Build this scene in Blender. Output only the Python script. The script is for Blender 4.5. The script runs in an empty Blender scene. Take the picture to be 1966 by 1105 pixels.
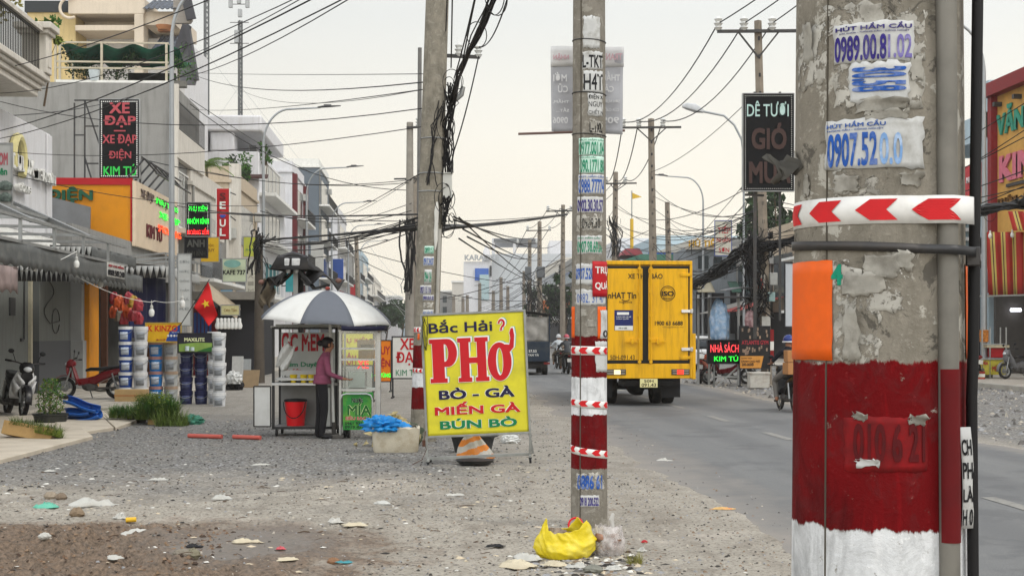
import bpy, bmesh, math, random
import numpy as np
from mathutils import Vector, Matrix
random.seed(7); rng = np.random.default_rng(7)
R = math.radians
SC = bpy.context.scene
COL = SC.collection
# ---------------------------------------------------------------- camera
F = 2700.0; CX = 983.0; HY = 640.0; HC = 1.65          # focal length in photo pixels, principal column, horizon row, eye height
YAW = math.atan((983-820)/F)                            # the street runs along +Y; the camera looks a little to the right of it
cam = bpy.data.cameras.new('camera'); camo = bpy.data.objects.new('camera', cam); COL.objects.link(camo)
camo.location = (0, 0, HC); camo.rotation_euler = (R(90), 0, -YAW)
cam.sensor_fit = 'HORIZONTAL'; cam.sensor_width = 36; cam.lens = F/1966*36
cam.shift_y = (HY-552.5)/1966; cam.clip_start = .05; cam.clip_end = 6000
SC.camera = camo
# ---------------------------------------------------------------- light
SUN_EL, SUN_AZ = R(48), R(118)                           # azimuth clockwise from +Y
w = bpy.data.worlds.new('World'); SC.world = w; w.use_nodes = True
nt = w.node_tree; nt.nodes.clear(); N = nt.nodes.new; L = nt.links.new
sky = N('ShaderNodeTexSky'); sky.sky_type = 'NISHITA'; sky.sun_disc = False
sky.sun_elevation = SUN_EL; sky.sun_rotation = SUN_AZ; sky.dust_density = 6; sky.air_density = 1.0
tc = N('ShaderNodeTexCoord'); sep = N('ShaderNodeSeparateXYZ'); L(tc.outputs['Generated'], sep.inputs[0])
# overcast cloud deck: brighter towards the zenith, creamy near the horizon, soft billows
ramp = N('ShaderNodeValToRGB'); L(sep.outputs['Z'], ramp.inputs[0])
e = ramp.color_ramp.elements
e[0].position = 0.0; e[0].color = (.97, .88, .70, 1)
e[1].position = 1.0; e[1].color = (1.15, 1.2, 1.26, 1)
for p, c in ((.05, (.97, .89, .735, 1)), (.12, (.93, .885, .775, 1)), (.22, (.80, .815, .79, 1)), (.45, (1.08, 1.10, 1.12, 1))):
    x = e.new(p); x.color = c
nz = N('ShaderNodeTexNoise'); nz.inputs['Scale'].default_value = 3.2; nz.inputs['Detail'].default_value = 5
mpn = N('ShaderNodeMapping'); mpn.inputs['Scale'].default_value = (1, 1, 3); L(tc.outputs['Generated'], mpn.inputs[0]); L(mpn.outputs[0], nz.inputs['Vector'])
mr = N('ShaderNodeMapRange'); L(nz.outputs['Fac'], mr.inputs[0]); mr.inputs[3].default_value = .94; mr.inputs[4].default_value = 1.06
# the side of the sky where the sun stands is lighter
dot = N('ShaderNodeVectorMath'); dot.operation = 'DOT_PRODUCT'; L(tc.outputs['Generated'], dot.inputs[0])
dot.inputs[1].default_value = (math.sin(R(25)), math.cos(R(25)), 0)
mg = N('ShaderNodeMapRange'); L(dot.outputs['Value'], mg.inputs[0]); mg.inputs[1].default_value = .62; mg.inputs[2].default_value = 1; mg.inputs[3].default_value = .80; mg.inputs[4].default_value = 1.06
# and so is the half behind the camera, an added fill for surfaces that face the camera
mh = N('ShaderNodeMapRange'); L(dot.outputs['Value'], mh.inputs[0]); mh.inputs[1].default_value = .2; mh.inputs[2].default_value = -.8; mh.inputs[3].default_value = 1; mh.inputs[4].default_value = 2.3
m0 = N('ShaderNodeMath'); m0.operation = 'MULTIPLY'; L(mr.outputs[0], m0.inputs[0]); L(mh.outputs[0], m0.inputs[1]); mr = m0
mm = N('ShaderNodeMath'); mm.operation = 'MULTIPLY'; L(mr.outputs[0], mm.inputs[0]); L(mg.outputs[0], mm.inputs[1])
cl = N('ShaderNodeVectorMath'); cl.operation = 'SCALE'; L(ramp.outputs[0], cl.inputs[0]); L(mm.outputs[0], cl.inputs['Scale'])
clk = N('ShaderNodeVectorMath'); clk.operation = 'SCALE'; L(cl.outputs[0], clk.inputs[0]); clk.inputs['Scale'].default_value = 10.0
mix = N('ShaderNodeMix'); mix.data_type = 'RGBA'; mix.inputs[0].default_value = .97
L(sky.outputs[0], mix.inputs[6]); L(clk.outputs[0], mix.inputs[7])
bg = N('ShaderNodeBackground'); bg.inputs['Strength'].default_value = .1; L(mix.outputs[2], bg.inputs[0])
wo = N('ShaderNodeOutputWorld'); L(bg.outputs[0], wo.inputs[0])
sl = bpy.data.lights.new('sun', 'SUN'); sl.energy = 1.3; sl.angle = R(16); sl.color = (1, .95, .86)
slo = bpy.data.objects.new('sun', sl); COL.objects.link(slo); slo.location = (30, 30, 60)
sd = Vector((math.sin(SUN_AZ)*math.cos(SUN_EL), math.cos(SUN_AZ)*math.cos(SUN_EL), math.sin(SUN_EL)))
slo.rotation_euler = (-sd).to_track_quat('-Z', 'Y').to_euler()
SC.view_settings.view_transform = 'Standard'; SC.view_settings.look = 'None'; SC.view_settings.exposure = 0.16; SC.view_settings.gamma = 1
SC.cycles.max_bounces = 6; SC.cycles.diffuse_bounces = 3; SC.cycles.glossy_bounces = 3; SC.cycles.transmission_bounces = 4; SC.cycles.transparent_max_bounces = 12
SC.cycles.volume_bounces = 1
SC.cycles.use_denoising = True
# ---------------------------------------------------------------- helpers: places
SA, CA = math.sin(YAW), math.cos(YAW)
def W(px, py, d):                    # photo pixel at camera depth d -> world point
    xc = (px-CX)/F*d
    return Vector((xc*CA+d*SA, -xc*SA+d*CA, HC+(HY-py)/F*d))
def GD(py): return F*HC/(py-HY)      # depth of a ground point seen at row py
def G(px, py):
    p = W(px, py, GD(py)); p.z = 0; return p
def YP(t, px):                       # on the vertical plane X = t (parallel to the street) the Y seen at column px
    return t/math.tan(math.atan((px-CX)/F)+YAW)
def ZP(x, y, py):
    return HC+(HY-py)/F*(x*SA+y*CA)
class Fr:                            # a camera-facing frame at depth d, origin under column pc
    def __init__(s, d, pc): s.d = d; s.pc = pc; p = W(pc, HY, d); s.loc = (p.x, p.y, 0); s.rz = -YAW
    def X(s, px): return (px-s.pc)/F*s.d
    def Z(s, py): return HC+(HY-py)/F*s.d
    def S(s, n): return n/F*s.d
# ---------------------------------------------------------------- helpers: materials
def lin(h):
    if not isinstance(h, str): return tuple(h)
    v = [int(h[i:i+2], 16)/255 for i in (1, 3, 5)]
    return tuple(x/12.92 if x < .04045 else ((x+.055)/1.055)**2.4 for x in v)
MATS = {}
def nodes(m):
    nt = m.node_tree
    def N(t, **k):
        n = nt.nodes.new(t)
        for a, b in k.items(): setattr(n, a, b)
        return n
    return nt, N, nt.links.new
def inp(L, n, i, v):
    if hasattr(v, 'links') or hasattr(v, 'is_linked'): L(v, n.inputs[i])
    else: n.inputs[i].default_value = v
def noise(N, L, co, scale, detail=5, rough=.55, dist=0):
    n = N('ShaderNodeTexNoise'); L(co, n.inputs['Vector']); n.inputs['Scale'].default_value = scale
    n.inputs['Detail'].default_value = detail; n.inputs['Roughness'].default_value = rough; n.inputs['Distortion'].default_value = dist
    return n.outputs['Fac']
def mrange(N, L, v, a, b, c=0, d=1):
    n = N('ShaderNodeMapRange'); L(v, n.inputs[0])
    for i, x in enumerate((a, b, c, d)): n.inputs[i+1].default_value = x
    return n.outputs[0]
def math_(N, L, op, a, b=0.0):
    n = N('ShaderNodeMath', operation=op); inp(L, n, 0, a); inp(L, n, 1, b); return n.outputs[0]
def mixc(N, L, f, a, b):
    n = N('ShaderNodeMix', data_type='RGBA'); inp(L, n, 0, f)
    inp(L, n, 6, (*a, 1) if isinstance(a, tuple) and len(a) == 3 else a); inp(L, n, 7, (*b, 1) if isinstance(b, tuple) and len(b) == 3 else b)
    return n.outputs[2]
def bumpn(N, L, bs, h, st, dist=.01):
    b = N('ShaderNodeBump'); L(h, b.inputs['Height']); b.inputs['Strength'].default_value = st; b.inputs['Distance'].default_value = dist
    L(b.outputs[0], bs.inputs['Normal'])
def M(name, col, rough=.75, metal=0, var=.12, sc=6, dirt=None, da=.5, dsc=2.5, bump=0, bsc=60, emit=0, trans=0, alpha=1, streak=False):
    if name in MATS: return MATS[name]
    m = bpy.data.materials.new(name); m.use_nodes = True; MATS[name] = m
    nt, N, L = nodes(m); bs = nt.nodes['Principled BSDF']
    c = lin(col); tc = N('ShaderNodeTexCoord').outputs['Object']
    n1 = noise(N, L, tc, sc)
    base = mixc(N, L, mrange(N, L, n1, .3, .7), tuple(min(1, x*(1-var)) for x in c), tuple(min(1, x*(1+var)) for x in c))
    if dirt is not None:
        co = tc
        if streak:
            mp = N('ShaderNodeMapping'); mp.inputs['Scale'].default_value = (3, 3, .35); L(tc, mp.inputs[0]); co = mp.outputs[0]
        base = mixc(N, L, mrange(N, L, noise(N, L, co, dsc, 8, .65), .47, .75, 0, da), base, lin(dirt))
    L(base, bs.inputs['Base Color'])
    L(mrange(N, L, n1, .2, .8, max(0, rough-.08), min(1, rough+.08)), bs.inputs['Roughness'])
    bs.inputs['Metallic'].default_value = metal
    if not metal: bs.inputs['Specular IOR Level'].default_value = .28
    if bump: bumpn(N, L, bs, noise(N, L, tc, bsc, 6), bump)
    if emit:
        bs.inputs['Emission Color'].default_value = (*c, 1); bs.inputs['Emission Strength'].default_value = emit
    if trans: bs.inputs['Transmission Weight'].default_value = trans
    if alpha < 1: bs.inputs['Alpha'].default_value = alpha
    return m
# ---------------------------------------------------------------- helpers: meshes
class MB:
    def __init__(s): s.v = []; s.f = []; s.m = []; s.mi = 0
    def add(s, vs, fs):
        o = len(s.v); s.v.extend(tuple(p) for p in vs); s.f.extend(tuple(i+o for i in f) for f in fs); s.m.extend([s.mi]*len(fs)); return s
    def box(s, x0, x1, y0, y1, z0, z1, rot=None, at=None):
        p = [Vector((x, y, z)) for z in (z0, z1) for y in (y0, y1) for x in (x0, x1)]
        if rot is not None:
            c = Vector(((x0+x1)/2, (y0+y1)/2, (z0+z1)/2)) if at is None else Vector(at)
            p = [c+rot @ (q-c) for q in p]
        return s.add(p, [(0, 2, 3, 1), (4, 5, 7, 6), (0, 1, 5, 4), (2, 6, 7, 3), (0, 4, 6, 2), (1, 3, 7, 5)])
    def bar(s, a, b, wx, wz=None, up=(0, 0, 1)):          # a square bar from a to b
        a, b = Vector(a), Vector(b); wz = wz or wx; d = (b-a).normalized(); u = Vector(up)
        if abs(d.dot(u)) > .98: u = Vector((0, 1, 0))
        x = d.cross(u).normalized()*wx/2; z = x.cross(d).normalized()*wz/2
        p = [q+i*x+j*z for q in (a, b) for i, j in ((-1, -1), (1, -1), (1, 1), (-1, 1))]
        return s.add(p, [(0, 1, 2, 3), (7, 6, 5, 4), (0, 4, 5, 1), (1, 5, 6, 2), (2, 6, 7, 3), (3, 7, 4, 0)])
    def tube(s, pts, r, n=6, caps=True, closed=False):
        pts = [Vector(p) for p in pts]; k = len(pts); rr = r if hasattr(r, '__len__') else [r]*k
        vs = []; px = None
        for i, p in enumerate(pts):
            t = (pts[(i+1) % k if closed else min(i+1, k-1)]-pts[i-1 if (closed or i) else 0])
            t = t.normalized() if t.length > 1e-9 else Vector((0, 0, 1))
            if px is None:
                px = t.cross(Vector((0, 0, 1)) if abs(t.z) < .9 else Vector((1, 0, 0))).normalized()
            else:
                px = (px-t*px.dot(t)); px = px.normalized() if px.length > 1e-6 else t.orthogonal().normalized()
            py = t.cross(px)
            vs += [p+(px*math.cos(2*math.pi*j/n)+py*math.sin(2*math.pi*j/n))*rr[i] for j in range(n)]
        fs = [(i*n+j, i*n+(j+1) % n, ((i+1) % k)*n+(j+1) % n, ((i+1) % k)*n+j) for i in range(k if closed else k-1) for j in range(n)]
        if caps and not closed: fs += [tuple(range(n))[::-1], tuple((k-1)*n+j for j in range(n))]
        return s.add(vs, fs)
    def cyl(s, a, b, r0, r1=None, n=16): return s.tube([a, b], [r0, r0 if r1 is None else r1], n)
    def lathe(s, prof, n=24, c=(0, 0, 0), cap=True):      # prof: (radius, z)
        c = Vector(c); vs = [c+Vector((r*math.cos(2*math.pi*j/n), r*math.sin(2*math.pi*j/n), z)) for r, z in prof for j in range(n)]
        k = len(prof); fs = [(i*n+j, i*n+(j+1) % n, (i+1)*n+(j+1) % n, (i+1)*n+j) for i in range(k-1) for j in range(n)]
        if cap: fs += [tuple(range(n))[::-1], tuple((k-1)*n+j for j in range(n))]
        return s.add(vs, fs)
    def ell(s, c, r, n=14, m=9, wob=0):
        c = Vector(c); vs = []
        for i in range(m+1):
            a = math.pi*i/m
            for j in range(n):
                b = 2*math.pi*j/n; k = 1+(random.uniform(-wob, wob) if wob and 0 < i < m else 0)
                vs.append(c+Vector((r[0]*math.sin(a)*math.cos(b)*k, r[1]*math.sin(a)*math.sin(b)*k, r[2]*math.cos(a)*k)))
        return s.add(vs, [(i*n+j, (i+1)*n+j, (i+1)*n+(j+1) % n, i*n+(j+1) % n) for i in range(m) for j in range(n)])
    def prism(s, poly, y0, y1):                            # polygon in (x,z), extruded along y
        n = len(poly); vs = [(x, y0, z) for x, z in poly]+[(x, y1, z) for x, z in poly]
        return s.add(vs, [tuple(range(n)), tuple(range(2*n-1, n-1, -1))]+[(i, i+n, (i+1) % n+n, (i+1) % n) for i in range(n)])
    def ngon(s, *p): return s.add(p, [tuple(range(len(p)))])
    def quad(s, a, b, c, d): return s.add((a, b, c, d), [(0, 1, 2, 3)])
    def grid(s, fn, nu, nv):                               # fn(u,v) with u,v in 0..1
        vs = [fn(i/nu, j/nv) for j in range(nv+1) for i in range(nu+1)]
        return s.add(vs, [(j*(nu+1)+i, j*(nu+1)+i+1, (j+1)*(nu+1)+i+1, (j+1)*(nu+1)+i) for j in range(nv) for i in range(nu)])
    def xf(s, fn, start=0):
        s.v[start:] = [tuple(fn(Vector(p))) for p in s.v[start:]]; return s
    def build(s, name, mat=None, parent=None, bevel=0, smooth=38, solid=0, label=None, flip=False):
        me = bpy.data.meshes.new(name); me.from_pydata([tuple(p) for p in s.v], [], s.f); me.validate()
        for m in (mat if isinstance(mat, (list, tuple)) else [mat]):
            if m is not None: me.materials.append(m)
        if isinstance(mat, (list, tuple)) and len(me.polygons) == len(s.m): me.polygons.foreach_set('material_index', s.m)
        bm = bmesh.new(); bm.from_mesh(me); bmesh.ops.recalc_face_normals(bm, faces=bm.faces); bm.to_mesh(me); bm.free()
        if smooth:
            me.polygons.foreach_set('use_smooth', [True]*len(me.polygons)); me.set_sharp_from_angle(angle=R(smooth))
        o = bpy.data.objects.new(name, me); COL.objects.link(o)
        if parent is not None: o.parent = parent
        if bevel:
            b = o.modifiers.new('bevel', 'BEVEL'); b.width = bevel; b.segments = 2; b.limit_method = 'ANGLE'; b.angle_limit = R(40)
        if solid:
            b = o.modifiers.new('solid', 'SOLIDIFY'); b.thickness = solid; b.offset = 0
        if label: o['label'] = label
        return o
def tag(o, label, cat, group=None, kind=None):
    if label: o['label'] = label
    if cat: o['category'] = cat
    if group: o['group'] = group
    if kind: o['kind'] = kind
    return o
def thing(name, label, cat, loc=(0, 0, 0), rz=0, group=None, rx=0, ry=0):
    o = bpy.data.objects.new(name, None); COL.objects.link(o); o.empty_display_size = .1
    o.location = loc; o.rotation_euler = (rx, ry, rz); return tag(o, label, cat, group)
def dup(root, loc=None, rz=None, label=None):              # a copy of a thing with copies of its parts and sub-parts
    def cp(o, par):
        c = o.copy(); COL.objects.link(c)
        if par is not None: c.parent = par; c.matrix_parent_inverse = o.matrix_parent_inverse.copy()
        for ch in list(o.children): cp(ch, c)
        return c
    r = cp(root, None)
    if loc is not None: r.location = loc
    if rz is not None: r.rotation_euler = (root.rotation_euler[0], root.rotation_euler[1], rz)
    if label: r['label'] = label
    return r
_tc = {}
def glyphs(s, bold=0.0, ext=0.0):
    k = (s, bold, ext)
    if k not in _tc:
        c = bpy.data.curves.new('t', 'FONT'); c.body = s; c.size = 1; c.resolution_u = 3; c.offset = bold; c.extrude = ext; c.space_line = .95; c.align_x = 'CENTER'
        o = bpy.data.objects.new('t', c); COL.objects.link(o)
        dg = bpy.context.evaluated_depsgraph_get(); me = bpy.data.meshes.new_from_object(o.evaluated_get(dg))
        v = np.array([p.co[:] for p in me.vertices]); f = [tuple(p.vertices) for p in me.polygons]
        bpy.data.objects.remove(o); bpy.data.curves.remove(c); bpy.data.meshes.remove(me)
        mn, mx = v.min(0), v.max(0); sp = mx-mn; sp[sp == 0] = 1
        v = (v-(mn+mx)/2)/sp
        _tc[k] = (v, f, float(mx[0]-mn[0]), float(mx[1]-mn[1]))
    return _tc[k]
def text(mb, s, x0, x1, z0, z1, y=0.0, bold=.02, th=.003, fn=None, mirror=False):   # lettering filling the rectangle, standing th proud of y towards -y
    v, f, gw, gh = glyphs(s, 0, .5)                          # heavier strokes: shifted copies of the outline
    cx, cz = (x0+x1)/2, (z0+z1)/2; w_, h_ = abs(x1-x0), abs(z1-z0); bx_ = bold*.6*w_/(gw+1.2*bold); bz_ = bold*.6*h_/(gh+1.2*bold); w_ -= 2*bx_; h_ -= 2*bz_
    if mirror: w_ = -w_
    for k, (i, j) in enumerate(((0, 0), (1, 1), (-1, 1), (1, -1), (-1, -1)) if bold > 0 else ((0, 0),)):
        pts = [(cx+p[0]*w_+i*bx_, y-th*(p[2]+.5)-k*.0001-th*.04*k, cz+p[1]*h_+j*bz_) for p in v]
        if fn: pts = [fn(*p) for p in pts]
        mb.add(pts, f)
    return mb
def curve_fill(loops, bold=0):                              # 2D filled outline with holes -> verts, faces
    c = bpy.data.curves.new('o', 'CURVE'); c.dimensions = '2D'; c.fill_mode = 'BOTH'; c.extrude = .5; c.offset = bold
    for lp in loops:
        sp = c.splines.new('POLY'); sp.points.add(len(lp)-1); sp.use_cyclic_u = True
        for p, q in zip(sp.points, lp): p.co = (q[0], q[1], 0, 1)
    o = bpy.data.objects.new('o', c); COL.objects.link(o)
    me = bpy.data.meshes.new_from_object(o.evaluated_get(bpy.context.evaluated_depsgraph_get()))
    v = [p.co[:] for p in me.vertices]; f = [tuple(p.vertices) for p in me.polygons]
    bpy.data.objects.remove(o); bpy.data.curves.remove(c); bpy.data.meshes.remove(me)
    return v, f
def leaves(n, vol, size, flat=0.0, asp=.45):                # leaf quads; vol() gives a point
    mb = MB()
    for _ in range(n):
        p = Vector(vol()); d = Vector((random.gauss(0, 1), random.gauss(0, 1), random.gauss(0, 1)*(1-flat))).normalized()
        x = d.orthogonal().normalized(); x.rotate(Matrix.Rotation(random.uniform(0, 6.28), 3, d)); s_ = size*random.uniform(.6, 1.4)
        y = d.cross(x)*asp*s_; x = x*s_
        mb.add((p-x, p-y+d*s_*.15, p+x, p+y+d*s_*.15), [(0, 1, 2, 3)])
    return mb
def sag(a, b, s, n=14):
    a, b = Vector(a), Vector(b)
    return [a.lerp(b, i/n)-Vector((0, 0, 4*s*(i/n)*(1-i/n))) for i in range(n+1)]
STEEL = M('galvanised_steel', '#9a9c9c', .45, .7, .15, 10, '#5b5650', .4)
DKSTEEL = M('dark_steel', '#3b3b3c', .5, .6, .2, 12, '#6a5a4a', .3)
RUST = M('rusty_steel', '#6a5a50', .8, .3, .25, 12, '#5a3826', .8)
BLACK = M('black_rubber', '#17171a', .6, 0, .2, 10)
CABLE = M('black_cable_sheath', '#1b1a1b', .65, 0, .2, 3)
WHITE = M('white_paint', '#dcdcd8', .6, 0, .05, 4, '#8f8a80', .35)
CREAM = M('cream_render', '#d8ccb8', .8, 0, .05, 3, '#93897a', .3, streak=True)
DARK = M('dark_interior', '#26262a', .8, 0, .2, 2)
# ================================================================ GROUND
def vnoise(x, y, seed=0):
    xi, yi = np.floor(x).astype(np.int64), np.floor(y).astype(np.int64); fx, fy = x-xi, y-yi
    fx = fx*fx*(3-2*fx); fy = fy*fy*(3-2*fy)
    def h(a, b):
        n = (a*374761393+b*668265263+seed*1442695041) & 0xFFFFFFFF; n = ((n ^ (n >> 13))*1274126177) & 0xFFFFFFFF
        return ((n ^ (n >> 16)) & 0xFFFF)/65535.0
    return (h(xi, yi)*(1-fx)+h(xi+1, yi)*fx)*(1-fy)+(h(xi, yi+1)*(1-fx)+h(xi+1, yi+1)*fx)*fy
def fbm(x, y, oct=5, seed=0, g=.5):
    s = 0; a = 1; t = 0
    for i in range(oct): s = s+a*vnoise(x*2**i, y*2**i, seed+i*17); t += a; a *= g
    return s/t
def ground_h(x, y):
    x = np.asarray(x, float); y = np.asarray(y, float)
    side = np.clip((1.9-x)/1.6, 0, 1)                      # 0 on the road side
    near = np.clip((20-y)/6, 0, 1)
    mud = np.clip(1-np.hypot((x+2.6)/2.0, (y-10.6)/1.9), 0, 1)**.6
    h = (fbm(x*1.3, y*1.3, 4, 3)-.5)*.05*side*near+(fbm(x*6, y*6, 4, 9)-.5)*.045*side*(.25+.75*near)
    rdg = 1-np.abs(2*fbm(x*3.6, y*3.0, 3, 21, .5)-1); h = h+mud*((rdg**2-.45)*.17+(fbm(x*9, y*9, 4, 23, .6)-.5)*.2+.02)+side*(fbm(x*15, y*15, 3, 51)-.5)*.028*near
    pud = np.clip(1-np.hypot((x+1.55)/.75, (y-11.3)/1.2), 0, 1)
    h = h*(1-np.clip(pud*2, 0, 1)*.85)-.012*np.clip(pud*2, 0, 1)
    rough_r = np.clip((x-9.3)/1, 0, 1)*np.clip((17-x)/1, 0, 1)
    h = h+rough_r*(fbm(x*2, y*2, 5, 33)-.4)*.14
    fade = np.clip((6.0-np.abs(x+3))/1.5, 0, 1)+rough_r
    return np.where(y > 7, h*np.clip(fade, 0, 1), 0)
def axis(parts):
    o = []
    for a, b, n in parts: o += list(np.linspace(a, b, n, endpoint=False))
    return np.array(o+[parts[-1][1]])
gx = axis([(-900, -60, 8), (-60, -12, 24), (-12, -5.4, 40), (-5.4, 2.6, 230), (2.6, 9, 22), (9, 17.5, 70), (17.5, 60, 20), (60, 900, 8)])
gy = axis([(-60, 0, 6), (0, 8.6, 20), (8.6, 16, 230), (16, 24, 110), (24, 60, 110), (60, 200, 40), (200, 3000, 16)])
X, Y = np.meshgrid(gx, gy); Z = ground_h(X, Y)
gm = MB(); gm.v = list(zip(X.ravel().tolist(), Y.ravel().tolist(), Z.ravel().tolist()))
nx, ny = len(gx), len(gy); idx = np.arange(nx*ny).reshape(ny, nx)
gm.f = np.stack([idx[:-1, :-1], idx[:-1, 1:], idx[1:, 1:], idx[1:, :-1]], -1).reshape(-1, 4).tolist(); gm.m = [0]*len(gm.f)
def mat_ground():
    m = bpy.data.materials.new('dirt_and_gravel'); m.use_nodes = True; nt, N, L = nodes(m); bs = nt.nodes['Principled BSDF']
    co = N('ShaderNodeTexCoord').outputs['Object']; sp = N('ShaderNodeSeparateXYZ'); L(co, sp.inputs[0]); x, y, z = sp.outputs
    big = noise(N, L, co, .55, 5); mid = noise(N, L, co, 3.0, 8, .62); fine = noise(N, L, co, 28, 6, .7); vf = noise(N, L, co, 90, 4, .7)
    sand = mixc(N, L, mrange(N, L, mid, .3, .7), lin('#b0a99d'), lin('#968f83'))
    sand = mixc(N, L, mrange(N, L, fine, .5, .66, 0, .85), sand, lin('#4f473e'))
    sand = mixc(N, L, mrange(N, L, vf, .6, .7, 0, .6), sand, lin('#cfc6b8'))
    mt = N('ShaderNodeMapping'); mt.inputs['Scale'].default_value = (2.6, .16, 1); L(co, mt.inputs[0]); trk = noise(N, L, mt.outputs[0], 1.3, 6, .6)
    sand = mixc(N, L, mrange(N, L, trk, .5, .68, 0, .4), sand, lin('#7a7166'))
    patch = noise(N, L, co, 1.15, 7, .66)
    sand = mixc(N, L, mrange(N, L, patch, .54, .66, 0, .5), sand, lin('#6d6357'))
    sand = mixc(N, L, mrange(N, L, patch, .34, .44, .55, 0), sand, lin('#b9b0a4'))
    vk = N('ShaderNodeTexVoronoi'); L(co, vk.inputs['Vector']); vk.inputs['Scale'].default_value = 17; vk.inputs['Randomness'].default_value = 1
    vkc = N('ShaderNodeSeparateColor'); L(vk.outputs['Color'], vkc.inputs[0]); chip = math_(N, L, 'MULTIPLY', mrange(N, L, vk.outputs['Distance'], .16, .24, 1, 0), mrange(N, L, vkc.outputs[0], .60, .64))
    sand = mixc(N, L, math_(N, L, 'MULTIPLY', chip, .7), sand, mixc(N, L, vkc.outputs[1], lin('#3a342d'), lin('#6f675c')))
    # grey gravel: small crushed stones
    vo = N('ShaderNodeTexVoronoi'); L(co, vo.inputs['Vector']); vo.inputs['Scale'].default_value = 24
    vs = N('ShaderNodeSeparateColor'); L(vo.outputs['Color'], vs.inputs[0])
    grav = mixc(N, L, vs.outputs[0], lin('#777673'), lin('#a5a39f'))
    grav = mixc(N, L, mrange(N, L, vo.outputs['Distance'], .25, .6, 0, .75), grav, lin('#4c4a48'))
    grav = mixc(N, L, mrange(N, L, mid, .5, .75, 0, .45), grav, lin('#8f8473'))
    # where: gravel from about 15 m on and on the right verge, sand in front, both with ragged borders
    yb = math_(N, L, 'ADD', y, math_(N, L, 'MULTIPLY', math_(N, L, 'SUBTRACT', big, .5), 9.0))
    yb = math_(N, L, 'ADD', yb, math_(N, L, 'MULTIPLY', math_(N, L, 'SUBTRACT', mid, .5), 3.0))
    g1 = mrange(N, L, yb, 13.6, 17.6); gfar = mrange(N, L, yb, 26.0, 29.0)
    g1 = math_(N, L, 'MULTIPLY', g1, math_(N, L, 'SUBTRACT', 1.0, math_(N, L, 'MULTIPLY', gfar, .55)))
    xl = math_(N, L, 'ADD', x, math_(N, L, 'MULTIPLY', math_(N, L, 'SUBTRACT', mid, .5), 2.5))
    g1 = math_(N, L, 'MULTIPLY', g1, mrange(N, L, xl, .2, 1.1, 1, .25))
    gr = mrange(N, L, x, 8.2, 9.2); g1 = math_(N, L, 'MAXIMUM', g1, gr)
    col = mixc(N, L, g1, sand, grav)
    # wet brown mud at lower left
    def ellip(cx, cy, rx, ry):
        a = math_(N, L, 'POWER', math_(N, L, 'DIVIDE', math_(N, L, 'SUBTRACT', x, cx), rx), 2.0)
        b = math_(N, L, 'POWER', math_(N, L, 'DIVIDE', math_(N, L, 'SUBTRACT', y, cy), ry), 2.0)
        return math_(N, L, 'ADD', math_(N, L, 'SQRT', math_(N, L, 'ADD', a, b)), math_(N, L, 'MULTIPLY', math_(N, L, 'SUBTRACT', mid, .5), 1.1))
    mud = mrange(N, L, ellip(-2.6, 10.6, 2.7, 2.3), .72, 1.0, 1, 0)
    mudc = mixc(N, L, mrange(N, L, fine, .35, .65), lin('#86705c'), lin('#463a2f'))
    col = mixc(N, L, math_(N, L, 'MULTIPLY', mud, .92), col, mudc)
    pud = mrange(N, L, ellip(-1.45, 11.1, 1.05, 1.5), .45, .95, 1, 0)
    col = mixc(N, L, math_(N, L, 'MULTIPLY', pud, .72), col, lin('#57514a'))
    L(col, bs.inputs['Base Color'])
    L(math_(N, L, 'SUBTRACT', .92, math_(N, L, 'MULTIPLY', pud, .5)), bs.inputs['Roughness'])
    hh = math_(N, L, 'ADD', math_(N, L, 'MULTIPLY', fine, 1.0), math_(N, L, 'MULTIPLY', vo.outputs['Distance'], -.6))
    bumpn(N, L, bs, math_(N, L, 'MULTIPLY', hh, math_(N, L, 'SUBTRACT', 1.0, math_(N, L, 'MULTIPLY', pud, .9))), .9, .035)
    return m
tag(gm.build('ground', mat_ground(), smooth=60), 'bare dirt and gravel verge strewn with rubbish beside the road', None, None, 'structure')
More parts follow.
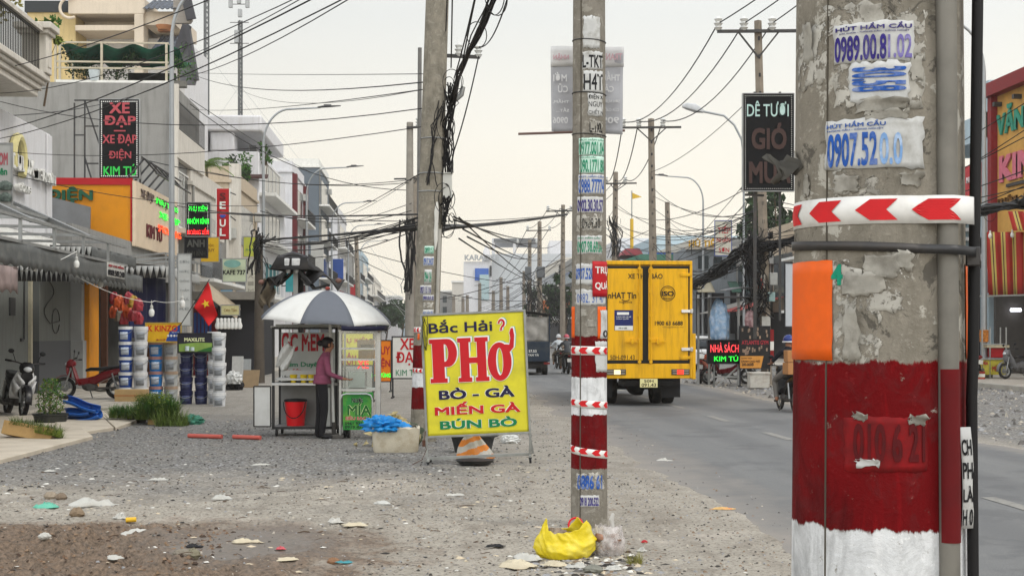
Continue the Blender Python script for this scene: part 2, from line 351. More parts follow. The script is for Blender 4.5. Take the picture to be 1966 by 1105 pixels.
# road: one sheet 4 mm above the ground with a ragged dusty left edge
def road_l(y): return 2.62+.10*math.sin(y*.55+1)+.06*math.sin(y*1.7)-.45*max(0, 1-abs(y-9)/8)*0+float(fbm(np.array(y*1.1), np.array(.3), 4, 5)-.5)*.5
def road_r(y): return 8.62+.08*math.sin(y*.5)+float(fbm(np.array(y*1.1), np.array(7.3), 4, 6)-.5)*.4
rd = MB(); ys = list(np.arange(-20, 60, .12))+list(np.arange(60, 320, 2.0)); q = []
for y in ys:
    a, b = road_l(y), road_r(y); q += [(a+(b-a)*t, y, zz) for t, zz in ((0, -.004), (.06, .006), (.3, .006), (.5, .006), (.7, .006), (.94, .006), (1, -.004))]
rd.add(q, [(i*7+j, i*7+j+1, i*7+j+8, i*7+j+7) for i in range(len(ys)-1) for j in range(6)])
def mat_road():
    m = bpy.data.materials.new('dusty_asphalt'); m.use_nodes = True; nt, N, L = nodes(m); bs = nt.nodes['Principled BSDF']
    co = N('ShaderNodeTexCoord').outputs['Object']; sp = N('ShaderNodeSeparateXYZ'); L(co, sp.inputs[0]); x, y, z = sp.outputs
    mp = N('ShaderNodeMapping'); mp.inputs['Scale'].default_value = (1, .12, 1); L(co, mp.inputs[0])
    st = noise(N, L, mp.outputs[0], 1.6, 6, .6); mid = noise(N, L, co, 2.2, 7, .62); fine = noise(N, L, co, 120, 4, .7)
    c = mixc(N, L, mrange(N, L, st, .3, .7), lin('#545658'), lin('#646565'))
    c = mixc(N, L, mrange(N, L, fine, .45, .7, 0, .35), c, lin('#a5a29c'))
    c = mixc(N, L, mrange(N, L, fine, .2, .42, .35, 0), c, lin('#45454a'))
    c = mixc(N, L, math_(N, L, 'MULTIPLY', mrange(N, L, math_(N, L, 'SINE', math_(N, L, 'MULTIPLY', x, 4.25)), -.2, .9), mrange(N, L, st, .3, .6, .15, .55)), c, lin('#4f5052'))
    c = mixc(N, L, mrange(N, L, noise(N, L, co, .5, 5, .7), .54, .58, 0, .4), c, lin('#48494b'))
    e1 = math_(N, L, 'ADD', x, math_(N, L, 'MULTIPLY', math_(N, L, 'SUBTRACT', mid, .5), 1.6))
    e1 = math_(N, L, 'ADD', e1, math_(N, L, 'MULTIPLY', math_(N, L, 'SUBTRACT', st, .5), 1.2))
    dust = math_(N, L, 'MAXIMUM', mrange(N, L, e1, 2.6, 3.7, .95, 0), mrange(N, L, e1, 7.9, 8.7, 0, .8))
    c = mixc(N, L, dust, c, mixc(N, L, mrange(N, L, fine, .4, .7), lin('#868079'), lin('#716c66')))
    L(c, bs.inputs['Base Color']); bs.inputs['Roughness'].default_value = .82
    bumpn(N, L, bs, fine, .35, .006)
    return m
tag(rd.build('road', mat_road(), smooth=0), 'worn grey asphalt road with a dusty crumbling edge', None, None, 'structure')
dm = M('worn_road_paint', '#85837e', .85, 0, .1, 20, '#5d5c5b', .95, 9)
rm = MB()
for k in range(-2, 40):
    y0 = 21.4+k*4.65
    if y0 > 4: rm.grid(lambda u, v: (5.62+(u-.5)*.16, y0+v*1.7, .011), 1, 6)
tag(rm.build('lane_marking', dm, smooth=0), 'broken white line along the middle of the asphalt', None, None, 'structure')
# pavements
def tile_mat(nm, c1, c2, sx, sy):
    m = bpy.data.materials.new(nm); m.use_nodes = True; nt, N, L = nodes(m); bs = nt.nodes['Principled BSDF']
    co = N('ShaderNodeTexCoord').outputs['Object']; br = N('ShaderNodeTexBrick'); L(co, br.inputs['Vector'])
    br.inputs['Scale'].default_value = 1; br.inputs['Brick Width'].default_value = sx; br.inputs['Row Height'].default_value = sy; br.inputs['Mortar Size'].default_value = .012; br.offset = 0
    br.inputs['Color1'].default_value = (*lin(c1), 1); br.inputs['Color2'].default_value = (*lin(c2), 1); br.inputs['Mortar'].default_value = (*lin('#5c564e'), 1)
    n = noise(N, L, co, 1.7, 7, .62); c = mixc(N, L, mrange(N, L, n, .45, .75, 0, .6), br.outputs[0], lin('#8b8172'))
    L(c, bs.inputs['Base Color']); bs.inputs['Roughness'].default_value = .85; bumpn(N, L, bs, noise(N, L, co, 40, 5), .3); return m
TILE = tile_mat('cement_tile', '#b9b3a8', '#a9a296', .4, .4)
pv = MB(); pv.box(-10.7, -6.6, 31, 150, -.05, .05); pv.box(-10.7, -8.2, 24, 31, -.05, .05)
tag(pv.build('pavement', TILE, bevel=.01), 'dirty cement pavement in front of the left hand shops', None, None, 'structure')
pv = MB(); pv.box(17.2, 23, 20, 160, -.05, .14); tag(pv.build('pavement', TILE, bevel=.01), 'pale tiled pavement in front of the right hand shops', None, None, 'structure')
kb = MB()
for k in range(60): kb.box(16.95, 17.196, 22+k*1.5, 22+k*1.5+1.48, -.05, .145)
tag(kb.build('kerb', M('kerb_concrete', '#a9a59c', .85, 0, .12, 5, '#6d675d', .6), bevel=.015), 'low concrete kerb of the right hand pavement', None, None, 'structure')
# broken pavement slabs at the left
slab_m = M('broken_slab', '#bdb3a3', .9, 0, .1, 4, '#857969', .6, 2, .4, 30)
for i, (corn, lab, tilt) in enumerate((
        (((0, 890), (178, 843), (120, 802), (-70, 812)), 'big pale concrete slab tilted under the wooden planter', .03),
        (((136, 838), (218, 826), (180, 792), (92, 812)), 'pale concrete slab lying just right of the black shrub tub', .05),
        (((222, 826), (262, 812), (225, 793), (186, 797)), 'small broken pavement slab in front of the potted grasses', .03))):
    mb = MB(); pts = [G(*c) for c in corn]; c0 = sum(pts, Vector())/4
    top = [p-c0+Vector((0, 0, .06+tilt*(j in (2, 3)))) for j, p in enumerate(pts)]; bot = [Vector((p.x, p.y, -.03)) for p in top]
    mb.add(bot+top, [(3, 2, 1, 0), (4, 5, 6, 7)]+[(j, (j+1) % 4, (j+1) % 4+4, j+4) for j in range(4)])
    o = mb.build('concrete_slab', slab_m, bevel=.012); o.location = (c0.x, c0.y, 0); tag(o, lab, 'slab', 'broken concrete slabs at the left')
# loose stones, chips and scraps nobody could count
def scatter(name, n, area, smin, smax, mats, flat, lab, dens=None):
    mb = MB()
    for _ in range(n):
        x, y = area()
        s_ = random.uniform(smin, smax)*random.choice((.5, .7, 1, 1)); h = float(ground_h(x, y)); a = random.uniform(0, 6.28)
        sx, sy, sz = s_, s_*random.uniform(.5, 1), s_*random.uniform(.3, .7)*flat
        ca, sa_ = math.cos(a), math.sin(a); mb.mi = random.randrange(len(mats)); z0 = .006 if 3 < x < 8.4 else 0
        vs = []
        for p in ((1, 0, 0), (0, 1, 0), (-1, 0, 0), (0, -1, 0), (.3, .2, 1), (-.2, -.3, .9)):
            q = [p[k]*random.uniform(.7, 1.2) for k in range(3)]; X_, Y_ = q[0]*sx, q[1]*sy
            vs.append((x+X_*ca-Y_*sa_, y+X_*sa_+Y_*ca, h+z0+max(0, q[2])*sz*1.2-(.1*sz if p[2] == 0 else 0)))
        mb.add(vs, [(0, 1, 4), (1, 2, 5), (1, 5, 4), (2, 3, 5), (3, 0, 4), (3, 4, 5)])
    return tag(mb.build(name, mats, smooth=0), lab, None, None, 'stuff')
SM = [M('stone_deep', '#3a3733', .9, 0, .2, 20), M('stone_grey', '#8a8a8b', .9, 0, .2, 20), M('stone_dark', '#5d5a57', .9, 0, .2, 20), M('stone_pale', '#a39c90', .9, 0, .2, 20), M('stone_brown', '#7c6a58', .9, 0, .2, 20)]
def ar_near():
    while 1:
        y = random.uniform(8.9, 16)**1; x = random.uniform(-4.5, 2.7)
        if random.random() < .45+.55*(x > -.4): return x, y
def ar_mid(): return random.uniform(-5.5, 2.2), random.uniform(15, 27)
scatter('gravel', 4200, ar_near, .006, .021, SM, 1, 'loose small stones over the sandy dirt in front')
scatter('gravel', 4200, ar_mid, .01, .027, SM[:3], 1, 'grey crushed gravel spread in front of the stalls')
scatter('gravel', 2600, lambda: (random.uniform(8.6, 16.8), random.uniform(20, 60)), .02, .09, SM[1:4], 1.2, 'coarse grey rubble along the right hand road edge')
scatter('gravel', 900, lambda: (random.gauss(2.7, .45), random.uniform(9, 40)), .008, .022, SM, 1, 'loose chippings along the left edge of the asphalt')
SCR = [M('scrap_white', '#cfcdc6', .7, 0, .1, 20), M('scrap_dark', '#2d2a28', .8, 0, .2, 20), M('scrap_brown', '#4e3d30', .9, 0, .2, 20), M('scrap_cream', '#bfb199', .8, 0, .2, 20)]
def ar_l():
    return (random.uniform(-4.6, 1.2), random.uniform(9.2, 17)) if random.random() < .75 else (random.uniform(-6, 1.5), random.uniform(16, 30))
scatter('litter_scraps', 900, ar_l, .01, .05, SCR, .35, 'scraps of paper, bark and plastic scattered over the dirt')
scatter('rubble', 320, lambda: (W(1150, 0, 10.2).x+random.gauss(0, .28), 10.0+random.gauss(0, .35)), .012, .05, SCR+SM, .5, 'litter and broken bits around the bin bags at the foot of the pole')
def ar_mud():
    while 1:
        x, y = random.uniform(-4.6, -1.6), random.uniform(8.9, 12.6)
        if ((x+2.75)/2.0)**2+((y-10.6)/1.8)**2 < random.uniform(.5, 1.1): return x, y
scatter('mud_clods', 1500, ar_mud, .006, .032, [M('clod_brown', '#6a5443', .95, 0, .2, 30), M('clod_dark', '#40332a', .95, 0, .2, 30), M('clod_mid', '#7d6854', .95, 0, .2, 30)], .9, 'broken clods of wet brown mud at the lower left')
sk = MB()
for _ in range(90):
    x, y = random.uniform(-4.2, .8), random.uniform(9.3, 16); a = random.gauss(0, .6); l = random.uniform(.03, .14); h = float(ground_h(x, y))+.006
    sk.tube([(x, y, h), (x+l*.5*math.cos(a), y+l*.5*math.sin(a)+random.uniform(-.02, .02), h+.008), (x+l*math.cos(a), y+l*math.sin(a), h)], random.uniform(.0015, .0035), 4)
tag(sk.build('twigs', SCR[2]), 'thin dry twigs and fibres lying on the dirt', None, None, 'stuff')
# ================================================================ CONCRETE POLES BY THE ROAD
def pole_mat(name, bands, base='#8b857a', patches=.35):
    m = bpy.data.materials.new(name); m.use_nodes = True; nt, N, L = nodes(m); bs = nt.nodes['Principled BSDF']
    co = N('ShaderNodeTexCoord').outputs['Object']; sp = N('ShaderNodeSeparateXYZ'); L(co, sp.inputs[0]); z = sp.outputs[2]
    mp = N('ShaderNodeMapping'); mp.inputs['Scale'].default_value = (1, 1, .25); L(co, mp.inputs[0])
    n1 = noise(N, L, co, 5, 8, .65); n2 = noise(N, L, mp.outputs[0], 14, 8, .7); n3 = noise(N, L, co, 45, 6, .7); n4 = noise(N, L, co, 11, 9, .72, .6)
    c = mixc(N, L, mrange(N, L, n1, .3, .7), lin(base), lin('#6f6a60'))
    c = mixc(N, L, mrange(N, L, n2, .48, .75, 0, .6), c, lin('#4c483f'))
    c = mixc(N, L, mrange(N, L, n3, .56, .72, 0, .5), c, lin('#aaa498'))
    c = mixc(N, L, mrange(N, L, n4, .565, .60, 0, patches), c, lin('#b4b1a8'))      # old paper and paste left on the concrete
    c = mixc(N, L, mrange(N, L, n4, .38, .42, patches, 0), c, lin('#47443f'))
    rough = 0.85
    for z0, z1, colr in bands:
        zz = math_(N, L, 'ADD', z, math_(N, L, 'MULTIPLY', math_(N, L, 'SUBTRACT', n2, .5), .06))
        zz = math_(N, L, 'ADD', zz, math_(N, L, 'MULTIPLY', math_(N, L, 'SUBTRACT', n4, .5), .04))
        k = math_(N, L, 'MULTIPLY', mrange(N, L, zz, z0-.003, z0+.003), mrange(N, L, zz, z1-.003, z1+.003, 1, 0))
        k = math_(N, L, 'MULTIPLY', k, mrange(N, L, n3, .68, .74, 1, .55)); k = math_(N, L, 'MULTIPLY', k, mrange(N, L, n4, .27, .33, .25, 1))
        pc = mixc(N, L, mrange(N, L, n1, .3, .7), tuple(v*.8 for v in lin(colr)), tuple(min(1, v*1.12) for v in lin(colr)))
        pc = mixc(N, L, mrange(N, L, n2, .5, .8, 0, .5), pc, tuple(v*.45 for v in lin(colr)))
        pc = mixc(N, L, mrange(N, L, n4, .50, .60, 0, .38), pc, tuple(v*.5+.02 for v in lin(colr)))
        pc = mixc(N, L, mrange(N, L, n3, .60, .66, 0, .35), pc, tuple(min(1, v*1.5+.02) for v in lin(colr)))
        blo = noise(N, L, mp.outputs[0], 9, 7, .7, .8); pc = mixc(N, L, mrange(N, L, blo, .50, .66, 0, .75), pc, tuple(v*.42 for v in lin(colr))); pc = mixc(N, L, mrange(N, L, blo, .28, .42, .6, 0), pc, tuple(min(.8, v*1.9) for v in lin(colr)))
        k = math_(N, L, 'MULTIPLY', k, mrange(N, L, noise(N, L, co, 26, 8, .75), .64, .68, 1, .15))
        c = mixc(N, L, k, c, pc)
    L(c, bs.inputs['Base Color']); bs.inputs['Roughness'].default_value = rough; bs.inputs['Specular IOR Level'].default_value = .15
    stn = noise(N, L, mp.outputs[0], 6, 8, .75); c = mixc(N, L, mrange(N, L, stn, .55, .72, 0, .5), c, lin('#3a352d'))
    h = math_(N, L, 'ADD', math_(N, L, 'MULTIPLY', n4, 1.0), math_(N, L, 'MULTIPLY', n3, .5)); bumpn(N, L, bs, h, .55, .012)
    return m
PAPER = M('sticker_paper', '#bdbebd', .85, 0, .1, 12, '#77736a', .85, 12); PAPER_T = M('torn_paper_grey', '#99968e', .9, 0, .2, 20, '#5d5951', .9, 14)
PAPER_OLD = M('torn_poster_paper', '#aaa79f', .9, 0, .2, 14, '#5d5951', .9, 9)
def torn_holes(m):                                                       # old paper that has flaked away in patches
    nt, N, L = nodes(m); co = N('ShaderNodeTexCoord').outputs['Object']; L(mrange(N, L, noise(N, L, co, 22, 8, .7, .4), .47, .50), nt.nodes['Principled BSDF'].inputs['Alpha'])
torn_holes(PAPER_OLD)
INK_B = M('ink_blue', '#1f4f9c', .7, 0, .2, 30, '#b9c2cf', .55, 25)
INK_V = M('ink_violet', '#2c2070', .7, 0, .2, 30, '#8d8aa8', .45, 25)
INK_G = M('ink_green', '#0f7f5c', .7, 0, .2, 30, '#b7cfc4', .5, 25)
INK_K = M('ink_black', '#17171a', .7, 0, .2, 30)
TAPE_W = M('reflective_white', '#d8d7d4', .45, 0, .06, 30, '#a29d94', .4, 10)
TAPE_R = M('reflective_red', '#c0141c', .45, 0, .1, 30)
TAPE_O = M('reflective_orange', '#d95a0c', .5, 0, .06, 40, '#b0480e', .4, 6)
class Pole:
    def __init__(s, d, pc, r0, taper, lab, mat, h=9.5, lean=(0, 0), top=None):
        s.d = d; s.pc = pc; p = W(pc, HY, d); s.r0 = r0; s.tp = taper
        s.t = thing('utility_pole', lab, 'utility pole', (p.x, p.y, 0), -math.atan2(p.x, p.y), 'concrete utility poles'); s.lean = lean
        s.k = math.hypot(p.x, p.y)/d                                  # column offset factor for off-axis poles
        mb = MB(); zs = [-.3]+list(np.linspace(0, 3, 13))+[h]
        n = 56
        for z in zs[:0]: pass
        vs = [s.P(2*math.pi*j/n, z, 0) for z in zs for j in range(n)]
        mb.add(vs, [(i*n+j, i*n+(j+1) % n, (i+1)*n+(j+1) % n, (i+1)*n+j) for i in range(len(zs)-1) for j in range(n)]+[tuple((len(zs)-1)*n+j for j in range(n))])
        mb.build('shaft', mat, s.t)
    bulge = 0
    def rad(s, z): return s.r0-s.tp*z
    def P(s, th, z, off=0):
        r = s.rad(z)+off; return (r*math.sin(th)+s.lean[0]*z, -r*math.cos(th)+s.lean[1]*z, z)
    def th(s, px, z): return math.asin(max(-1, min(1, ((px-s.pc)/F*(s.d*s.k)*s.k**0-s.lean[0]*z)/s.rad(z))))
    def z(s, py, th=0): return HC+(HY-py)/F*(s.d-s.rad(1.5)*math.cos(th))
    def patch(s, px0, px1, py0, py1, off=.002, rag=.0, nu=14, nv=8, mb=None):
        t0, t1 = s.th(px0, 1.6), s.th(px1, 1.6); z0, z1 = s.z(py1), s.z(py0); mb = mb or MB()
        def fn(u, v):
            jx = jz = 0
            if rag and (u in (0, 1) or v in (0, 1)): jx, jz = random.uniform(-rag, rag), random.uniform(-rag, rag)
            return s.P(t0+(t1-t0)*u+jx/s.r0, z0+(z1-z0)*v+jz, off)
        mb.grid(fn, nu, nv); return (t0, t1, z0, z1), mb
    def sticker(s, px0, px1, py0, py1, texts=(), mat=None, rag=.003, off=.002, name='sticker', label=None):
        (t0, t1, z0, z1), mb = s.patch(px0, px1, py0, py1, off, rag)
        o = mb.build(name, mat or PAPER, s.t, solid=.0005, label=label, smooth=60)
        for tx in texts:
            st, u0, u1, v0, v1, m = tx[:6]; b = tx[6] if len(tx) > 6 else .03; rot = len(tx) > 7
            tm = MB()
            if rot: zs_ = 2*z1-(z1-z0)*(v0+v1); text(tm, st, z1-(z1-z0)*v0, z1-(z1-z0)*v1, t0+(t1-t0)*u0, t0+(t1-t0)*u1, 0, b, .0008, fn=lambda x, y, z: s.P(z, zs_-x, off+.0012-y))
            else: text(tm, st, t0+(t1-t0)*u0, t0+(t1-t0)*u1, z1-(z1-z0)*v1, z1-(z1-z0)*v0, 0, b, .0008, fn=lambda x, y, z: s.P(x, z, off+.0012-y))
            tm.build('lettering', m, o, smooth=0)
        return o
    def chevrons(s, px0, px1, pyl, pyr, h, n, ph=0.0, off=.004, wrap=True):   # white band with red arrow heads pointing left
        ta, tb = s.th(px0, 1.6), s.th(px1, 1.6); o0 = off; off = lambda t: o0+(.04*max(0, min(1, (t-s.bulge+.35)/.3)) if s.bulge else 0)
        zl, zr = s.z(pyl), s.z(pyr); hh = h/F*(s.d-s.r0)
        if wrap: ta2, tb2 = ta-1.2, tb+1.2
        else: ta2, tb2 = ta, tb
        if s.bulge: tb2 = s.bulge+.27
        zz = lambda t: zl+(zr-zl)*(t-ta)/(tb-ta)
        mb = MB(); mb.grid(lambda u, v: s.P(ta2+(tb2-ta2)*u, zz(ta2+(tb2-ta2)*u)+(v-.5)*hh, off(ta2+(tb2-ta2)*u)), 120, 2)
        o = mb.build('reflective_tape', TAPE_W, s.t, solid=.0004)
        am = MB(); step = (tb-ta)/n; k0 = -3 if wrap else 0
        for k in range(k0, n+(3 if wrap else 0)):
            a = ta+(k+ph)*step; w_ = step*.4; dx = step*.3
            if a < ta2 or a+w_+dx > tb2: continue
            for i in range(4):
                f0, f1 = i/4, (i+1)/4
                for sg in (1, -1):
                    pt = lambda f, q: s.P(a+step*.75*(.36*f+q*(.73-.09*f)), zz(a)+sg*f*hh*.38, off(a+step*.75*(.36*f+q*(.73-.09*f)))+.0025)
                    for q in range(9): am.quad(pt(f0, q/9), pt(f0, (q+1)/9), pt(f1, (q+1)/9), pt(f1, q/9))
        am.build('arrow_heads', TAPE_R, o, smooth=0)
        return o
    def torn(s, px, py, size, curl=1.0, mat=None, name='torn_paper'):          # a curled scrap of old paper sticking out
        t, z = s.th(px, 1.6), s.z(py); a = random.uniform(0, 6.28); mb = MB()
        def fn(u, v):
            x, y = (u-.5)*size[0], (v-.5)*size[1]; r = .002+curl*.03*max(0, (u*.6+v*.6-.55))**1.5+random.uniform(0, .0015)
            jx, jy = (random.uniform(-.006, .006), random.uniform(-.006, .006)) if u in (0, 1) or v in (0, 1) else (0, 0)
            return s.P(t+(x+jx)/s.r0, z+y+jy, r)
        mb.grid(fn, 7, 7); mb.build(name, mat or PAPER_T, s.t, solid=.0004)
# --- the big pole right in front
big = Pole(3.36, 1687, .214, .0085, 'big weathered concrete pole in the right foreground with an orange reflector and torn stickers',
           pole_mat('pole_concrete_front', [(1.205, 1.585, '#65050a'), (.88, 1.205, '#d6d8da'), (.5, .88, '#65050a')], patches=.75), h=7.5)
B = big; B.bulge = B.th(1812, 1.6)*.86
for args in ((1575, 1640, -30, 30, (.10, .10)), ):
    pass
B.sticker(1590, 1730, 0, 60, (), PAPER_OLD, .008, .0015, 'old_paper'); B.sticker(1540, 1596, 30, 150, (), PAPER_OLD, .006, .0015, 'old_paper')
B.sticker(1700, 1770, 18, 110, (), PAPER_OLD, .008, .0012, 'old_paper'); B.sticker(1608, 1762, 112, 205, (), PAPER_OLD, .010, .0013, 'old_paper')
B.sticker(1608, 1748, 38, 116, (('HÚT HẦM CẦU', .03, .97, .03, .19, INK_V, .03), ('SỬA CHỮA - THÔNG CẦU - CÔNG NGHỆT', .08, .94, .215, .27, INK_V, .0), ('0989.00.8', .02, .66, .32, .95, INK_V, .035), ('1.02', .68, .97, .34, .93, M('ink_violet_smeared', '#6a619c', .7, 0, .2, 40, '#b7b4cc', .8, 30), .03)))
B.sticker(1638, 1740, 117, 194, (('30.58', .03, .94, .12, .74, INK_B, .05, 1),), rag=.006, off=.0036)
B.sticker(1594, 1764, 224, 322, (('HÚT HẦM CẦU', .02, .62, .04, .16, INK_B, .03), ('THÔNG CẦU - CÔNG NGHỆT', .02, .6, .18, .235, INK_B, 0), ('0907.52', .03, .54, .27, .94, INK_B, .035), ('0.0', .56, .78, .3, .93, M('ink_blue_smeared', '#6f95c4', .7, 0, .2, 40, '#c7d3e0', .8, 30), .03)), rag=.004)
B.sticker(1602, 1660, 322, 362, (), PAPER_OLD, .006, .0015, 'old_paper'); B.sticker(1612, 1700, 336, 372, (), PAPER_OLD, .009, .0012, 'old_paper')
B.chevrons(1526, 1850, 401, 402, 54, 5, ph=.08, off=.0015)
cl = MB(); zl, zr = B.z(462), B.z(484)
for k in range(48):
    pass
cl.grid(lambda u, v: B.P(-1.9+(B.bulge+2.2)*u, zl+(zr-zl)*(u*(B.bulge+2.2)-.6)/2.6+(v-.5)*.021, .005+.04*max(0, min(1, (-1.9+(B.bulge+2.2)*u-B.bulge+.35)/.3))), 60, 1)
st = cl.build('metal_strap', DKSTEEL, B.t, solid=.002)
ck = MB(); ck.box(-.016, .016, -.012, .012, -.022, .022); b_ = ck.build('buckle', DKSTEEL, st, bevel=.003); b_.location = B.P(B.bulge+.3, B.z(490), .035)
B.sticker(1524, 1608, 497, 692, (), TAPE_O, .0015, .003, 'orange_reflector'); B.sticker(1838, 1851, 500, 690, (), TAPE_O, .001, .003, 'orange_reflector')
B.sticker(1606, 1640, 500, 548, (('4', .0, .6, .1, .95, M('ink_teal', '#0d8266', .7), .06),), PAPER_OLD, .007, .002)
B.sticker(1620, 1730, 515, 600, (), PAPER_OLD, .012, .0012, 'old_paper'); B.sticker(1612, 1690, 590, 690, (), PAPER_OLD, .010, .001, 'old_paper')
RP = M('painted_over_paper', '#74080d', .8, 0, .35, 25, '#4a0609', .8, 16)
B.sticker(1628, 1768, 800, 906, (('010 6 21', .12, .97, .12, .82, M('painted_over_ink', '#4f070c', .8, 0, .3, 25), .04),), RP, .004, .0006, 'painted_over_sticker')
B.torn(1668, 888, (.055, .018), .6, PAPER); B.torn(1655, 800, (.03, .014), 1.2); B.torn(1752, 806, (.04, .02), 1.4)
for px, py, sz in ((1560, 60, (.05, .09)), (1752, 130, (.035, .05)), (1540, 290, (.04, .05)), (1690, 510, (.08, .05)), (1725, 500, (.05, .04)), (1660, 545, (.10, .05)), (1640, 640, (.04, .12)), (1560, 345, (.03, .05)), (1740, 345, (.05, .03)), (1630, 350, (.06, .04)), (1690, 200, (.12, .03)), (1700, 218, (.10, .02))):
    B.torn(px, py, sz, random.uniform(.3, 1.4))
fm = MB()                                                               # the bent flap of stiff paper at the left edge
fm.grid(lambda u, v: (-.19-.055*u+.02*math.sin(v*5), -.10-.05*u+.01*math.sin(u*9), B.z(302)+(v-.5)*.05-.014*u+.012*math.sin(u*6+v*3)), 6, 4)
fm.build('torn_flap', M('flap_grey', '#4a4843', .85, 0, .3, 14), B.t, solid=.002)
pm = MB(); ths = B.th(1812, 1.6)
pm.tube([B.P(ths*.86, z, .012) for z in np.linspace(.0, 3.4, 12)], .0235, 14)
pm.build('steel_conduit', M('conduit_steel', '#77746d', .6, .35, .25, 8, '#4b463f', .6, 4), B.t)
pm = MB(); pm.tube([B.P(ths*.86, z, .0135) for z in np.linspace(1.18, 1.57, 5)], .024, 14)
pm.build('painted_sleeve', M('conduit_red', '#5e070c', .8, 0, .2, 10, '#3f1012', .6), B.t)
pm = MB(); pm.tube([B.P(1.22, z, .019) for z in np.linspace(0, 1.5, 6)]+[B.P(1.22+.10*(z-1.5)/1.1, z, .021+.016*(z-1.5)) for z in np.linspace(1.6, 3.4, 8)], .0128, 12)
pm.build('black_cable', CABLE, B.t)
z0, z1 = B.z(1020), B.z(822); gx_ = lambda u, v: (.183+.026*u+.010*v*(1-v)*2-.006*v, -.112+.02*u+.006*math.sin(v*4), z0+(z1-z0)*v)
sm = MB(); sm.grid(gx_, 4, 8); ob = sm.build('paper_strip', PAPER, B.t, solid=.0008); tm = MB()
for i, s_ in enumerate(('CH', 'PH', 'LÀ', 'H 0')): text(tm, s_, .08, .95, .72-.23*i, .88-.23*i, 0, .03, .001, fn=lambda x, y, z: tuple(p+q for p, q in zip(gx_(x, z), (0, y-.0015, 0))))
tm.build('lettering', INK_K, ob, smooth=0)
sc_ = MB(); sc_.tube([B.P(-.62, z, .0005) for z in np.linspace(0, 3.4, 10)], .0022, 4); sc_.build('mould_seam', M('seam_dark', '#4d483f', .9), B.t)
# --- the slimmer striped pole in the middle
mid = Pole(12.1, 1131, .158, .0045, 'upright concrete pole with red and white painted bands standing behind the yellow bin bag',
           pole_mat('pole_concrete_middle', [(1.275, 1.63, '#65050a'), (.955, 1.275, '#d2d4d6'), (.5, .955, '#65050a')], '#87827a', .3), h=9.5)
P_ = mid; g = INK_G
P_.sticker(1119, 1153, 30, 92, (), PAPER, .01, .002); P_.sticker(1118, 1158, 98, 132, (('L-TKT', .0, .99, .2, .92, INK_K, .03),), rag=.008)
P_.sticker(1119, 1158, 136, 176, (('H4T', .03, .99, .12, .9, INK_K, .02),), rag=.008)
P_.sticker(1129, 1158, 178, 222, (('ĐIỆN X', .03, .99, .03, .3, INK_K, .02), ('NGUY', .03, .95, .37, .6, INK_K, .0), ('CHẾT N', .03, .99, .68, .92, INK_K, .0)), rag=.006)
P_.sticker(1132, 1157, 228, 262, (('L-TKL', 0, .98, .2, .75, INK_K, .03),), PAPER_OLD, .01)
P_.sticker(1111, 1160, 264, 298, (('HÚT HẦM CẦU', .04, .97, .03, .16, g, .02), ('0977.001.04', .02, .98, .22, .95, g, .04)), M('sticker_mint', '#b9d6c9', .8, 0, .08, 12, '#86988d', .5, 14))
P_.sticker(1112, 1160, 299, 332, (('HÚT HẦM CẦU', .02, .6, .0, .12, g, .02), ('090.1771.80', .04, .98, .2, .95, g, .04)), M('sticker_mint', '#b9d6c9'))
P_.sticker(1110, 1160, 334, 372, (('HÚT HẦM CẦU', .04, .97, .02, .17, INK_B, .02), ('0988.77774', .02, .98, .24, .95, INK_B, .04)))
P_.sticker(1108, 1158, 377, 408, (('0902.30.30.57', .02, .98, .18, .92, INK_V, .04),)); P_.sticker(1106, 1156, 412, 444, (('0989.30', .25, .9, .2, .8, INK_K, .0),), PAPER_OLD, .014)
P_.sticker(1108, 1156, 452, 487, (('HÚT HẦM CẦU', .04, .9, .03, .18, g, .02), ('0907.98.69.01', .02, .98, .3, .92, g, .04)), rag=.006)
P_.sticker(1106, 1140, 506, 546, (('0907.520', .02, .98, .2, .75, INK_B, .04),), rag=.008); P_.sticker(1106, 1162, 556, 585, (('0982. 31 47', .05, .9, .25, .85, INK_B, .0),), rag=.01)
RS = M('red_sign_face', '#a80f1a', .55, 0, .08, 8, '#5d0d12', .4)
P_.sticker(1137, 1164, 501, 569, (('TRỤ', .12, .95, .14, .4, WHITE, .03), ('QUÁ', .12, .95, .55, .82, WHITE, .03)), RS, 0, .01, 'warning_plate', 'small red warning plate')
P_.sticker(1098, 1104, 588, 648, (), TAPE_O, 0, .003, 'orange_reflector'); P_.sticker(1147, 1163, 588, 650, (), TAPE_O, 0, .003, 'orange_reflector')
P_.sticker(1143, 1165, 655, 714, (), PAPER, .006, .003); P_.sticker(1152, 1166, 595, 650, (('0', .2, .8, .7, .95, INK_K, .03),), PAPER, .006, .005)
P_.chevrons(1098, 1165, 672, 674, 17, 4, ph=.05); P_.chevrons(1098, 1165, 772, 780, 15, 4, ph=.05); P_.chevrons(1098, 1165, 862, 876, 15, 4, ph=.05)
P_.sticker(1108, 1158, 908, 942, (('0886 61', .05, .9, .1, .9, INK_B, .05),), PAPER_OLD, .012); P_.sticker(1114, 1149, 950, 972, (('0918 200.522', .03, .97, .18, .92, INK_V, .05),), rag=.003)
rg = MB()
for py in (74, 176, 256): rg.tube([P_.P(a, P_.z(py)-.01*math.sin(a), .004) for a in np.linspace(0, 2*math.pi, 24, endpoint=False)], .0045, 5, closed=True)
rg.build('binding_wire', DKSTEEL, P_.t)
for px, py in ((1125, 425), (1150, 470), (1120, 600), (1136, 620), (1140, 240)): P_.torn(px, py, (.07, .06), .8)
pv_ = MB(); pv_.tube([P_.P(-.5, z, .0005) for z in np.linspace(.02, 8, 10)], .006, 4); pv_.build('mould_seam', M('seam_dark', '#4d483f'), P_.t)
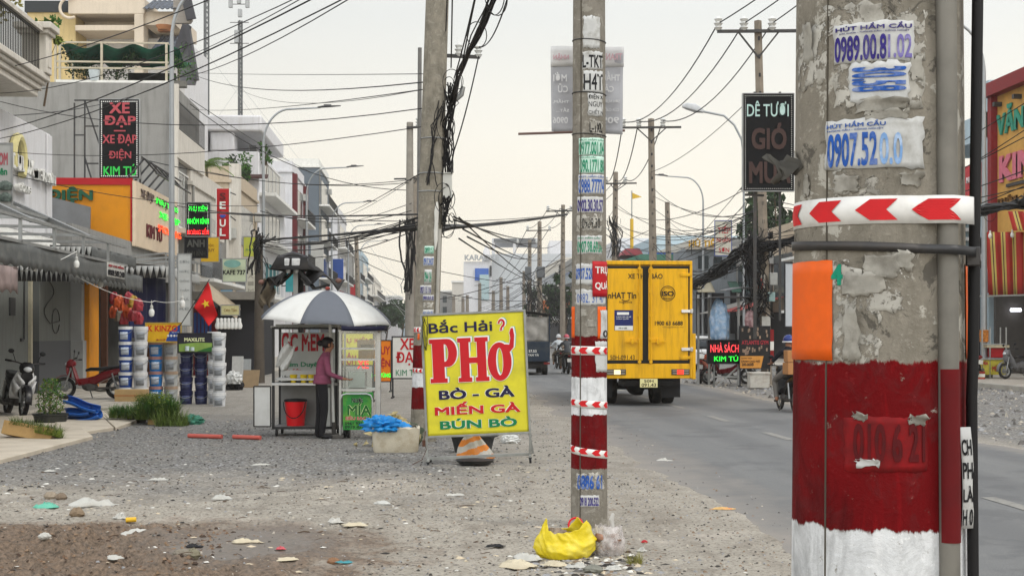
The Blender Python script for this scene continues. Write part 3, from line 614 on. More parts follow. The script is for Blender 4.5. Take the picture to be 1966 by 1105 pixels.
# --- the left pole with the crossarm and cable rack
lp = Pole(21.6, 812, .20, .0035, 'tall leaning concrete pole with a grey junction box and hanging cables behind the noodle sign',
          pole_mat('pole_concrete_left', [(1.06, 1.47, '#65050a'), (.83, 1.06, '#d2d4d6'), (.5, .83, '#65050a')], '#938d80', .25), h=10, lean=(.0325, 0))
Q = lp
LS = lambda px, py: px-812+812-(Q.lean[0]*(Q.z(py)-1.6))*F/Q.d      # undo the lean for the patch columns
def lstick(px0, px1, py0, py1, texts=(), mat=None):
    t0, t1 = Q.th(LS(px0, py0), 1.6), Q.th(LS(px1, py0), 1.6); z0, z1 = Q.z(py1), Q.z(py0)
    mb = MB(); mb.grid(lambda u, v: Q.P(t0+(t1-t0)*u, z0+(z1-z0)*v, .003), 8, 3); o = mb.build('sticker', mat or PAPER, Q.t, solid=.001)
    for st, u0, u1, v0, v1, m in texts:
        tm = MB(); text(tm, st, t0+(t1-t0)*u0, t0+(t1-t0)*u1, z1-(z1-z0)*v1, z1-(z1-z0)*v0, 0, .04, .001, fn=lambda x, y, z: Q.P(x, z, .0045-y)); tm.build('lettering', m, o, smooth=0)
lstick(815, 833, 472, 487, (('0899.51', .04, .96, .15, .9, INK_G),), M('sticker_mint', '#b9d6c9')); lstick(813, 833, 492, 511, (('0917.24.07', .04, .96, .15, .85, INK_B),))
lstick(815, 829, 517, 545, (('0944 124', .04, .96, .15, .85, INK_G),)); lstick(807, 828, 547, 565, (('0927 115 116', .04, .96, .15, .85, INK_V),)); lstick(812, 833, 566, 577, (('0989.30.81.02', .04, .96, .15, .85, INK_V),)); lstick(813, 832, 580, 592, (), PAPER_OLD); lstick(812, 832, 594, 604, (('HÚT HẦM CẦU', .04, .96, .15, .85, INK_B),))
lstick(802, 806, 640, 652, (), TAPE_O)
Q.chevrons(800, 824, 633, 633, 11, 3); Q.chevrons(800, 824, 711, 712, 9, 3)
f_ = Fr(21.5, 812)
def LZ(py): return f_.Z(py)
jb = MB(); jb.box(f_.X(850), f_.X(868), -.12, .06, LZ(380), LZ(333)); jb.build('junction_box', M('box_grey', '#b9b9b4', .5, 0, .05, 5, '#8c8a84', .4), Q.t, bevel=.006)
jb = MB(); jb.box(f_.X(851), f_.X(869), -.14, .075, LZ(333), LZ(331)); jb.build('box_lid', M('box_grey', '#b9b9b4'), Q.t, bevel=.003)
for py in (332, 367, 265): br = MB(); br.tube([Q.P(a, LZ(py), .006) for a in np.linspace(0, 2*math.pi, 20, endpoint=False)], .009, 5, closed=True); br.build('steel_band', STEEL, Q.t)
ca = MB(); ca.bar((f_.X(855), .0, LZ(104)), (f_.X(922), .0, LZ(106)), .055, .05); ca.build('crossarm', DKSTEEL, Q.t)
INS = M('porcelain', '#c9cac8', .25, 0, .05, 5)
def insulator(p, parent, s_=1.0):
    mb = MB(); mb.lathe([(0, -.02), (.03*s_, -.02), (.06*s_, .03*s_), (.035*s_, .05*s_), (.065*s_, .09*s_), (.035*s_, .11*s_), (.06*s_, .15*s_), (.03*s_, .18*s_), (0, .2*s_)], 10, p, cap=False); mb.build('insulator', INS, parent)
insulator((f_.X(881), 0, LZ(103)), Q.t); insulator((f_.X(919), 0, LZ(105)), Q.t)
hk = MB(); hk.tube([(f_.X(855), -.02, LZ(186)), (f_.X(876), -.05, LZ(188)), (f_.X(886), -.06, LZ(180)), (f_.X(890), -.06, LZ(165))], [.04, .05, .04, .03], 8); hk.build('cable_hook', STEEL, Q.t)
def tangle(mb, pts, spread, n, r=(.006, .014), loops=3):
    pts = [Vector(p) for p in pts]
    for _ in range(n):
        q = [p+Vector((random.gauss(0, spread), random.gauss(0, spread), random.gauss(0, spread*.6))) for p in pts]
        s_ = []
        for i in range(len(q)-1):
            for k in range(5): s_.append(q[i].lerp(q[i+1], k/5)+Vector((random.gauss(0, spread*.15), 0, random.gauss(0, spread*.15))))
        mb.tube(s_+[q[-1]], random.uniform(*r), 4)
    for _ in range(loops):
        c = random.choice(pts)+Vector((random.gauss(0, spread), random.gauss(0, spread), random.gauss(0, spread))); a = random.uniform(.08, .2); ax = random.uniform(0, 3)
        mb.tube([c+Vector((a*math.cos(t)*math.cos(ax), a*math.cos(t)*math.sin(ax), a*math.sin(t)*1.3)) for t in np.linspace(0, 6.28, 18, endpoint=False)], .006, 4, closed=True)
cm = MB(); tangle(cm, [(f_.X(x), -.1, LZ(y)) for x, y in ((866, 60+100), (868, 200), (860, 240), (858, 290), (857, 335))], .055, 13, loops=4)
tangle(cm, [(f_.X(x), -.12, LZ(y)) for x, y in ((858, 380), (856, 400), (854, 430))], .05, 8, (.01, .02), loops=7)
tangle(cm, [(f_.X(x), -.23, LZ(y)) for x, y in ((846, 200), (838, 245), (825, 300), (822, 360))], .05, 5, (.006, .01), 0)
cm.build('cable_tangle', CABLE, Q.t)
cd = MB(); cd.tube([Q.P(.75, z, .03) for z in np.linspace(.1, LZ(440), 8)], .028, 8); cd.build('conduit', M('conduit_grey', '#a5a29b', .6, 0, .1, 6, '#6f6a62', .5), Q.t)
cd = MB(); cd.tube([Q.P(.5, z, .004+.01*(i % 2)) for i, z in enumerate(np.linspace(LZ(480), LZ(388), 6))], [.01, .03, .035, .03, .04, .015], 8); cd.build('white_putty_streak', M('putty', '#c9c8c2', .9), Q.t)
# a thinner pole close behind it and its stepped iron strip
# ================================================================ NOODLE SIGN
YEL = M('banner_yellow', '#cbc22c', .55, 0, .07, 2.5, '#8d8430', .55, 2.2)
RED_I = M('sign_red', '#b5121d', .6, 0, .05, 8); NAVY_I = M('sign_navy', '#15123a', .6, 0, .05, 8); GRN_I = M('sign_green', '#067246', .6, 0, .05, 8); TEAL_I = M('sign_teal', '#2f9aa6', .6, 0, .05, 8); WHT_I = M('sign_white', '#dcdcd6', .6, 0, .03, 8)
fs = Fr(17.8, 921)
ps = thing('street_sign', 'yellow noodle soup sign board in large red letters on a wheeled steel stand', 'sign', fs.loc, fs.rz, ry=R(-2.6))
S = fs.S(1)
cx0 = 0.0; bw, bh = 97*S, 115*S; bz = HC+(HY-717)*S       # half sizes and centre height of the board
fx = lambda px: (px-918)*S+.0; 
def bp(px, py):                                             # sheared photo position on the board -> local x,z (un-rotated)
    a = R(2.6); dx, dz = (px-918)*S, -(py-717)*S
    return dx*math.cos(a)+dz*math.sin(a), bz-dx*math.sin(a)+dz*math.cos(a)
mb = MB(); mb.grid(lambda u, v: (-bw+2*bw*u, -.004*math.sin(u*9+v*5)*math.sin(math.pi*u)*math.sin(math.pi*v)-.003*math.sin(v*21+u*3)*(.3+u)*math.sin(math.pi*v)*math.sin(math.pi*u), bz-bh+2*bh*v), 40, 40)
board = mb.build('banner', YEL, ps, solid=.003)
fr = MB(); t = .028
fr.box(-bw-t, bw+t, -.014, .016, bz+bh, bz+bh+t); fr.box(-bw-t, bw+t, -.014, .016, bz-bh-t, bz-bh); fr.box(-bw-t, -bw, -.014, .016, bz-bh, bz+bh); fr.box(bw, bw+t, -.014, .016, bz-bh, bz+bh)
fr.build('frame', M('frame_steel', '#8d8f8c', .5, .5, .15, 8, '#5b5850', .5), ps, bevel=.003)
def letters(loops, mats, x, z, sx, sz, y):                 # loops in a unit box
    for k, (m, dx, dz, b, yy) in enumerate(mats):
        v, f = curve_fill([[(px*sx, pz*sz) for px, pz in lp] for lp in loops], b)
        q = MB(); q.add([(x+a+dx, y-yy-.0015*c_, z+b_+dz) for a, b_, c_ in v], f); q.build('lettering', m, board, smooth=0)
def arc(cx, cy, rx, ry, a0, a1, n=16): return [(cx+rx*math.cos(R(a0+(a1-a0)*i/n)), cy+ry*math.sin(R(a0+(a1-a0)*i/n))) for i in range(n+1)]
Pl = [[(0, 0), (.62, 0), (.62, .1), (.53, .1), (.53, .36), (.62, .36)]+arc(.66, .68, .34, .32, -90, 90)+[(.0, 1), (0, .9), (.1, .9), (.1, .1), (0, .1)],
      [(.53, .48), (.53, .88)]+arc(.55, .68, .13, .2, 90, -90)]
Hl = [[(0, 0), (.44, 0), (.44, .1), (.37, .1), (.37, .42), (.63, .42), (.63, .1), (.56, .1), (.56, 0), (1, 0), (1, .1), (.92, .1), (.92, .9), (1, .9), (1, 1), (.56, 1), (.56, .9), (.63, .9), (.63, .55), (.37, .55), (.37, .9), (.44, .9), (.44, 1), (0, 1), (0, .9), (.08, .9), (.08, .1), (0, .1)]]
Ol = [arc(.44, .42, .44, .42, -90, 28, 20)+[(.98, .72), (1.02, .98), (.98, 1.14), (.9, 1.14), (.84, 1.04), (.87, .92), (.82, .78), (.68, .79)]+arc(.44, .42, .44, .42, 62, 270, 26), arc(.44, .42, .13, .30, 0, 359, 24)]
hook = [[(.30, .0), (.52, .0), (.56, .22)]+arc(.5, .62, .42, .38, -50, 150, 14)+[(.02, .62), (.28, .60)]+arc(.48, .64, .2, .18, 150, -60, 10)+[(.34, .22)]]
st3 = lambda: ((TEAL_I, .021, .016, .004, .0035), (WHT_I, .010, .008, .008, .005), (WHT_I, 0, 0, .006, .0065), (RED_I, 0, 0, 0, .0085))
x0, z0 = bp(832, 735); x1, z1 = bp(881, 649); letters(Pl, st3(), x0, z0, x1-x0, z1-z0, 0)
x0, z0 = bp(886, 733); x1, z1 = bp(941, 646); letters(Hl, st3(), x0, z0, x1-x0, z1-z0, 0)
x0, z0 = bp(943, 731); x1, z1 = bp(991, 641); letters(Ol, st3(), x0, z0, (x1-x0), z1-z0, 0)
x0, z0 = bp(960, 634); x1, z1 = bp(975, 611); letters(hook, st3(), x0, z0, x1-x0, z1-z0, 0)
def line(s_, a, b, m, bold, out=None):
    x0, z0 = bp(*a); x1, z1 = bp(*b)
    if out: q = MB(); text(q, s_, x0, x1, z0, z1, -.003, bold+.035, .002); q.build('lettering', out, board, smooth=0)
    q = MB(); text(q, s_, x0, x1, z0, z1, -.0055, bold, .002); q.build('lettering', m, board, smooth=0)
line('Bắc Hải', (828, 640), (949, 609), NAVY_I, .03)
line('BÒ - GÀ', (848, 767), (992, 738), NAVY_I, .05, WHT_I); line('MIẾN GÀ', (840, 797), (1003, 765), RED_I, .05, WHT_I); line('BÚN BÒ', (850, 824), (997, 797), GRN_I, .05, WHT_I)
lg = MB(); zb = .10
lg.bar((-.66, 0, zb), (.66, 0, zb), .035); lg.bar((-.66, 0, zb), (-.66, 0, bz-bh), .03); lg.bar((.64, 0, zb), (.66, 0, bz-bh-.02), .03); lg.bar((.68, .03, zb), (.645, .03, bz-bh-.02), .03)
for sx in (-.64, .64): lg.bar((sx, -.22, .085), (sx, .35, .085), .03)
lg.build('stand', M('frame_steel', '#8d8f8c'), ps, bevel=.002)
for sx in (-.64, .64):
    for y_ in (-.2, .33):
        c_ = MB(); c_.cyl((sx-.014, y_, .034), (sx+.014, y_, .034), .034, n=14); c_.box(sx-.02, sx+.02, y_-.025, y_+.025, .06, .075); c_.build('caster', BLACK, ps)
wm = MB(); tangle(wm, [(-.62, -.03, bz+bh), (-.60, -.05, bz+bh-.15), (-.63, -.03, bz+bh-.42)], .025, 6, (.003, .005), 0); wm.build('wire_bundle', M('wire_olive', '#3a3a22', .6), ps)
wm = MB(); wm.tube([(-.66, -.02, .45), (-.69, -.05, .3), (-.66, -.06, .22), (-.72, -.1, .1), (-.85, -.15, .04)], .004, 5); wm.box(-.71, -.67, -.07, -.04, .26, .34); wm.build('power_lead', M('lead_brown', '#4a2f22', .6), ps)
# black basin with an orange-striped sack behind it
o = thing('basin', 'wide black rubber basin under the noodle sign', 'basin', tuple(W(908, HY, 19.6))[:2]+(0,), -YAW)
mb = MB(); mb.lathe([(.25, 0), (.30, .2), (.33, .22), (.33, .235), (.29, .22), (.24, .03)], 28); mb.xf(lambda p: Vector((p.x, p.y*.7, p.z))); mb.build('tub', M('basin_black', '#26282b', .5, 0, .2, 8, '#6b665d', .4), o)
mb = MB(); mb.tube([(.34*math.cos(a), .24*math.sin(a), .23) for a in np.linspace(0, 6.28, 32, endpoint=False)], .014, 6, closed=True); mb.build('rim', M('basin_black', '#26282b'), o)
# ================================================================ VEHICLES
TYRE = M('tyre_rubber', '#1d1d1f', .85, 0, .2, 20, '#6d665c', .5, 6); CHROME = M('chrome', '#c9cacb', .2, .9, .05); PLATE = M('plate_yellow', '#d7cf96', .6, 0, .05)
def wheel(parent, x, y, r, wd, ax='x', rimm=None, n=24):
    def T(p): return Vector((x, y, r))+(Vector((p.z, p.x, p.y)) if ax == 'x' else Vector((p.x, p.z, p.y)))
    mb = MB(); mb.lathe([(r*.72, -wd/2), (r*.95, -wd/2), (r, -wd*.3), (r, wd*.3), (r*.95, wd/2), (r*.72, wd/2), (r*.68, wd*.3), (r*.68, -wd*.3), (r*.72, -wd/2)], n, cap=False); mb.xf(T)
    t = mb.build('wheel', TYRE, parent)
    mb = MB(); mb.lathe([(r*.69, -wd*.32), (r*.6, -wd*.36), (r*.55, -wd*.15), (r*.25, -wd*.1), (r*.18, -wd*.45), (.0, -wd*.45)], n, cap=False); mb.lathe([(r*.69, wd*.32), (r*.6, wd*.36), (r*.55, wd*.15), (r*.25, wd*.1), (r*.18, wd*.45), (.0, wd*.45)], n, cap=False); mb.xf(T)
    mb.build('rim', rimm or STEEL, t)
def spoked(parent, x, y, r, wd, rimm, n=28):                 # motorbike wheel in the x-z plane
    mb = MB(); mb.tube([(x+(r-wd*.5)*math.cos(a), y, r+(r-wd*.5)*math.sin(a)) for a in np.linspace(0, 2*math.pi, n, endpoint=False)], wd*.5, 8, closed=True); t = mb.build('wheel', TYRE, parent)
    mb = MB(); mb.tube([(x+(r-wd)*math.cos(a), y, r+(r-wd)*math.sin(a)) for a in np.linspace(0, 2*math.pi, n, endpoint=False)], wd*.22, 6, closed=True)
    for k in range(10):
        a = 2*math.pi*k/10; mb.tube([(x+.03*math.cos(a+.5), y+.02*(-1)**k, r+.03*math.sin(a+.5)), (x+(r-wd)*math.cos(a), y, r+(r-wd)*math.sin(a))], .004, 4)
    mb.cyl((x, y-.05, r), (x, y+.05, r), .035, n=10); mb.build('rim', rimm, t)
    mb = MB(); mb.cyl((x, y-.045, r), (x, y-.04, r), .09, n=18); mb.build('brake_disc', STEEL, t)
TY = M('truck_yellow', '#dda602', .5, 0, .05, 2, '#7d5d14', .55, 3, streak=True); TBK = M('truck_seal', '#1c1a15', .7, 0, .2, 5); TTXT = M('truck_lettering', '#241f17', .6)
ft = Fr(31.8, 1247)
tr = thing('box_truck', 'yellow box truck driving away with shut rear doors and black lettering', 'truck', ft.loc, 0)
x, z = ft.X, ft.Z
xl, xr, zt, zb, zd = x(1159), x(1329), z(502), z(726), z(697)
mb = MB(); mb.box(xl, xr, .05, 5.2, zd-.02, zt); mb.build('cargo_box', TY, tr, bevel=.02)
mb = MB(); mb.box(xl-.01, xr+.01, -.02, .05, zt-.07, zt+.02); mb.box(xl-.012, xl+.045, -.02, .05, zb, zt-.07); mb.box(xr-.05, xr+.012, -.02, .05, zb, zt-.07); mb.box(xl+.045, xr-.05, -.03, .05, zb, zd-.01); mb.box(xr+.012, xr+.09, -.01, .35, zb-.02, z(640)); mb.build('rear_frame', TY, tr, bevel=.012)
mid_ = x(1239)
for a, b in ((xl+.05, mid_-.035), (mid_+.035, xr-.055)):
    mb = MB(); mb.box(a+.03, b-.03, -.022, .045, zd+.07, zt-.16); d_ = mb.build('door', TY, tr, bevel=.01)
    mb = MB(); mb.box(a-.0, b, -.012, .047, zt-.16, zt-.1); mb.box(a, b, -.012, .047, zd+.0, zd+.07); mb.box(a, a+.03, -.012, .047, zd+.07, zt-.16); mb.box(b-.03, b, -.012, .047, zd+.07, zt-.16); mb.build('door_seal', TBK, d_)
mb = MB(); mb.box(mid_-.034, mid_+.034, -.008, .046, zd, zt-.1); mb.build('centre_seal', TBK, tr)
for px in (1227, 1249):
    mb = MB(); mb.cyl((x(px), -.06, z(698)), (x(px), -.06, z(507)), .017, n=10)
    for py in (515, 560, 605, 650, 694): mb.box(x(px)-.035, x(px)+.035, -.075, -.02, z(py)-.025, z(py)+.025)
    s_ = -1 if px < 1239 else 1
    mb.bar((x(px), -.075, z(656)), (x(px)+s_*.34, -.065, z(655)), .03, .02); mb.box(x(px)+s_*.16-.03, x(px)+s_*.16+.03, -.08, -.02, z(660), z(650)); mb.build('locking_bar', TY, tr)
for py in (597, 670):
    mb = MB(); mb.box(x(1308), x(1331), -.06, -.02, z(py+3), z(py-3)); mb.cyl((x(1328), -.05, z(py+4)), (x(1328), -.05, z(py-4)), .03, n=10); mb.build('hinge', CHROME, tr, bevel=.006)
for py in (527, 686): 
    mb = MB(); mb.box(x(1306), x(1328), -.045, -.02, z(py+3), z(py-3)); mb.build('hinge', TY, tr, bevel=.006)
tm = MB()
for s_, a, b, c, d_, bo in (('XE THƯ BÁO', 1205, 1272, 523, 535, .02), ('nHAT TIn', 1167, 1221, 561, 573, .035), ('logistics', 1189, 1213, 577, 583, .0), ('1900 63 6688', 1257, 1311, 616, 624, .03), ('50H-091.43', 1171, 1218, 681, 690, .0)):
    text(tm, s_, x(a), x(b), z(d_), z(c), -.024, bo, .003)
tm.tube([(x(1193+px), -.026, z(575+2.4*math.sin(math.pi*px/15))) for px in range(0, 16, 3)], .008, 4); tm.build('lettering', TTXT, tr, smooth=0)
tm = MB(); text(tm, 'ntlogistics.vn', x(1272), x(1312), z(630), z(625), -.024, 0, .003); tm.build('lettering', M('faded_print', '#9a7a2a'), tr, smooth=0)
mb = MB(); mb.tube([(x(1282)+.165*math.cos(a), -.024, z(563)+.165*math.sin(a)) for a in np.linspace(0, 6.28, 30, endpoint=False)], .010, 4, closed=True); mb.tube([(x(1282)+.125*math.cos(a), -.024, z(563)+.125*math.sin(a)) for a in np.linspace(0, 6.28, 30, endpoint=False)], .005, 4, closed=True)
em = mb.build('round_emblem', M('emblem_brown', '#5b4512'), tr); tm = MB(); text(tm, 'ISO', x(1270), x(1294), z(568), z(558.5), -.028, .05, .003); text(tm, '9001:2015', x(1273), x(1291), z(574), z(571), -.026, 0, .003); tm.build('lettering', TTXT, em, smooth=0)
mb = MB(); mb.box(x(1179), x(1215), -.026, -.0225, z(634), z(595)); po = mb.build('poster', M('poster_blue', '#16205a', .5), tr)
mb = MB(); mb.box(x(1180), x(1214.5), -.029, -.0265, z(633.5), z(625)); mb.build('white_panel', WHITE, po); MB().box(x(1184), x(1207), -.029, -.0265, z(604), z(599)).build('white_panel', WHITE, po)
tm = MB(); text(tm, 'THÀNH VIÊN TÀI XẾ', x(1182), x(1211), z(609), z(606), -.027, .02, .002); text(tm, 'TOÀN QUỐC', x(1182), x(1207), z(613), z(610), -.027, .02, .002); tm.build('lettering', M('sign_white', '#d8d8d4'), po, smooth=0)
tm = MB(); text(tm, '1900 63 6688', x(1187), x(1203), z(631), z(628), -.03, .02, .002); tm.build('lettering', TTXT, po, smooth=0)
LAMP = M('lamp_clear', '#d9cfae', .25, 0, .1); 
for a, b, hot in ((1163, 1201, 1184), (1289, 1324, 1306)):
    mb = MB(); mb.box(x(a), x(b), -.05, -.03, z(719), z(708)); hl = mb.build('light_cluster', M('lamp_housing', '#4d463c', .5, 0, .2), tr, bevel=.004)
    mb = MB(); mb.box(x(a+2), x(b-2), -.058, -.05, z(712.5), z(710)); mb.box(x(a+2), x(b-2), -.058, -.05, z(717.5), z(715)); mb.build('reflector_strip', M('lamp_grey', '#8a8378', .3), hl)
    mb = MB(); mb.box(x(hot-6), x(hot+6), -.064, -.05, z(718), z(709.5)); mb.build('lamp', M('lamp_amber', '#f5dca0', .3, emit=1.2) if hot < 1239 else M('brake_lamp_lit', '#ee2a1c', .3, emit=2.5), hl)
mb = MB(); mb.box(x(1228), x(1262), -.05, -.035, z(743), z(726.5)); pl = mb.build('number_plate', PLATE, tr, bevel=.004)
tm = MB(); text(tm, '50H', x(1236), x(1254), z(733.5), z(728), -.05, .02, .003); text(tm, '091.43', x(1231), x(1259), z(741.5), z(735), -.05, .02, .003); tm.build('lettering', TTXT, pl, smooth=0)
mb = MB(); mb.box(xl+.1, xl+.2, .3, 7, .62, .9); mb.box(xr-.75, xr-.6, .3, 7, .62, .9); mb.box(xl+.35, xr-.3, .1, .2, .48, .58); mb.box(xl+.5, xr-.5, .4, 1.2, .45, .64); mb.box(xl+.3, xr-.3, .2, 6.5, .68, zd-.03)
mb.cyl((xl+.3, 1.5, .42), (xr-.3, 1.5, .42), .09, n=10); mb.ell((mid_, 1.5, .42), (.24, .2, .22), 14, 8); mb.build('chassis', M('chassis_black', '#1c1b1b', .8, 0, .2, 5, '#4d463d', .5), tr)
for a, b in ((1160, 1183), (1280, 1318)):
    mb = MB(); mb.box(x(a), x(b), .75, .765, z(765), z(728)); mb.build('mud_flap', BLACK, tr)
for px in (1279, 1303, 1166, 1188): wheel(tr, x(px), 1.5, .40, .23, rimm=M('rim_grey', '#6d6b67', .6, .3))
for sx in (xl+.25, xr-.35): wheel(tr, sx, 5.9, .40, .24, rimm=M('rim_grey', '#6d6b67'))
mb = MB(); mb.prism([(0, .55), (1.75, .55), (1.75, 1.2), (1.55, 2.25), (0, 2.3)], xl+.05, xr-.05); mb.xf(lambda p: Vector((p.y, p.x+5.35, p.z))); mb.build('cab', TY, tr, bevel=.06)
mb = MB(); mb.box(xl+.2, xr-.2, 7.02, 7.06, 1.3, 2.0); mb.build('windscreen', M('dark_glass', '#1c2326', .1), tr)
# ---- second truck: canvas-backed, behind the sign
f2 = Fr(55.7, 1008); t2 = thing('cargo_truck', 'dark blue canvas topped pickup truck driving far ahead behind the noodle sign', 'truck', f2.loc, 0)
x, z = f2.X, f2.Z
NAVY = M('truck_navy', '#1d2a38', .6, 0, .1, 3, '#4d4c49', .5); CANV = M('tarpaulin_clear', '#8d8a84', .5, 0, .25, 3, '#4d4a45', .6)
mb = MB(); mb.box(x(960), x(1056), 0, 3.0, z(694), z(655)); mb.build('cargo_bed', NAVY, t2, bevel=.03)
tm = MB(); text(tm, '57.53', x(1015), x(1030), z(676), z(671), -.002, .02, .004); text(tm, 'TOYOTA'[:0]+'TAXI TẢI', x(1014), x(1034), z(683), z(678), -.002, .02, .004); tm.build('lettering', M('sign_white', '#d8d8d4'), t2, smooth=0)
mb = MB(); mb.grid(lambda u, v: (x(962)+(x(1054)-x(962))*u, .02+.05*math.sin(u*14+v*3)*math.sin(v*7), z(655)+(z(608)-z(655))*v), 24, 12); mb.build('rear_curtain', CANV, t2, solid=.01)
mb = MB(); mb.grid(lambda u, v: (x(957)+(x(1059)-x(957))*u, -.1+3.2*v, z(604)+.12*math.sin(math.pi*u)-.03*math.sin(v*12)), 12, 12); mb.build('canvas_roof', M('tarpaulin_dark', '#22211f', .8, 0, .2, 4, '#55504a', .4), t2, solid=.03)
mb = MB()
for px in (961, 1055):
    for y_ in (.0, 1.5, 2.95): mb.bar((x(px), y_, z(655)), (x(px), y_, z(605)), .05)
mb.build('roof_frame', NAVY, t2)
mb = MB(); mb.box(x(966), x(1050), .1, 3.2, z(706), z(694)); mb.box(x(990), x(1030), .02, .1, z(708), z(700)); mb.build('chassis', M('chassis_black', '#1c1b1b'), t2)
for px in (968, 1048): wheel(t2, x(px), .7, .33, .22, rimm=M('rim_grey', '#6d6b67')); wheel(t2, x(px), 3.6, .33, .2, rimm=M('rim_grey', '#6d6b67'))
for px in (966, 1050):
    mb = MB(); mb.box(x(px)-.12, x(px)+.12, -.03, 0, z(699), z(695)); mb.build('tail_light', M('lamp_red', '#6a1512', .4), t2)
mb = MB(); mb.prism([(0, .45), (1.6, .45), (1.55, 1.05), (1.2, 1.75), (0, 1.8)], x(962), x(1054)); mb.xf(lambda p: Vector((p.y, p.x+3.1, p.z))); mb.build('cab', NAVY, t2, bevel=.05)
# ---- motorbikes
def shell(mb, sec, n=10):                                   # sections: (x, zc, halfwidth, halfheight)
    vs = []
    for x_, zc, hw, hh in sec:
        for j in range(n):
            a = 2*math.pi*j/n; ca, sa_ = math.cos(a), math.sin(a)
            vs.append((x_, hw*math.copysign(abs(ca)**.7, ca), zc+hh*math.copysign(abs(sa_)**.7, sa_)))
    k = len(sec); mb.add(vs, [(i*n+j, i*n+(j+1) % n, (i+1)*n+(j+1) % n, (i+1)*n+j) for i in range(k-1) for j in range(n)]+[tuple(range(n)), tuple((k-1)*n+j for j in range(n))[::-1]])
def motorbike(label, loc, rz, body, trim, group=None, scooter=False, lean=.10, lit=False):
    t = thing('motorbike', label, 'motorbike', loc, rz, group, rx=lean)
    bm_ = M('bike_'+body[0], body[1], .3, 0, .06, 4, '#3d352d', .25); tm_ = M('bike_'+trim[0], trim[1], .4, 0, .08, 4)
    r = .27
    spoked(t, .62, 0, r, .085, STEEL); spoked(t, -.62, 0, r, .10, STEEL)
    mb = MB()
    for s_ in (-.075, .075): mb.tube([(.62, s_, r), (.47, s_, .72)], .022, 8)
    mb.tube([(.47, -.075, .72), (.47, .075, .72)], .03, 8); mb.tube([(.47, 0, .70), (.42, 0, .92)], .028, 8); mb.build('fork', STEEL, t)
    mb = MB(); mb.grid(lambda u, v: (.62+(r+.035)*math.cos(R(-5+150*u)), (v-.5)*.13*(1-.2*abs(u-.5)), r+(r+.035)*math.sin(R(-5+150*u))+.012*math.sin(math.pi*v)), 14, 5); mb.build('front_fender', bm_, t, solid=.006)
    mb = MB(); mb.grid(lambda u, v: (-.62+(r+.04)*math.cos(R(50+130*u)), (v-.5)*.12, r+(r+.04)*math.sin(R(50+130*u))+.01*math.sin(math.pi*v)), 12, 4); mb.build('rear_fender', BLACK, t, solid=.006)
    # leg shield and front cowl
    mb = MB(); mb.grid(lambda u, v: (.33+.13*u-.06*(2*v-1)**2*(1-u*.5)-.1*max(0, .35-u), (v-.5)*(.36-.12*u+.12*math.sin(math.pi*u)), .33+.50*u), 10, 10); mb.build('leg_shield', tm_ if scooter else bm_, t, solid=.02)
    mb = MB(); shell(mb, [(.36, .86, .05, .04), (.42, .88, .12, .09), (.50, .87, .13, .11), (.56, .84, .10, .09), (.60, .82, .05, .05)]); cw = mb.build('front_cowl', bm_, t)
    mb = MB(); mb.ell((.575, 0, .85), (.05, .075, .05), 12, 8); mb.build('headlight', M('headlamp_glass', '#c8ccd0', .15), t)
    mb = MB(); shell(mb, [(.46, .60, .03, .10), (.53, .66, .10, .12), (.57, .70, .11, .10), (.60, .75, .05, .04)]); mb.build('nose_panel', bm_, t)
    mb = MB(); shell(mb, [(.36, .42, .07, .07), (.1, .42, .085, .10), (-.1, .45, .10, .12), (-.3, .56, .13, .12), (-.6, .66, .12, .09), (-.92, .74, .05, .05)]); mb.build('body_panel', bm_, t)
    mb = MB(); shell(mb, [(.12, .70, .08, .03), (0, .73, .12, .045), (-.25, .73, .14, .045), (-.5, .77, .13, .045), (-.78, .79, .09, .035)]); mb.build('seat', M('seat_vinyl', '#19191b', .5, 0, .15, 10), t)
    mb = MB(); mb.ell((.02, 0, .30), (.20, .11, .11), 14, 9); mb.cyl((-.02, -.14, .28), (-.02, .14, .28), .085, n=14); mb.bar((-.05, -.1, .26), (-.62, -.1, r), .05); mb.bar((-.05, .1, .26), (-.62, .1, r), .05); mb.build('engine', M('engine_grey', '#4a4846', .6, .3, .2, 8), t)
    mb = MB(); mb.tube([(.05, -.12, .24), (-.2, -.15, .20), (-.45, -.17, .24), (-.85, -.18, .34)], [.02, .025, .045, .05], 10); mb.build('exhaust', M('exhaust_steel', '#77756f', .4, .7), t)
    mb = MB()
    for s_ in (-.12, .12): mb.tube([(-.62, s_, r+.02), (-.52, s_, .62)], .022, 8)
    mb.build('shock_absorber', STEEL, t)
    mb = MB(); mb.tube([(.30, -.33, .98), (.38, -.18, .97), (.42, 0, .93), (.38, .18, .97), (.30, .33, .98)], .013, 8); hb = mb.build('handlebar', DKSTEEL, t)
    for s_ in (-1, 1):
        mb = MB(); mb.tube([(.34, s_*.24, .975), (.29, s_*.34, .985)], .02, 8); mb.build('grip', BLACK, hb)
        mb = MB(); mb.tube([(.38, s_*.18, .97), (.36, s_*.24, 1.12)], .007, 5); mb.ell((.35, s_*.27, 1.15), (.018, .055, .04), 10, 7); mb.build('mirror', BLACK, t)
    mb = MB(); shell(mb, [(-.88, .73, .06, .04), (-.95, .74, .055, .035), (-.97, .74, .03, .02)], 8); mb.build('tail_light', M('lamp_red_lit', '#e0281c', .3, emit=1.5) if lit else M('lamp_red', '#6a1512', .3), t)
    mb = MB(); mb.box(-.96, -.95, -.08, .08, .5, .64); mb.build('number_plate', M('plate_white', '#c9c8c2', .6), t)
    mb = MB(); mb.tube([(0, .1, .22), (-.08, .2, .02)], .014, 6); mb.build('kickstand', DKSTEEL, t)
    return t
def GP(px, py, dd=0):
    p = G(px, py); return (p.x, p.y, 0)
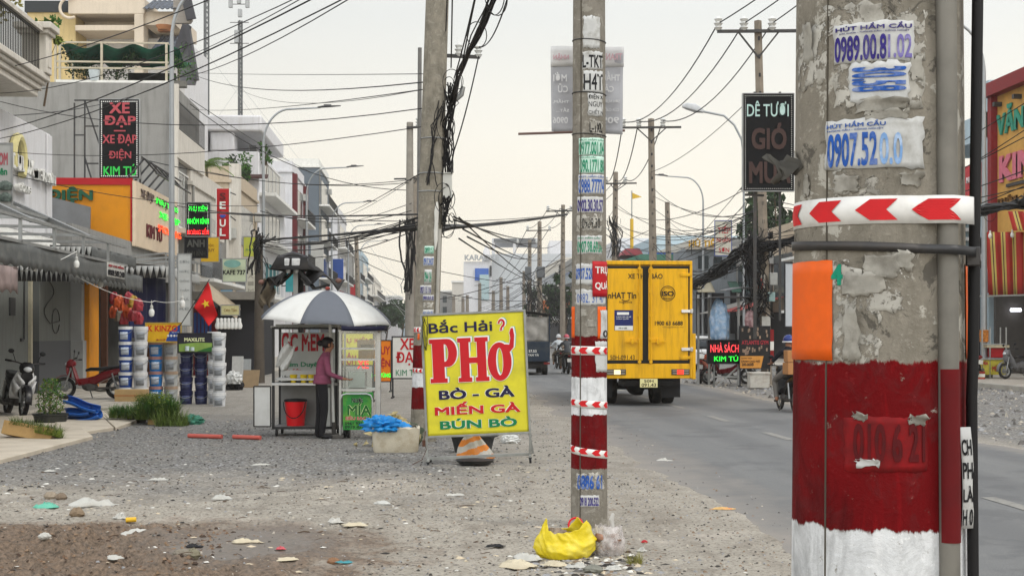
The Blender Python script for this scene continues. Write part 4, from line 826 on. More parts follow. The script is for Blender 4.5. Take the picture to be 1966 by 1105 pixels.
motorbike('red underbone motorbike parked side on in the open shop front', W(174, HY, 34.5).to_tuple()[:2]+(.05,), R(183), ('dark_red', '#6d0f18'), ('light_grey', '#b9b9ba'), lean=.08)
sc_b = motorbike('white and black scooter parked facing the road at the far left', W(28, HY, 28).to_tuple()[:2]+(.0,), R(-62), ('coal', '#1c1c1f'), ('white', '#cfd0d2'), scooter=True, lean=-.12)
sc_b.scale = (1.12, 1.12, 1.12)
mb = MB()
for s_ in (-1, 1):
    mb.add([(.60, s_*.03, .62), (.56, s_*.15, .76), (.52, s_*.17, .70), (.55, s_*.04, .52)], [(0, 1, 2, 3)]); mb.add([(.56, s_*.10, .52), (.44, s_*.20, .66), (.30, s_*.19, .50), (.42, s_*.13, .38)], [(0, 1, 2, 3)])
mb.build('white_stripe', M('bike_white', '#cfd0d2'), sc_b, solid=.02)
motorbike('dark red motorbike parked behind the glowing book shop sign', W(1398, HY, 45.6).to_tuple()[:2]+(.0,), R(170), ('maroon', '#5a0e18'), ('black', '#1a1a1c'))
motorbike('orange motorbike parked beside the rear wheel of the yellow truck', W(1350, HY, 47).to_tuple()[:2]+(.0,), R(70), ('orange', '#a8451f'), ('black', '#1a1a1c'))
motorbike('motorbike with silver trim parked in the dim striped awning shop', W(1958, HY, 47).to_tuple()[:2]+(.14,), R(200), ('silver', '#6a6a6c'), ('black', '#1a1a1c'))
motorbike('red motorbike half hidden behind the front pole at the right kerb', W(1850, HY, 47.5).to_tuple()[:2]+(.14,), R(100), ('bright_red', '#8f1a1c'), ('black', '#1a1a1c'))
# ---- people: one skinned surface from a skeleton
def figure(label, loc, rz, joints, bones, mats, name='person'):
    t = thing(name, label, 'person', loc, rz)
    ids = {k: i for i, k in enumerate(joints)}
    me = bpy.data.meshes.new('body'); me.from_pydata([j[:3] for j in joints.values()], [(ids[a], ids[b]) for a, b, _ in bones], [])
    o = bpy.data.objects.new('tmp', me); COL.objects.link(o); md = o.modifiers.new('skin', 'SKIN'); md.use_smooth_shade = True; md.branch_smoothing = .6
    o.modifiers.new('sub', 'SUBSURF').levels = 1
    for i, j in enumerate(joints.values()):
        s_ = me.skin_vertices[0].data[i]; s_.radius = (j[3], j[4] if len(j) > 4 else j[3]); s_.use_root = (i == 0)
    m2 = bpy.data.meshes.new_from_object(o.evaluated_get(bpy.context.evaluated_depsgraph_get())); bpy.data.objects.remove(o)
    J = {k: (Vector(v[:3]), v[3]) for k, v in joints.items()}
    names = list(dict.fromkeys(b[2] for b in bones)); 
    for n_ in names: m2.materials.append(mats[n_])
    for p in m2.polygons:
        best = 9
        for a, b, mt in bones:
            pa, pb = J[a][0], J[b][0]; ab = pb-pa; k = max(0, min(1, (p.center-pa).dot(ab)/max(1e-9, ab.length_squared)))
            d_ = (p.center-pa-ab*k).length/((J[a][1]*(1-k)+J[b][1]*k))
            if d_ < best: best = d_; p.material_index = names.index(mt)
        p.use_smooth = True
    m2.name = 'body'; b = bpy.data.objects.new('body', m2); COL.objects.link(b); b.parent = t
    return t
def hand(j, bo, pre, wrist, palm, dirv, side, curl=.5, m='skin'):
    d = Vector(dirv).normalized(); s_ = Vector(side).normalized(); dn = d.cross(s_)
    j[pre+'palm'] = (*palm, .026, .017)
    bo.append((wrist, pre+'palm', m))
    for k, (off, ln) in enumerate(((-.028, .062), (-.010, .075), (.010, .070), (.027, .055))):
        a = Vector(palm)+d*.04+s_*off; b = a+d*ln*.5; c = b+(d*(1-curl)+dn*curl).normalized()*ln*.5
        j[f'{pre}k{k}'] = (*a, .011); j[f'{pre}m{k}'] = (*b, .009); j[f'{pre}t{k}'] = (*c, .007)
        bo += [(pre+'palm', f'{pre}k{k}', m), (f'{pre}k{k}', f'{pre}m{k}', m), (f'{pre}m{k}', f'{pre}t{k}', m)]
    a = Vector(palm)-s_*.035+d*.005; b = a-s_*.02+d*.035
    j[pre+'th'] = (*a, .011); j[pre+'tt'] = (*b, .008); bo += [(pre+'palm', pre+'th', m), (pre+'th', pre+'tt', m)]
SKIN = M('skin', '#9a6b52', .6, 0, .08, 10); HAIR = M('hair_black', '#141012', .5, 0, .2, 30)
PINK = M('knit_pink', '#85475f', .9, 0, .12, 18, '#56303f', .5); TROUS = M('trousers_black', '#17161a', .85, 0, .15, 12)
fw = Fr(22.15, 622)
j = {'pelvis': (-.03, 0, .90, .125, .15), 'waist': (-.035, 0, 1.01, .115, .14), 'chest': (-.02, 0, 1.17, .12, .155), 'upper': (.015, 0, 1.29, .09, .13), 'neck': (.06, 0, 1.365, .048), 'jaw': (.085, 0, 1.425, .066), 'head': (.082, 0, 1.49, .085), 'crown': (.075, 0, 1.545, .06), 'nose': (.165, 0, 1.462, .014)}
bo = [('pelvis', 'waist', 'top'), ('waist', 'chest', 'top'), ('chest', 'upper', 'top'), ('upper', 'neck', 'skin'), ('neck', 'jaw', 'skin'), ('jaw', 'head', 'skin'), ('head', 'crown', 'skin'), ('jaw', 'nose', 'skin')]
for n_, s_, fo in (('l', 1, -.03), ('r', -1, .02)):
    j.update({n_+'hip': (-.035, s_*.085, .84, .098), n_+'knee': (-.02+fo, s_*.085, .46, .066), n_+'ankle': (-.06+fo, s_*.085, .09, .052), n_+'heel': (-.075+fo, s_*.085, .04, .04), n_+'toe': (.11+fo, s_*.10, .03, .032),
              n_+'sho': (.015, s_*.155, 1.275, .062), n_+'elb': (.055, s_*.205, 1.02, .047), n_+'wri': (.27, s_*.13, .945, .029)})
    bo += [('pelvis', n_+'hip', 'legs'), (n_+'hip', n_+'knee', 'legs'), (n_+'knee', n_+'ankle', 'legs'), (n_+'ankle', n_+'heel', 'legs'), (n_+'heel', n_+'toe', 'shoe'), ('upper', n_+'sho', 'top'), (n_+'sho', n_+'elb', 'top'), (n_+'elb', n_+'wri', 'top')]
    hand(j, bo, n_, n_+'wri', (.335, s_*.12, .935), (1, 0, -.15), (0, -s_, 0), .5)
wo_ = figure('street vendor in a pink top and black trousers standing between her carts', fw.loc, fw.rz+R(14), j, bo, {'top': PINK, 'skin': SKIN, 'legs': TROUS, 'shoe': BLACK})
mb = MB(); mb.ell((.055, 0, 1.505), (.105, .095, .098), 18, 12); hr = mb.build('hair', HAIR, wo_)
hr.data.transform(Matrix.Translation((0, 0, 0)))
for v in hr.data.vertices:
    if v.co.x > .10 and v.co.z < 1.53: v.co.x = .10-(v.co.x-.10)*.2
mb = MB(); mb.ell((-.055, 0, 1.50), (.055, .05, .05), 12, 8); mb.build('hair_bun', HAIR, wo_)
mb = MB()
for s_ in (-1, 1): mb.ell((.148, s_*.034, 1.482), (.008, .014, .008), 8, 6); 
mb.build('eyes', M('eye_dark', '#20191a', .2), wo_)
mb = MB(); mb.ell((.147, 0, 1.423), (.01, .024, .008), 8, 6); mb.build('mouth', M('lip', '#7d3d3a', .5), wo_)
mb = MB()
for s_ in (-1, 1): mb.ell((.07, s_*.088, 1.47), (.018, .01, .03), 8, 6)
mb.build('ears', SKIN, wo_)
mb = MB(); mb.grid(lambda u, v: (-.03+(.128+.012*(v < .3))*math.cos(u*6.283)+.0*v, .152*math.sin(u*6.283), .86+.14*v), 20, 4); mb.build('shirt_hem', PINK, wo_, solid=.006)
def rider(label, loc, rz, shirt, legs, helm, bike, trim, load=False, sc=1, helm2=None):
    b = motorbike(label[1], loc, rz, bike, trim, lean=0, lit=False)
    j = {'pelvis': (-.22, 0, .86, .13, .16), 'waist': (-.21, 0, .98, .12, .15), 'chest': (-.17, 0, 1.16, .125, .165), 'upper': (-.13, 0, 1.29, .09, .14), 'neck': (-.10, 0, 1.37, .05), 'jaw': (-.075, 0, 1.43, .068), 'head': (-.08, 0, 1.50, .085), 'crown': (-.08, 0, 1.55, .06), 'nose': (.01, 0, 1.46, .014)}
    bo = [('pelvis', 'waist', 'top'), ('waist', 'chest', 'top'), ('chest', 'upper', 'top'), ('upper', 'neck', 'skin'), ('neck', 'jaw', 'skin'), ('jaw', 'head', 'skin'), ('head', 'crown', 'skin'), ('jaw', 'nose', 'skin')]
    for n_, s_ in (('l', 1), ('r', -1)):
        j.update({n_+'hip': (-.16, s_*.11, .82, .10), n_+'knee': (.24, s_*.22, .66, .07), n_+'ankle': (.10, s_*.21, .29, .048), n_+'heel': (.06, s_*.21, .23, .038), n_+'toe': (.24, s_*.22, .21, .03),
                  n_+'sho': (-.13, s_*.17, 1.275, .065), n_+'elb': (-.02, s_*.33, 1.06, .047), n_+'wri': (.22, s_*.30, 1.0, .03)})
        bo += [('pelvis', n_+'hip', 'legs'), (n_+'hip', n_+'knee', 'legs'), (n_+'knee', n_+'ankle', 'legs'), (n_+'ankle', n_+'heel', 'skin'), (n_+'heel', n_+'toe', 'shoe'), ('upper', n_+'sho', 'top'), (n_+'sho', n_+'elb', 'top'), (n_+'elb', n_+'wri', 'skin')]
        hand(j, bo, n_, n_+'wri', (.28, s_*.30, 1.0), (1, 0, -.1), (0, -s_, 0), .8)
    p = figure(label[0], loc, rz, j, bo, {'top': M('shirt_'+shirt[0], shirt[1], .85), 'skin': SKIN, 'legs': M('cloth_'+legs[0], legs[1], .85), 'shoe': M('sandal_brown', '#3a2a22')})
    mb = MB(); mb.ell((-.085, 0, 1.515), (.135, .118, .115), 18, 12); h = mb.build('helmet', M('helmet_'+helm[0], helm[1], .25), p)
    for v in h.data.vertices: v.co.z = max(v.co.z, 1.455)
    mb = MB(); mb.tube([(-.085+.137*math.cos(a), .12*math.sin(a), 1.475) for a in np.linspace(0, 6.28, 24, endpoint=False)], .016, 6, closed=True); mb.build('helmet_rim', M('helmet_'+(helm2 or helm)[0], (helm2 or helm)[1], .3), h)
    mb = MB()
    for s_ in (-1, 1): mb.ell((-.01, s_*.034, 1.475), (.008, .014, .008), 8, 6)
    mb.build('eyes', M('eye_dark', '#20191a'), p)
    b.scale = p.scale = (sc, sc, sc)
    return b, p
fr_ = Fr(30, 1512)
rider(('motorcyclist in a dark shirt and blue helmet half hidden by the front pole', 'dark motorbike loaded with boxes ridden at the right road edge'), fr_.loc, R(90), ('ink', '#16171f'), ('grey', '#6f6b66'), ('blue', '#20306e'), ('black', '#1a1a1c'), ('black', '#1a1a1c'), helm2=('white', '#d0d0d0'))
CARD = M('cardboard', '#a9794d', .85, 0, .08, 6, '#7d5836', .4)
for k, (z0, w_, lab) in enumerate(((.80, .42, 'cardboard box lowest on the rear rack of the motorcyclist'), (1.055, .40, 'cardboard box stacked highest behind the motorcyclist'))):
    t = thing('cardboard_box', lab, 'box', (fr_.loc[0], fr_.loc[1]-.62, z0), R(2-5*k), 'boxes on the motorbike')
    mb = MB(); mb.box(-w_/2, w_/2, -.2, .2, 0, .245); mb.build('carton', CARD, t, bevel=.006)
    mb = MB(); mb.box(-w_/2-.002, w_/2+.002, -.202, -.2+.4+.002, .10, .13) if 0 else mb.box(-.03, .03, -.203, .203, .01, .247); mb.build('packing_tape', M('tape_tan', '#b99665', .4), t)
    tm = MB(); text(tm, 'Yuki' if k else 'VIP', w_*.1, w_*.42, .02, .07, -.203, .02, .002); tm.build('lettering', M('ink_brown', '#4d3421'), t, smooth=0)
fr2 = Fr(58, 1087)
rider(('far motorcyclist in a grey shirt with a pink and white helmet riding away', 'black motorbike with a white plate ridden away past the middle pole'), fr2.loc, R(92), ('slate', '#4d4f53'), ('khaki', '#6a5f50'), ('pink', '#b8505c'), ('black', '#1a1a1c'), ('black', '#1a1a1c'), helm2=('white', '#d0d0d0'))
fr3 = Fr(66, 1072)
rider(('farther rider in a white shirt and pale helmet beside the blue truck', 'small far motorbike ridden beside the blue truck'), fr3.loc, R(92), ('pale', '#b7bcc0'), ('khaki', '#6a5f50'), ('pale', '#b9b9bb'), ('black', '#1a1a1c'), ('black', '#1a1a1c'))
# ================================================================ STALLS, BUCKETS, PLANTS ON THE LEFT
def fparts(d, pc): f = Fr(d, pc); return f, f.X, f.Z
INOX = M('stainless', '#b5b7b8', .3, .8, .08, 6, '#77736c', .3); GLASS = None
def glass(nm='stall_glass', tint=(.9, .94, .93), a=.22):
    if nm in MATS: return MATS[nm]
    m = bpy.data.materials.new(nm); m.use_nodes = True; nt, N, L = nodes(m); nt.nodes.clear(); MATS[nm] = m
    tr_ = N('ShaderNodeBsdfTransparent'); tr_.inputs[0].default_value = (*tint, 1); gl = N('ShaderNodeBsdfGlossy'); gl.inputs['Roughness'].default_value = .08; gl.inputs[0].default_value = (.9, .9, .9, 1)
    fr_ = N('ShaderNodeFresnel'); fr_.inputs[0].default_value = 1.45; ad = N('ShaderNodeMath', operation='ADD'); L(fr_.outputs[0], ad.inputs[0]); ad.inputs[1].default_value = a*.25
    mx = N('ShaderNodeMixShader'); L(ad.outputs[0], mx.inputs[0]); L(tr_.outputs[0], mx.inputs[1]); L(gl.outputs[0], mx.inputs[2]); o = N('ShaderNodeOutputMaterial'); L(mx.outputs[0], o.inputs[0]); return m
GL = glass()
BLKF = M('cart_black_frame', '#1d1d1f', .5, .2, .15, 8, '#4a453f', .4); PANELG = M('cart_grey_panel', '#7f8080', .5, .2, .1, 4, '#55524d', .4); PANELL = M('cart_light_panel', '#c3c4c2', .55, 0, .06, 4, '#8d897f', .35)
# --- food cart
f, x, z = fparts(22.6, 610)
ct = thing('food_cart', 'black framed snail stall cart with red lettered glass and open grey cupboard', 'cart', f.loc, f.rz)
x0, x1 = x(522), x(648); zc, zb, zt = z(737), z(821), z(629)
mb = MB(); 
for xx in (x0+.02, x1-.02):
    for y_ in (.02, .68): mb.bar((xx, y_, zb), (xx, y_, zt), .04)
for zz in (zb, zc, zt):
    mb.bar((x0, .02, zz), (x1, .02, zz), .04); mb.bar((x0, .68, zz), (x1, .68, zz), .04)
    for xx in (x0+.02, x1-.02): mb.bar((xx, .02, zz), (xx, .68, zz), .04)
mb.build('frame', BLKF, ct)
mb = MB(); mb.box(x0+.04, x1-.04, .64, .66, zb, zc); mb.box(x0+.04, x1-.04, .05, .64, zb+.0, zb+.02); mb.build('cupboard_lining', PANELG, ct)
mb = MB(); mb.box(x0, x1, -.02, .72, zc-.02, zc+.02); mb.build('counter', M('counter_steel', '#b9babb', .35, .6, .06), ct, bevel=.004)
mb = MB(); mb.box(x0+.04, x1-.04, .06, .62, z(730), z(726)); mb.box(x0+.04, x1-.04, .62, .66, z(735), z(712)); mb.build('inner_shelf', PANELL, ct)
mb = MB(); mb.box(x0-.02, x1+.02, .0, .72, zt, zt+.03); mb.box(x0+.05, x1-.05, .04, .68, zt+.03, z(622)); mb.build('roof_panel', M('cart_roof', '#b8b8b4', .6), ct, bevel=.005)
mb = MB(); mb.box(x(488), x(520), -.02, .0, z(818), z(741)); mb.box(x(489), x(519), -.026, -.02, z(816), z(743)); dr = mb.build('open_door', PANELL, ct)
mb = MB(); mb.bar((x(488), -.02, z(818)), (x(488), -.02, z(741)), .02); mb.bar((x(520), -.02, z(818)), (x(520), -.02, z(741)), .02); mb.bar((x(488), -.02, z(818)), (x(520), -.02, z(818)), .02); mb.bar((x(488), -.02, z(741)), (x(520), -.02, z(741)), .02); mb.build('door_trim', BLKF, dr)
mb = MB(); mb.box(x(607), x(633), .03, .05, z(818), z(744)); mb.build('side_door', PANELL, ct)
mb = MB(); mb.box(x0+.04, x1-.04, .66, .665, z(716), z(638)); gp = mb.build('lettered_glass', M('milky_glass', '#aeb1ae', .25, 0, .08, 3), ct)
def letter(parent, items, y):
    for s_, a, b, c, d_, m, bo in items:
        q = MB(); text(q, s_, x(a), x(b), z(d_), z(c), y, bo, .003); q.build('lettering', m, parent, smooth=0)
SRED = M('vinyl_red', '#a3202c', .6); SGRN = M('vinyl_green', '#1f7a52', .6)
letter(gp, (('ỌC MEM', 528, 612, 684, 638, SRED, .05), ('Cẩm Duyên', 529, 606, 708, 693, SGRN, .03), ('Bia Sệt', 531, 567, 717, 709, SRED, .02)), .655)
letter(ct, (('Lẩu Thái', 530, 556, 728, 722, M('ink_black2', '#141417'), .03),), .615)
for px in (546, 585): 
    mb = MB(); mb.ell((x(px), .5, z(652)), (.025, .025, .035), 10, 7); mb.cyl((x(px), .5, z(648)), (x(px), .5, zt), .01, n=6); mb.build('bulb', M('bulb_white', '#d8d8d4', .3), ct)
for px in (530, 640): 
    mb = MB(); mb.cyl((x(px)-.015, .06, .06), (x(px)+.015, .06, .06), .06, n=18); mb.bar((x(px), .06, .06), (x(px), .06, zb), .03); mb.build('caster', BLACK, ct)
    mb = MB(); mb.cyl((x(px)-.015, .62, .06), (x(px)+.015, .62, .06), .06, n=18); mb.bar((x(px), .62, .06), (x(px), .62, zb), .03); mb.build('caster', BLACK, ct)
def place(fr, px, y, zz): # a world point from a frame's local
    c, s_ = math.cos(fr.rz), math.sin(fr.rz); lx = fr.X(px); return (fr.loc[0]+lx*c-y*s_, fr.loc[1]+lx*s_+y*c, zz)
t = thing('bucket', 'red plastic bucket with a black rim inside the open cart cupboard', 'bucket', place(f, 563, .25, zb+.025), f.rz)
s_ = f.S(1); hgt = 50*s_; mb = MB(); mb.lathe([(0, 0), (17*s_, 0), (21.5*s_, hgt*.95), (20.5*s_, hgt*.95), (16*s_, .02), (0, .02)], 26, cap=False); mb.build('pail', M('bucket_red', '#c8141c', .35, 0, .05, 6), t)
mb = MB(); mb.lathe([(21.5*s_, hgt*.93), (22.6*s_, hgt*.94), (22.6*s_, hgt), (20*s_, hgt*1.02), (0, hgt*1.05)], 26, cap=False); mb.build('lid', BLACK, t)
mb = MB(); mb.tube([(21*s_*math.cos(a), -21*s_*abs(math.sin(a))*.6-.12, hgt*.93-.26*abs(math.sin(a))) for a in np.linspace(0, math.pi, 14)], .008, 6); mb.build('handle', BLACK, t)
for px, lab in ((561.5, 'yellow plastic cup nearest the left post of the snail cart'), (581, 'yellow plastic cup in the middle of the row on the cart shelf'), (596, 'yellow plastic cup beside the arm of the pink vendor')):
    t = tag(MB().lathe([(0, 0), (.045, 0), (.062, .13), (.058, .13), (.043, .01), (0, .01)], 18, cap=False).build('cup', M('cup_yellow', '#c9ad17', .4), None), lab, 'cup', 'yellow cups on the cart')
    t.location = place(f, px, .12, zc+.022); t.rotation_euler.z = f.rz
t = MB(); t.grid(lambda u, v: ((u-.5)*(.16+.06*math.sin(v*3)), .03*math.sin(u*9+v*5), -.42*v+.02*math.sin(u*7)), 8, 12); t = tag(t.build('plastic_bag', M('bag_white', '#c9cac8', .4, 0, .06, 8), solid=.02), 'white plastic bag hanging in front of the cart glass', 'bag'); t.location = place(f, 555, .08, z(661)); t.rotation_euler = (0, .35, f.rz)
# --- sugar cane juice cart
f, x, z = fparts(22.2, 690)
jc = thing('juice_cart', 'stainless steel sugar cane juice cart with glass case and green sign', 'cart', f.loc, f.rz)
x0, x1 = x(651), x(725); mb = MB()
for xx in (x0+.02, x1-.02):
    for y_ in (.0, .6): mb.bar((xx, y_, .06), (xx, y_, z(635)), .035)
for py in (635, 669, 690, 748): 
    mb.bar((x0, 0, z(py)), (x1, 0, z(py)), .03); mb.bar((x0, .6, z(py)), (x1, .6, z(py)), .03); mb.bar((x0+.02, 0, z(py)), (x0+.02, .6, z(py)), .03); mb.bar((x1-.02, 0, z(py)), (x1-.02, .6, z(py)), .03)
mb.build('frame', INOX, jc)
mb = MB(); mb.bar((x(727), -.02, z(840)), (x(727), -.02, z(638)), .07); mb.build('corner_post', INOX, jc, bevel=.004)
mb = MB(); mb.box(x0, x1+.05, -.03, .63, z(635), z(632.5)); mb.build('top', INOX, jc, bevel=.003)
mb = MB(); mb.box(x0+.04, x1-.04, .02, .58, z(748.5), z(746)); mb.box(x0+.04, x1-.04, .02, .58, z(670), z(669)); mb.build('shelf', INOX, jc)
mb = MB(); mb.box(x0+.04, x1-.04, -.004, .0, z(746), z(637)); mb.build('glass_pane', GL, jc)
mb = MB(); mb.box(x(666), x(699), .15, .45, z(745), z(713)); mb.build('press_box', INOX, jc, bevel=.006)
mb = MB(); mb.box(x(683), x(716), .2, .5, z(669), z(652)); mb.build('carton', M('stall_carton', '#b3907a', .8), jc); 
mb = MB(); mb.box(x(685), x(716), .22, .5, z(688), z(672)); mb.build('display_box', M('display_orange', '#b98248', .6, 0, .2, 9), jc)
mb = MB(); mb.ell((x(709), .3, z(657)), (.05, .08, .06), 12, 8); mb.box(x(690), x(716), .18, .2, z(669), z(661)); mb.build('dark_cloth', M('cloth_dark', '#1c1a20', .9), jc)
mb = MB(); mb.box(x(659), x(717), -.05, -.03, z(824), z(752)); gs = mb.build('green_sign', M('sign_leaf_green', '#2d8a3a', .5, 0, .25, 2.5, '#9cc43c', .8, 2.2), jc)
def letter2(parent, items, y):
    for s_, a, b, c, d_, m, bo in items:
        q = MB(); text(q, s_, x(a), x(b), z(d_), z(c), y, bo, .002); q.build('lettering', m, parent, smooth=0)
letter2(gs, (('Nước', 676, 698, 772, 762, WHT_I, .06), ('MÍA', 668, 713, 796, 772, M('sign_cream', '#dfe3b0'), .06), ('SIÊU SẠCH', 664, 711, 807, 797, WHT_I, .08)), -.0505); letter2(gs, (('Nước', 676, 698, 772, 762, INK_K, .03), ('MÍA', 668, 713, 796, 772, M('cane_green', '#1f5f2a'), .03), ('SIÊU SẠCH', 664, 711, 807, 797, RED_I, .03), ('0961 921 678', 663, 713, 814.5, 809, INK_K, .02), ('0919 472 2', 663, 707, 821.5, 816, INK_K, .02)), -.0535)
mb = MB(); mb.tube([(x(655), -.1, .06), (x(655), -.1, z(766)), (x(659), -.1, z(757)), (x(666), -.1, z(755)), (x(706), -.1, z(755)), (x(713), -.1, z(758)), (x(716), -.1, z(766)), (x(716), -.1, .06)], .014, 8); mb.build('push_rail', INOX, jc)
for px in (661, 668, 716): mb = MB(); mb.cyl((x(px)-.02, .1, .09), (x(px)+.02, .1, .09), .09, n=18); mb.build('caster', BLACK, jc)
# --- umbrella over the carts
f, x, z = fparts(22.3, 640)
um = thing('umbrella', 'big parasol with alternating white and grey panels shading the food carts', 'umbrella', f.loc, f.rz)
ax, az = x(629), z(557); rx_ = f.S(130); UW = M('parasol_white', '#c9c9c6', .7, 0, .05, 4, '#98948b', .3); UG = M('parasol_grey', '#5f636b', .7, 0, .06, 4); UN = M('parasol_navy', '#141430', .7)
tilt = Matrix.Rotation(R(3.2), 3, 'Y') @ Matrix.Rotation(R(4), 3, 'X')
def dome(a, k): return Vector((rx_*math.sin(k*1.0)/math.sin(1.0)*math.cos(a), rx_*math.sin(k)/math.sin(1.0)*math.sin(a), -f.S(58)*(1-math.cos(k*1.0))/(1-math.cos(1.0))))
for kind, m in ((0, UW), (1, UG)):
    for q in range(4):
        a0 = R(-90-14+45*(2*q+1-kind)); mb = MB()
        def fn(u, v):
            a = a0+R(45)*u; k = .02+v*.98; p = dome(a, k); e_ = (2*u-1)**2; p.z += -(1-e_)*0+f.S(5)*(1-e_)*v**3-f.S(3)*(1-e_)*v; p.xy *= 1-.05*(1-e_)*v
            return Vector((ax, 0, az))+tilt @ p
        mb.grid(fn, 8, 12); mb.build('canopy_panel', m, um, solid=.004)
mb = MB(); mb.cyl((x(641), 0, .05), (x(633), 0, z(600)), .024, n=12); mb.cyl((x(633), 0, z(600)), (ax, 0, az+.02), .016, n=10); mb.ell((x(637), 0, z(718)), (.04, .04, .035), 10, 7); mb.build('pole', WHITE, um)
mb = MB(); mb.ell((ax, 0, az+.03), (.04, .04, .03), 10, 7); mb.build('finial', M('finial_red', '#8a3a30', .5), um)
mb = MB(); mb.box(x(620), x(662), -.22, .22, .0, .06); mb.cyl((x(641), 0, .05), (x(641), 0, .25), .035, n=12); mb.build('base', M('umbrella_base', '#4a4744', .8, 0, .2), um, bevel=.01)
mb = MB()
for k in range(8):
    a = R(-90-14+45*k); mb.tube([Vector((ax, 0, az))+tilt @ (dome(a, kk)-Vector((0, 0, .012))) for kk in np.linspace(.05, 1, 8)], .006, 5); mb.tube([(x(633.5), 0, z(610)), Vector((ax, 0, az))+tilt @ (dome(a, .55)-Vector((0, 0, .02)))], .006, 5)
mb.build('ribs', STEEL, um)
mb = MB(); mb.grid(lambda u, v: Vector((ax, 0, az))+tilt @ (dome(R(-70+50*u), 1)*(1-.0)+Vector((0, .0, -f.S(9)*v))), 8, 2); mb.build('valance_navy', UN, um, solid=.004)
# --- folded black awning on a post behind
f, x, z = fparts(27, 572)
fa = thing('folding_awning', 'folded black awning on a steel post with drooping wings behind the umbrella', 'awning', f.loc, f.rz)
BF = M('awning_black', '#1c1b1c', .75, 0, .2, 5, '#4a4238', .4)
mb = MB(); mb.bar((x(568), 0, 0), (x(568), 0, z(502)), .09); mb.build('post', STEEL, fa)
mb = MB(); mb.bar((x(576), .1, 0), (x(576), .1, z(500)), .1); mb.build('rear_post', BF, fa)
mb = MB(); c = [(x(527), -.5, z(519)), (x(600), -.5, z(519)), (x(612), .5, z(519)), (x(540), .5, z(519)), (x(538), -.3, z(493)), (x(594), -.3, z(493)), (x(565), 0, z(483))]
mb.add(c, [(0, 1, 5, 4), (4, 5, 6), (1, 2, 6, 5), (2, 3, 6), (3, 0, 4, 6)]); mb.build('hood', BF, fa, solid=.015)
mb = MB(); mb.bar((x(538), -.31, z(496)), (x(598), -.31, z(496)), .03); mb.bar((x(538), -.31, z(496)), (x(567), -.31, z(485)), .03); mb.bar((x(598), -.31, z(496)), (x(567), -.31, z(485)), .03); mb.build('hood_trim', M('trim_grey', '#55555a', .6), fa)
for sx in (-1, 1):
    mb = MB()
    cxm = 567+sx*18; ex = 567+sx*(88 if sx > 0 else 58)
    mb.grid(lambda u, v: (x(cxm+(ex-cxm)*u), -.5+1.1*v+.03*math.sin(u*9), z(506+(40 if sx < 0 else 34)*u**.9)-.35*(1-v)*(.4+.3*math.sin(u*5+1))*1.3-.05*math.sin(u*8+v*3)), 14, 8); mb.build('wing', BF, fa, solid=.02)
    mb = MB(); mb.bar((x(567+sx*6), -.3, z(512)), (x(567+sx*42), -.4, z(555)), .06); mb.bar((x(567+sx*8), .2, z(520)), (x(567+sx*25), -.2, z(545)), .05); mb.bar((x(567+sx*42), -.4, z(555)), (x(567+sx*(70 if sx > 0 else 55)), -.3, z(548)), .05); mb.build('folding_arm', BLKF, fa)
    mb = MB(); mb.ell((x(ex), -.4, z(543 if sx < 0 else 540)), (.06, .05, .05), 10, 7); mb.build('end_cap', M('cap_brown', '#7a5a50', .7), fa)
    mb = MB(); mb.box(x(567+sx*7-7), x(567+sx*7+7) if 0 else x(567+sx*10+5), -.45, -.25, z(518), z(498)); mb.lathe([(.03, 0), (.05, .05), (.03, .1)], 8, (x(567+sx*8), -.36, z(518)-.08)); mb.build('floodlight', M('lamp_white_plastic', '#c8c9c9', .4, 0, .05, 9, '#55524d', .5, 8), fa, bevel=.02)
mb = MB(); mb.grid(lambda u, v: (x(507+24*u)+.05*math.sin(v*7), -.4+.08*math.sin(u*9+v*3), z(543+50*v)+.08*math.sin(u*5)), 8, 12); mb.build('hanging_sheet', M('sheet_brown', '#5d5446', .9, 0, .2, 5), fa, solid=.015)
# --- small roadside board signs behind the carts
def board(name, lab, cat, d, pc, rect, m, items, legs=True, frame=None, base=None, rz=None, depth=.03, wy=0):
    f, x, z = fparts(d, pc); t = thing(name, lab, cat, f.loc, f.rz if rz is None else rz); a, b, c, e_ = rect
    mb = MB(); mb.box(x(a), x(b), 0, depth, z(e_), z(c)); pnl = mb.build('panel', m, t, bevel=.004)
    mb = MB(); w_ = .03
    for q in ((x(a)-w_, x(b)+w_, z(c), z(c)+w_), (x(a)-w_, x(b)+w_, z(e_)-w_, z(e_)), (x(a)-w_, x(a), z(e_), z(c)), (x(b), x(b)+w_, z(e_), z(c))): mb.box(q[0], q[1], -.01, depth+.01, q[2], q[3])
    if legs:
        for px in (a, b): mb.bar((x(px), depth/2, 0), (x(px), depth/2, z(e_)), .04); mb.bar((x(px), -.3, .02), (x(px), .35, .02), .04)
    mb.build('frame', frame or DKSTEEL, t)
    for it in items:
        s_, a_, b_, c_, d_, m_, bo = it[:7]; q = MB(); text(q, s_, x(a_), x(b_), z(d_), z(c_), -.001, bo, .006); q.build('lettering', m_, pnl, smooth=0)
    return t
SORG = M('board_orange', '#d9780f', .55, 0, .06, 3); SWH = M('board_white', '#cfcfca', .6, 0, .04, 3, '#a09a8e', .3)
GLOWG = M('led_green', '#27e03c', .4, emit=1.1); GLOWR = M('led_red', '#ff2a2a', .4, emit=1.1)
board('street_sign', 'orange sign board with dark red letters just right of the juice cart', 'sign', 40, 737, (719, 750, 654, 731), SORG, (('QUY', 719, 749, 683, 664, SRED, .03), ('ĐIỆN', 718, 749, 707, 686, SRED, .04), ('PHỤ TÙNG', 714, 750, 726, 714, GLOWG, .05)))
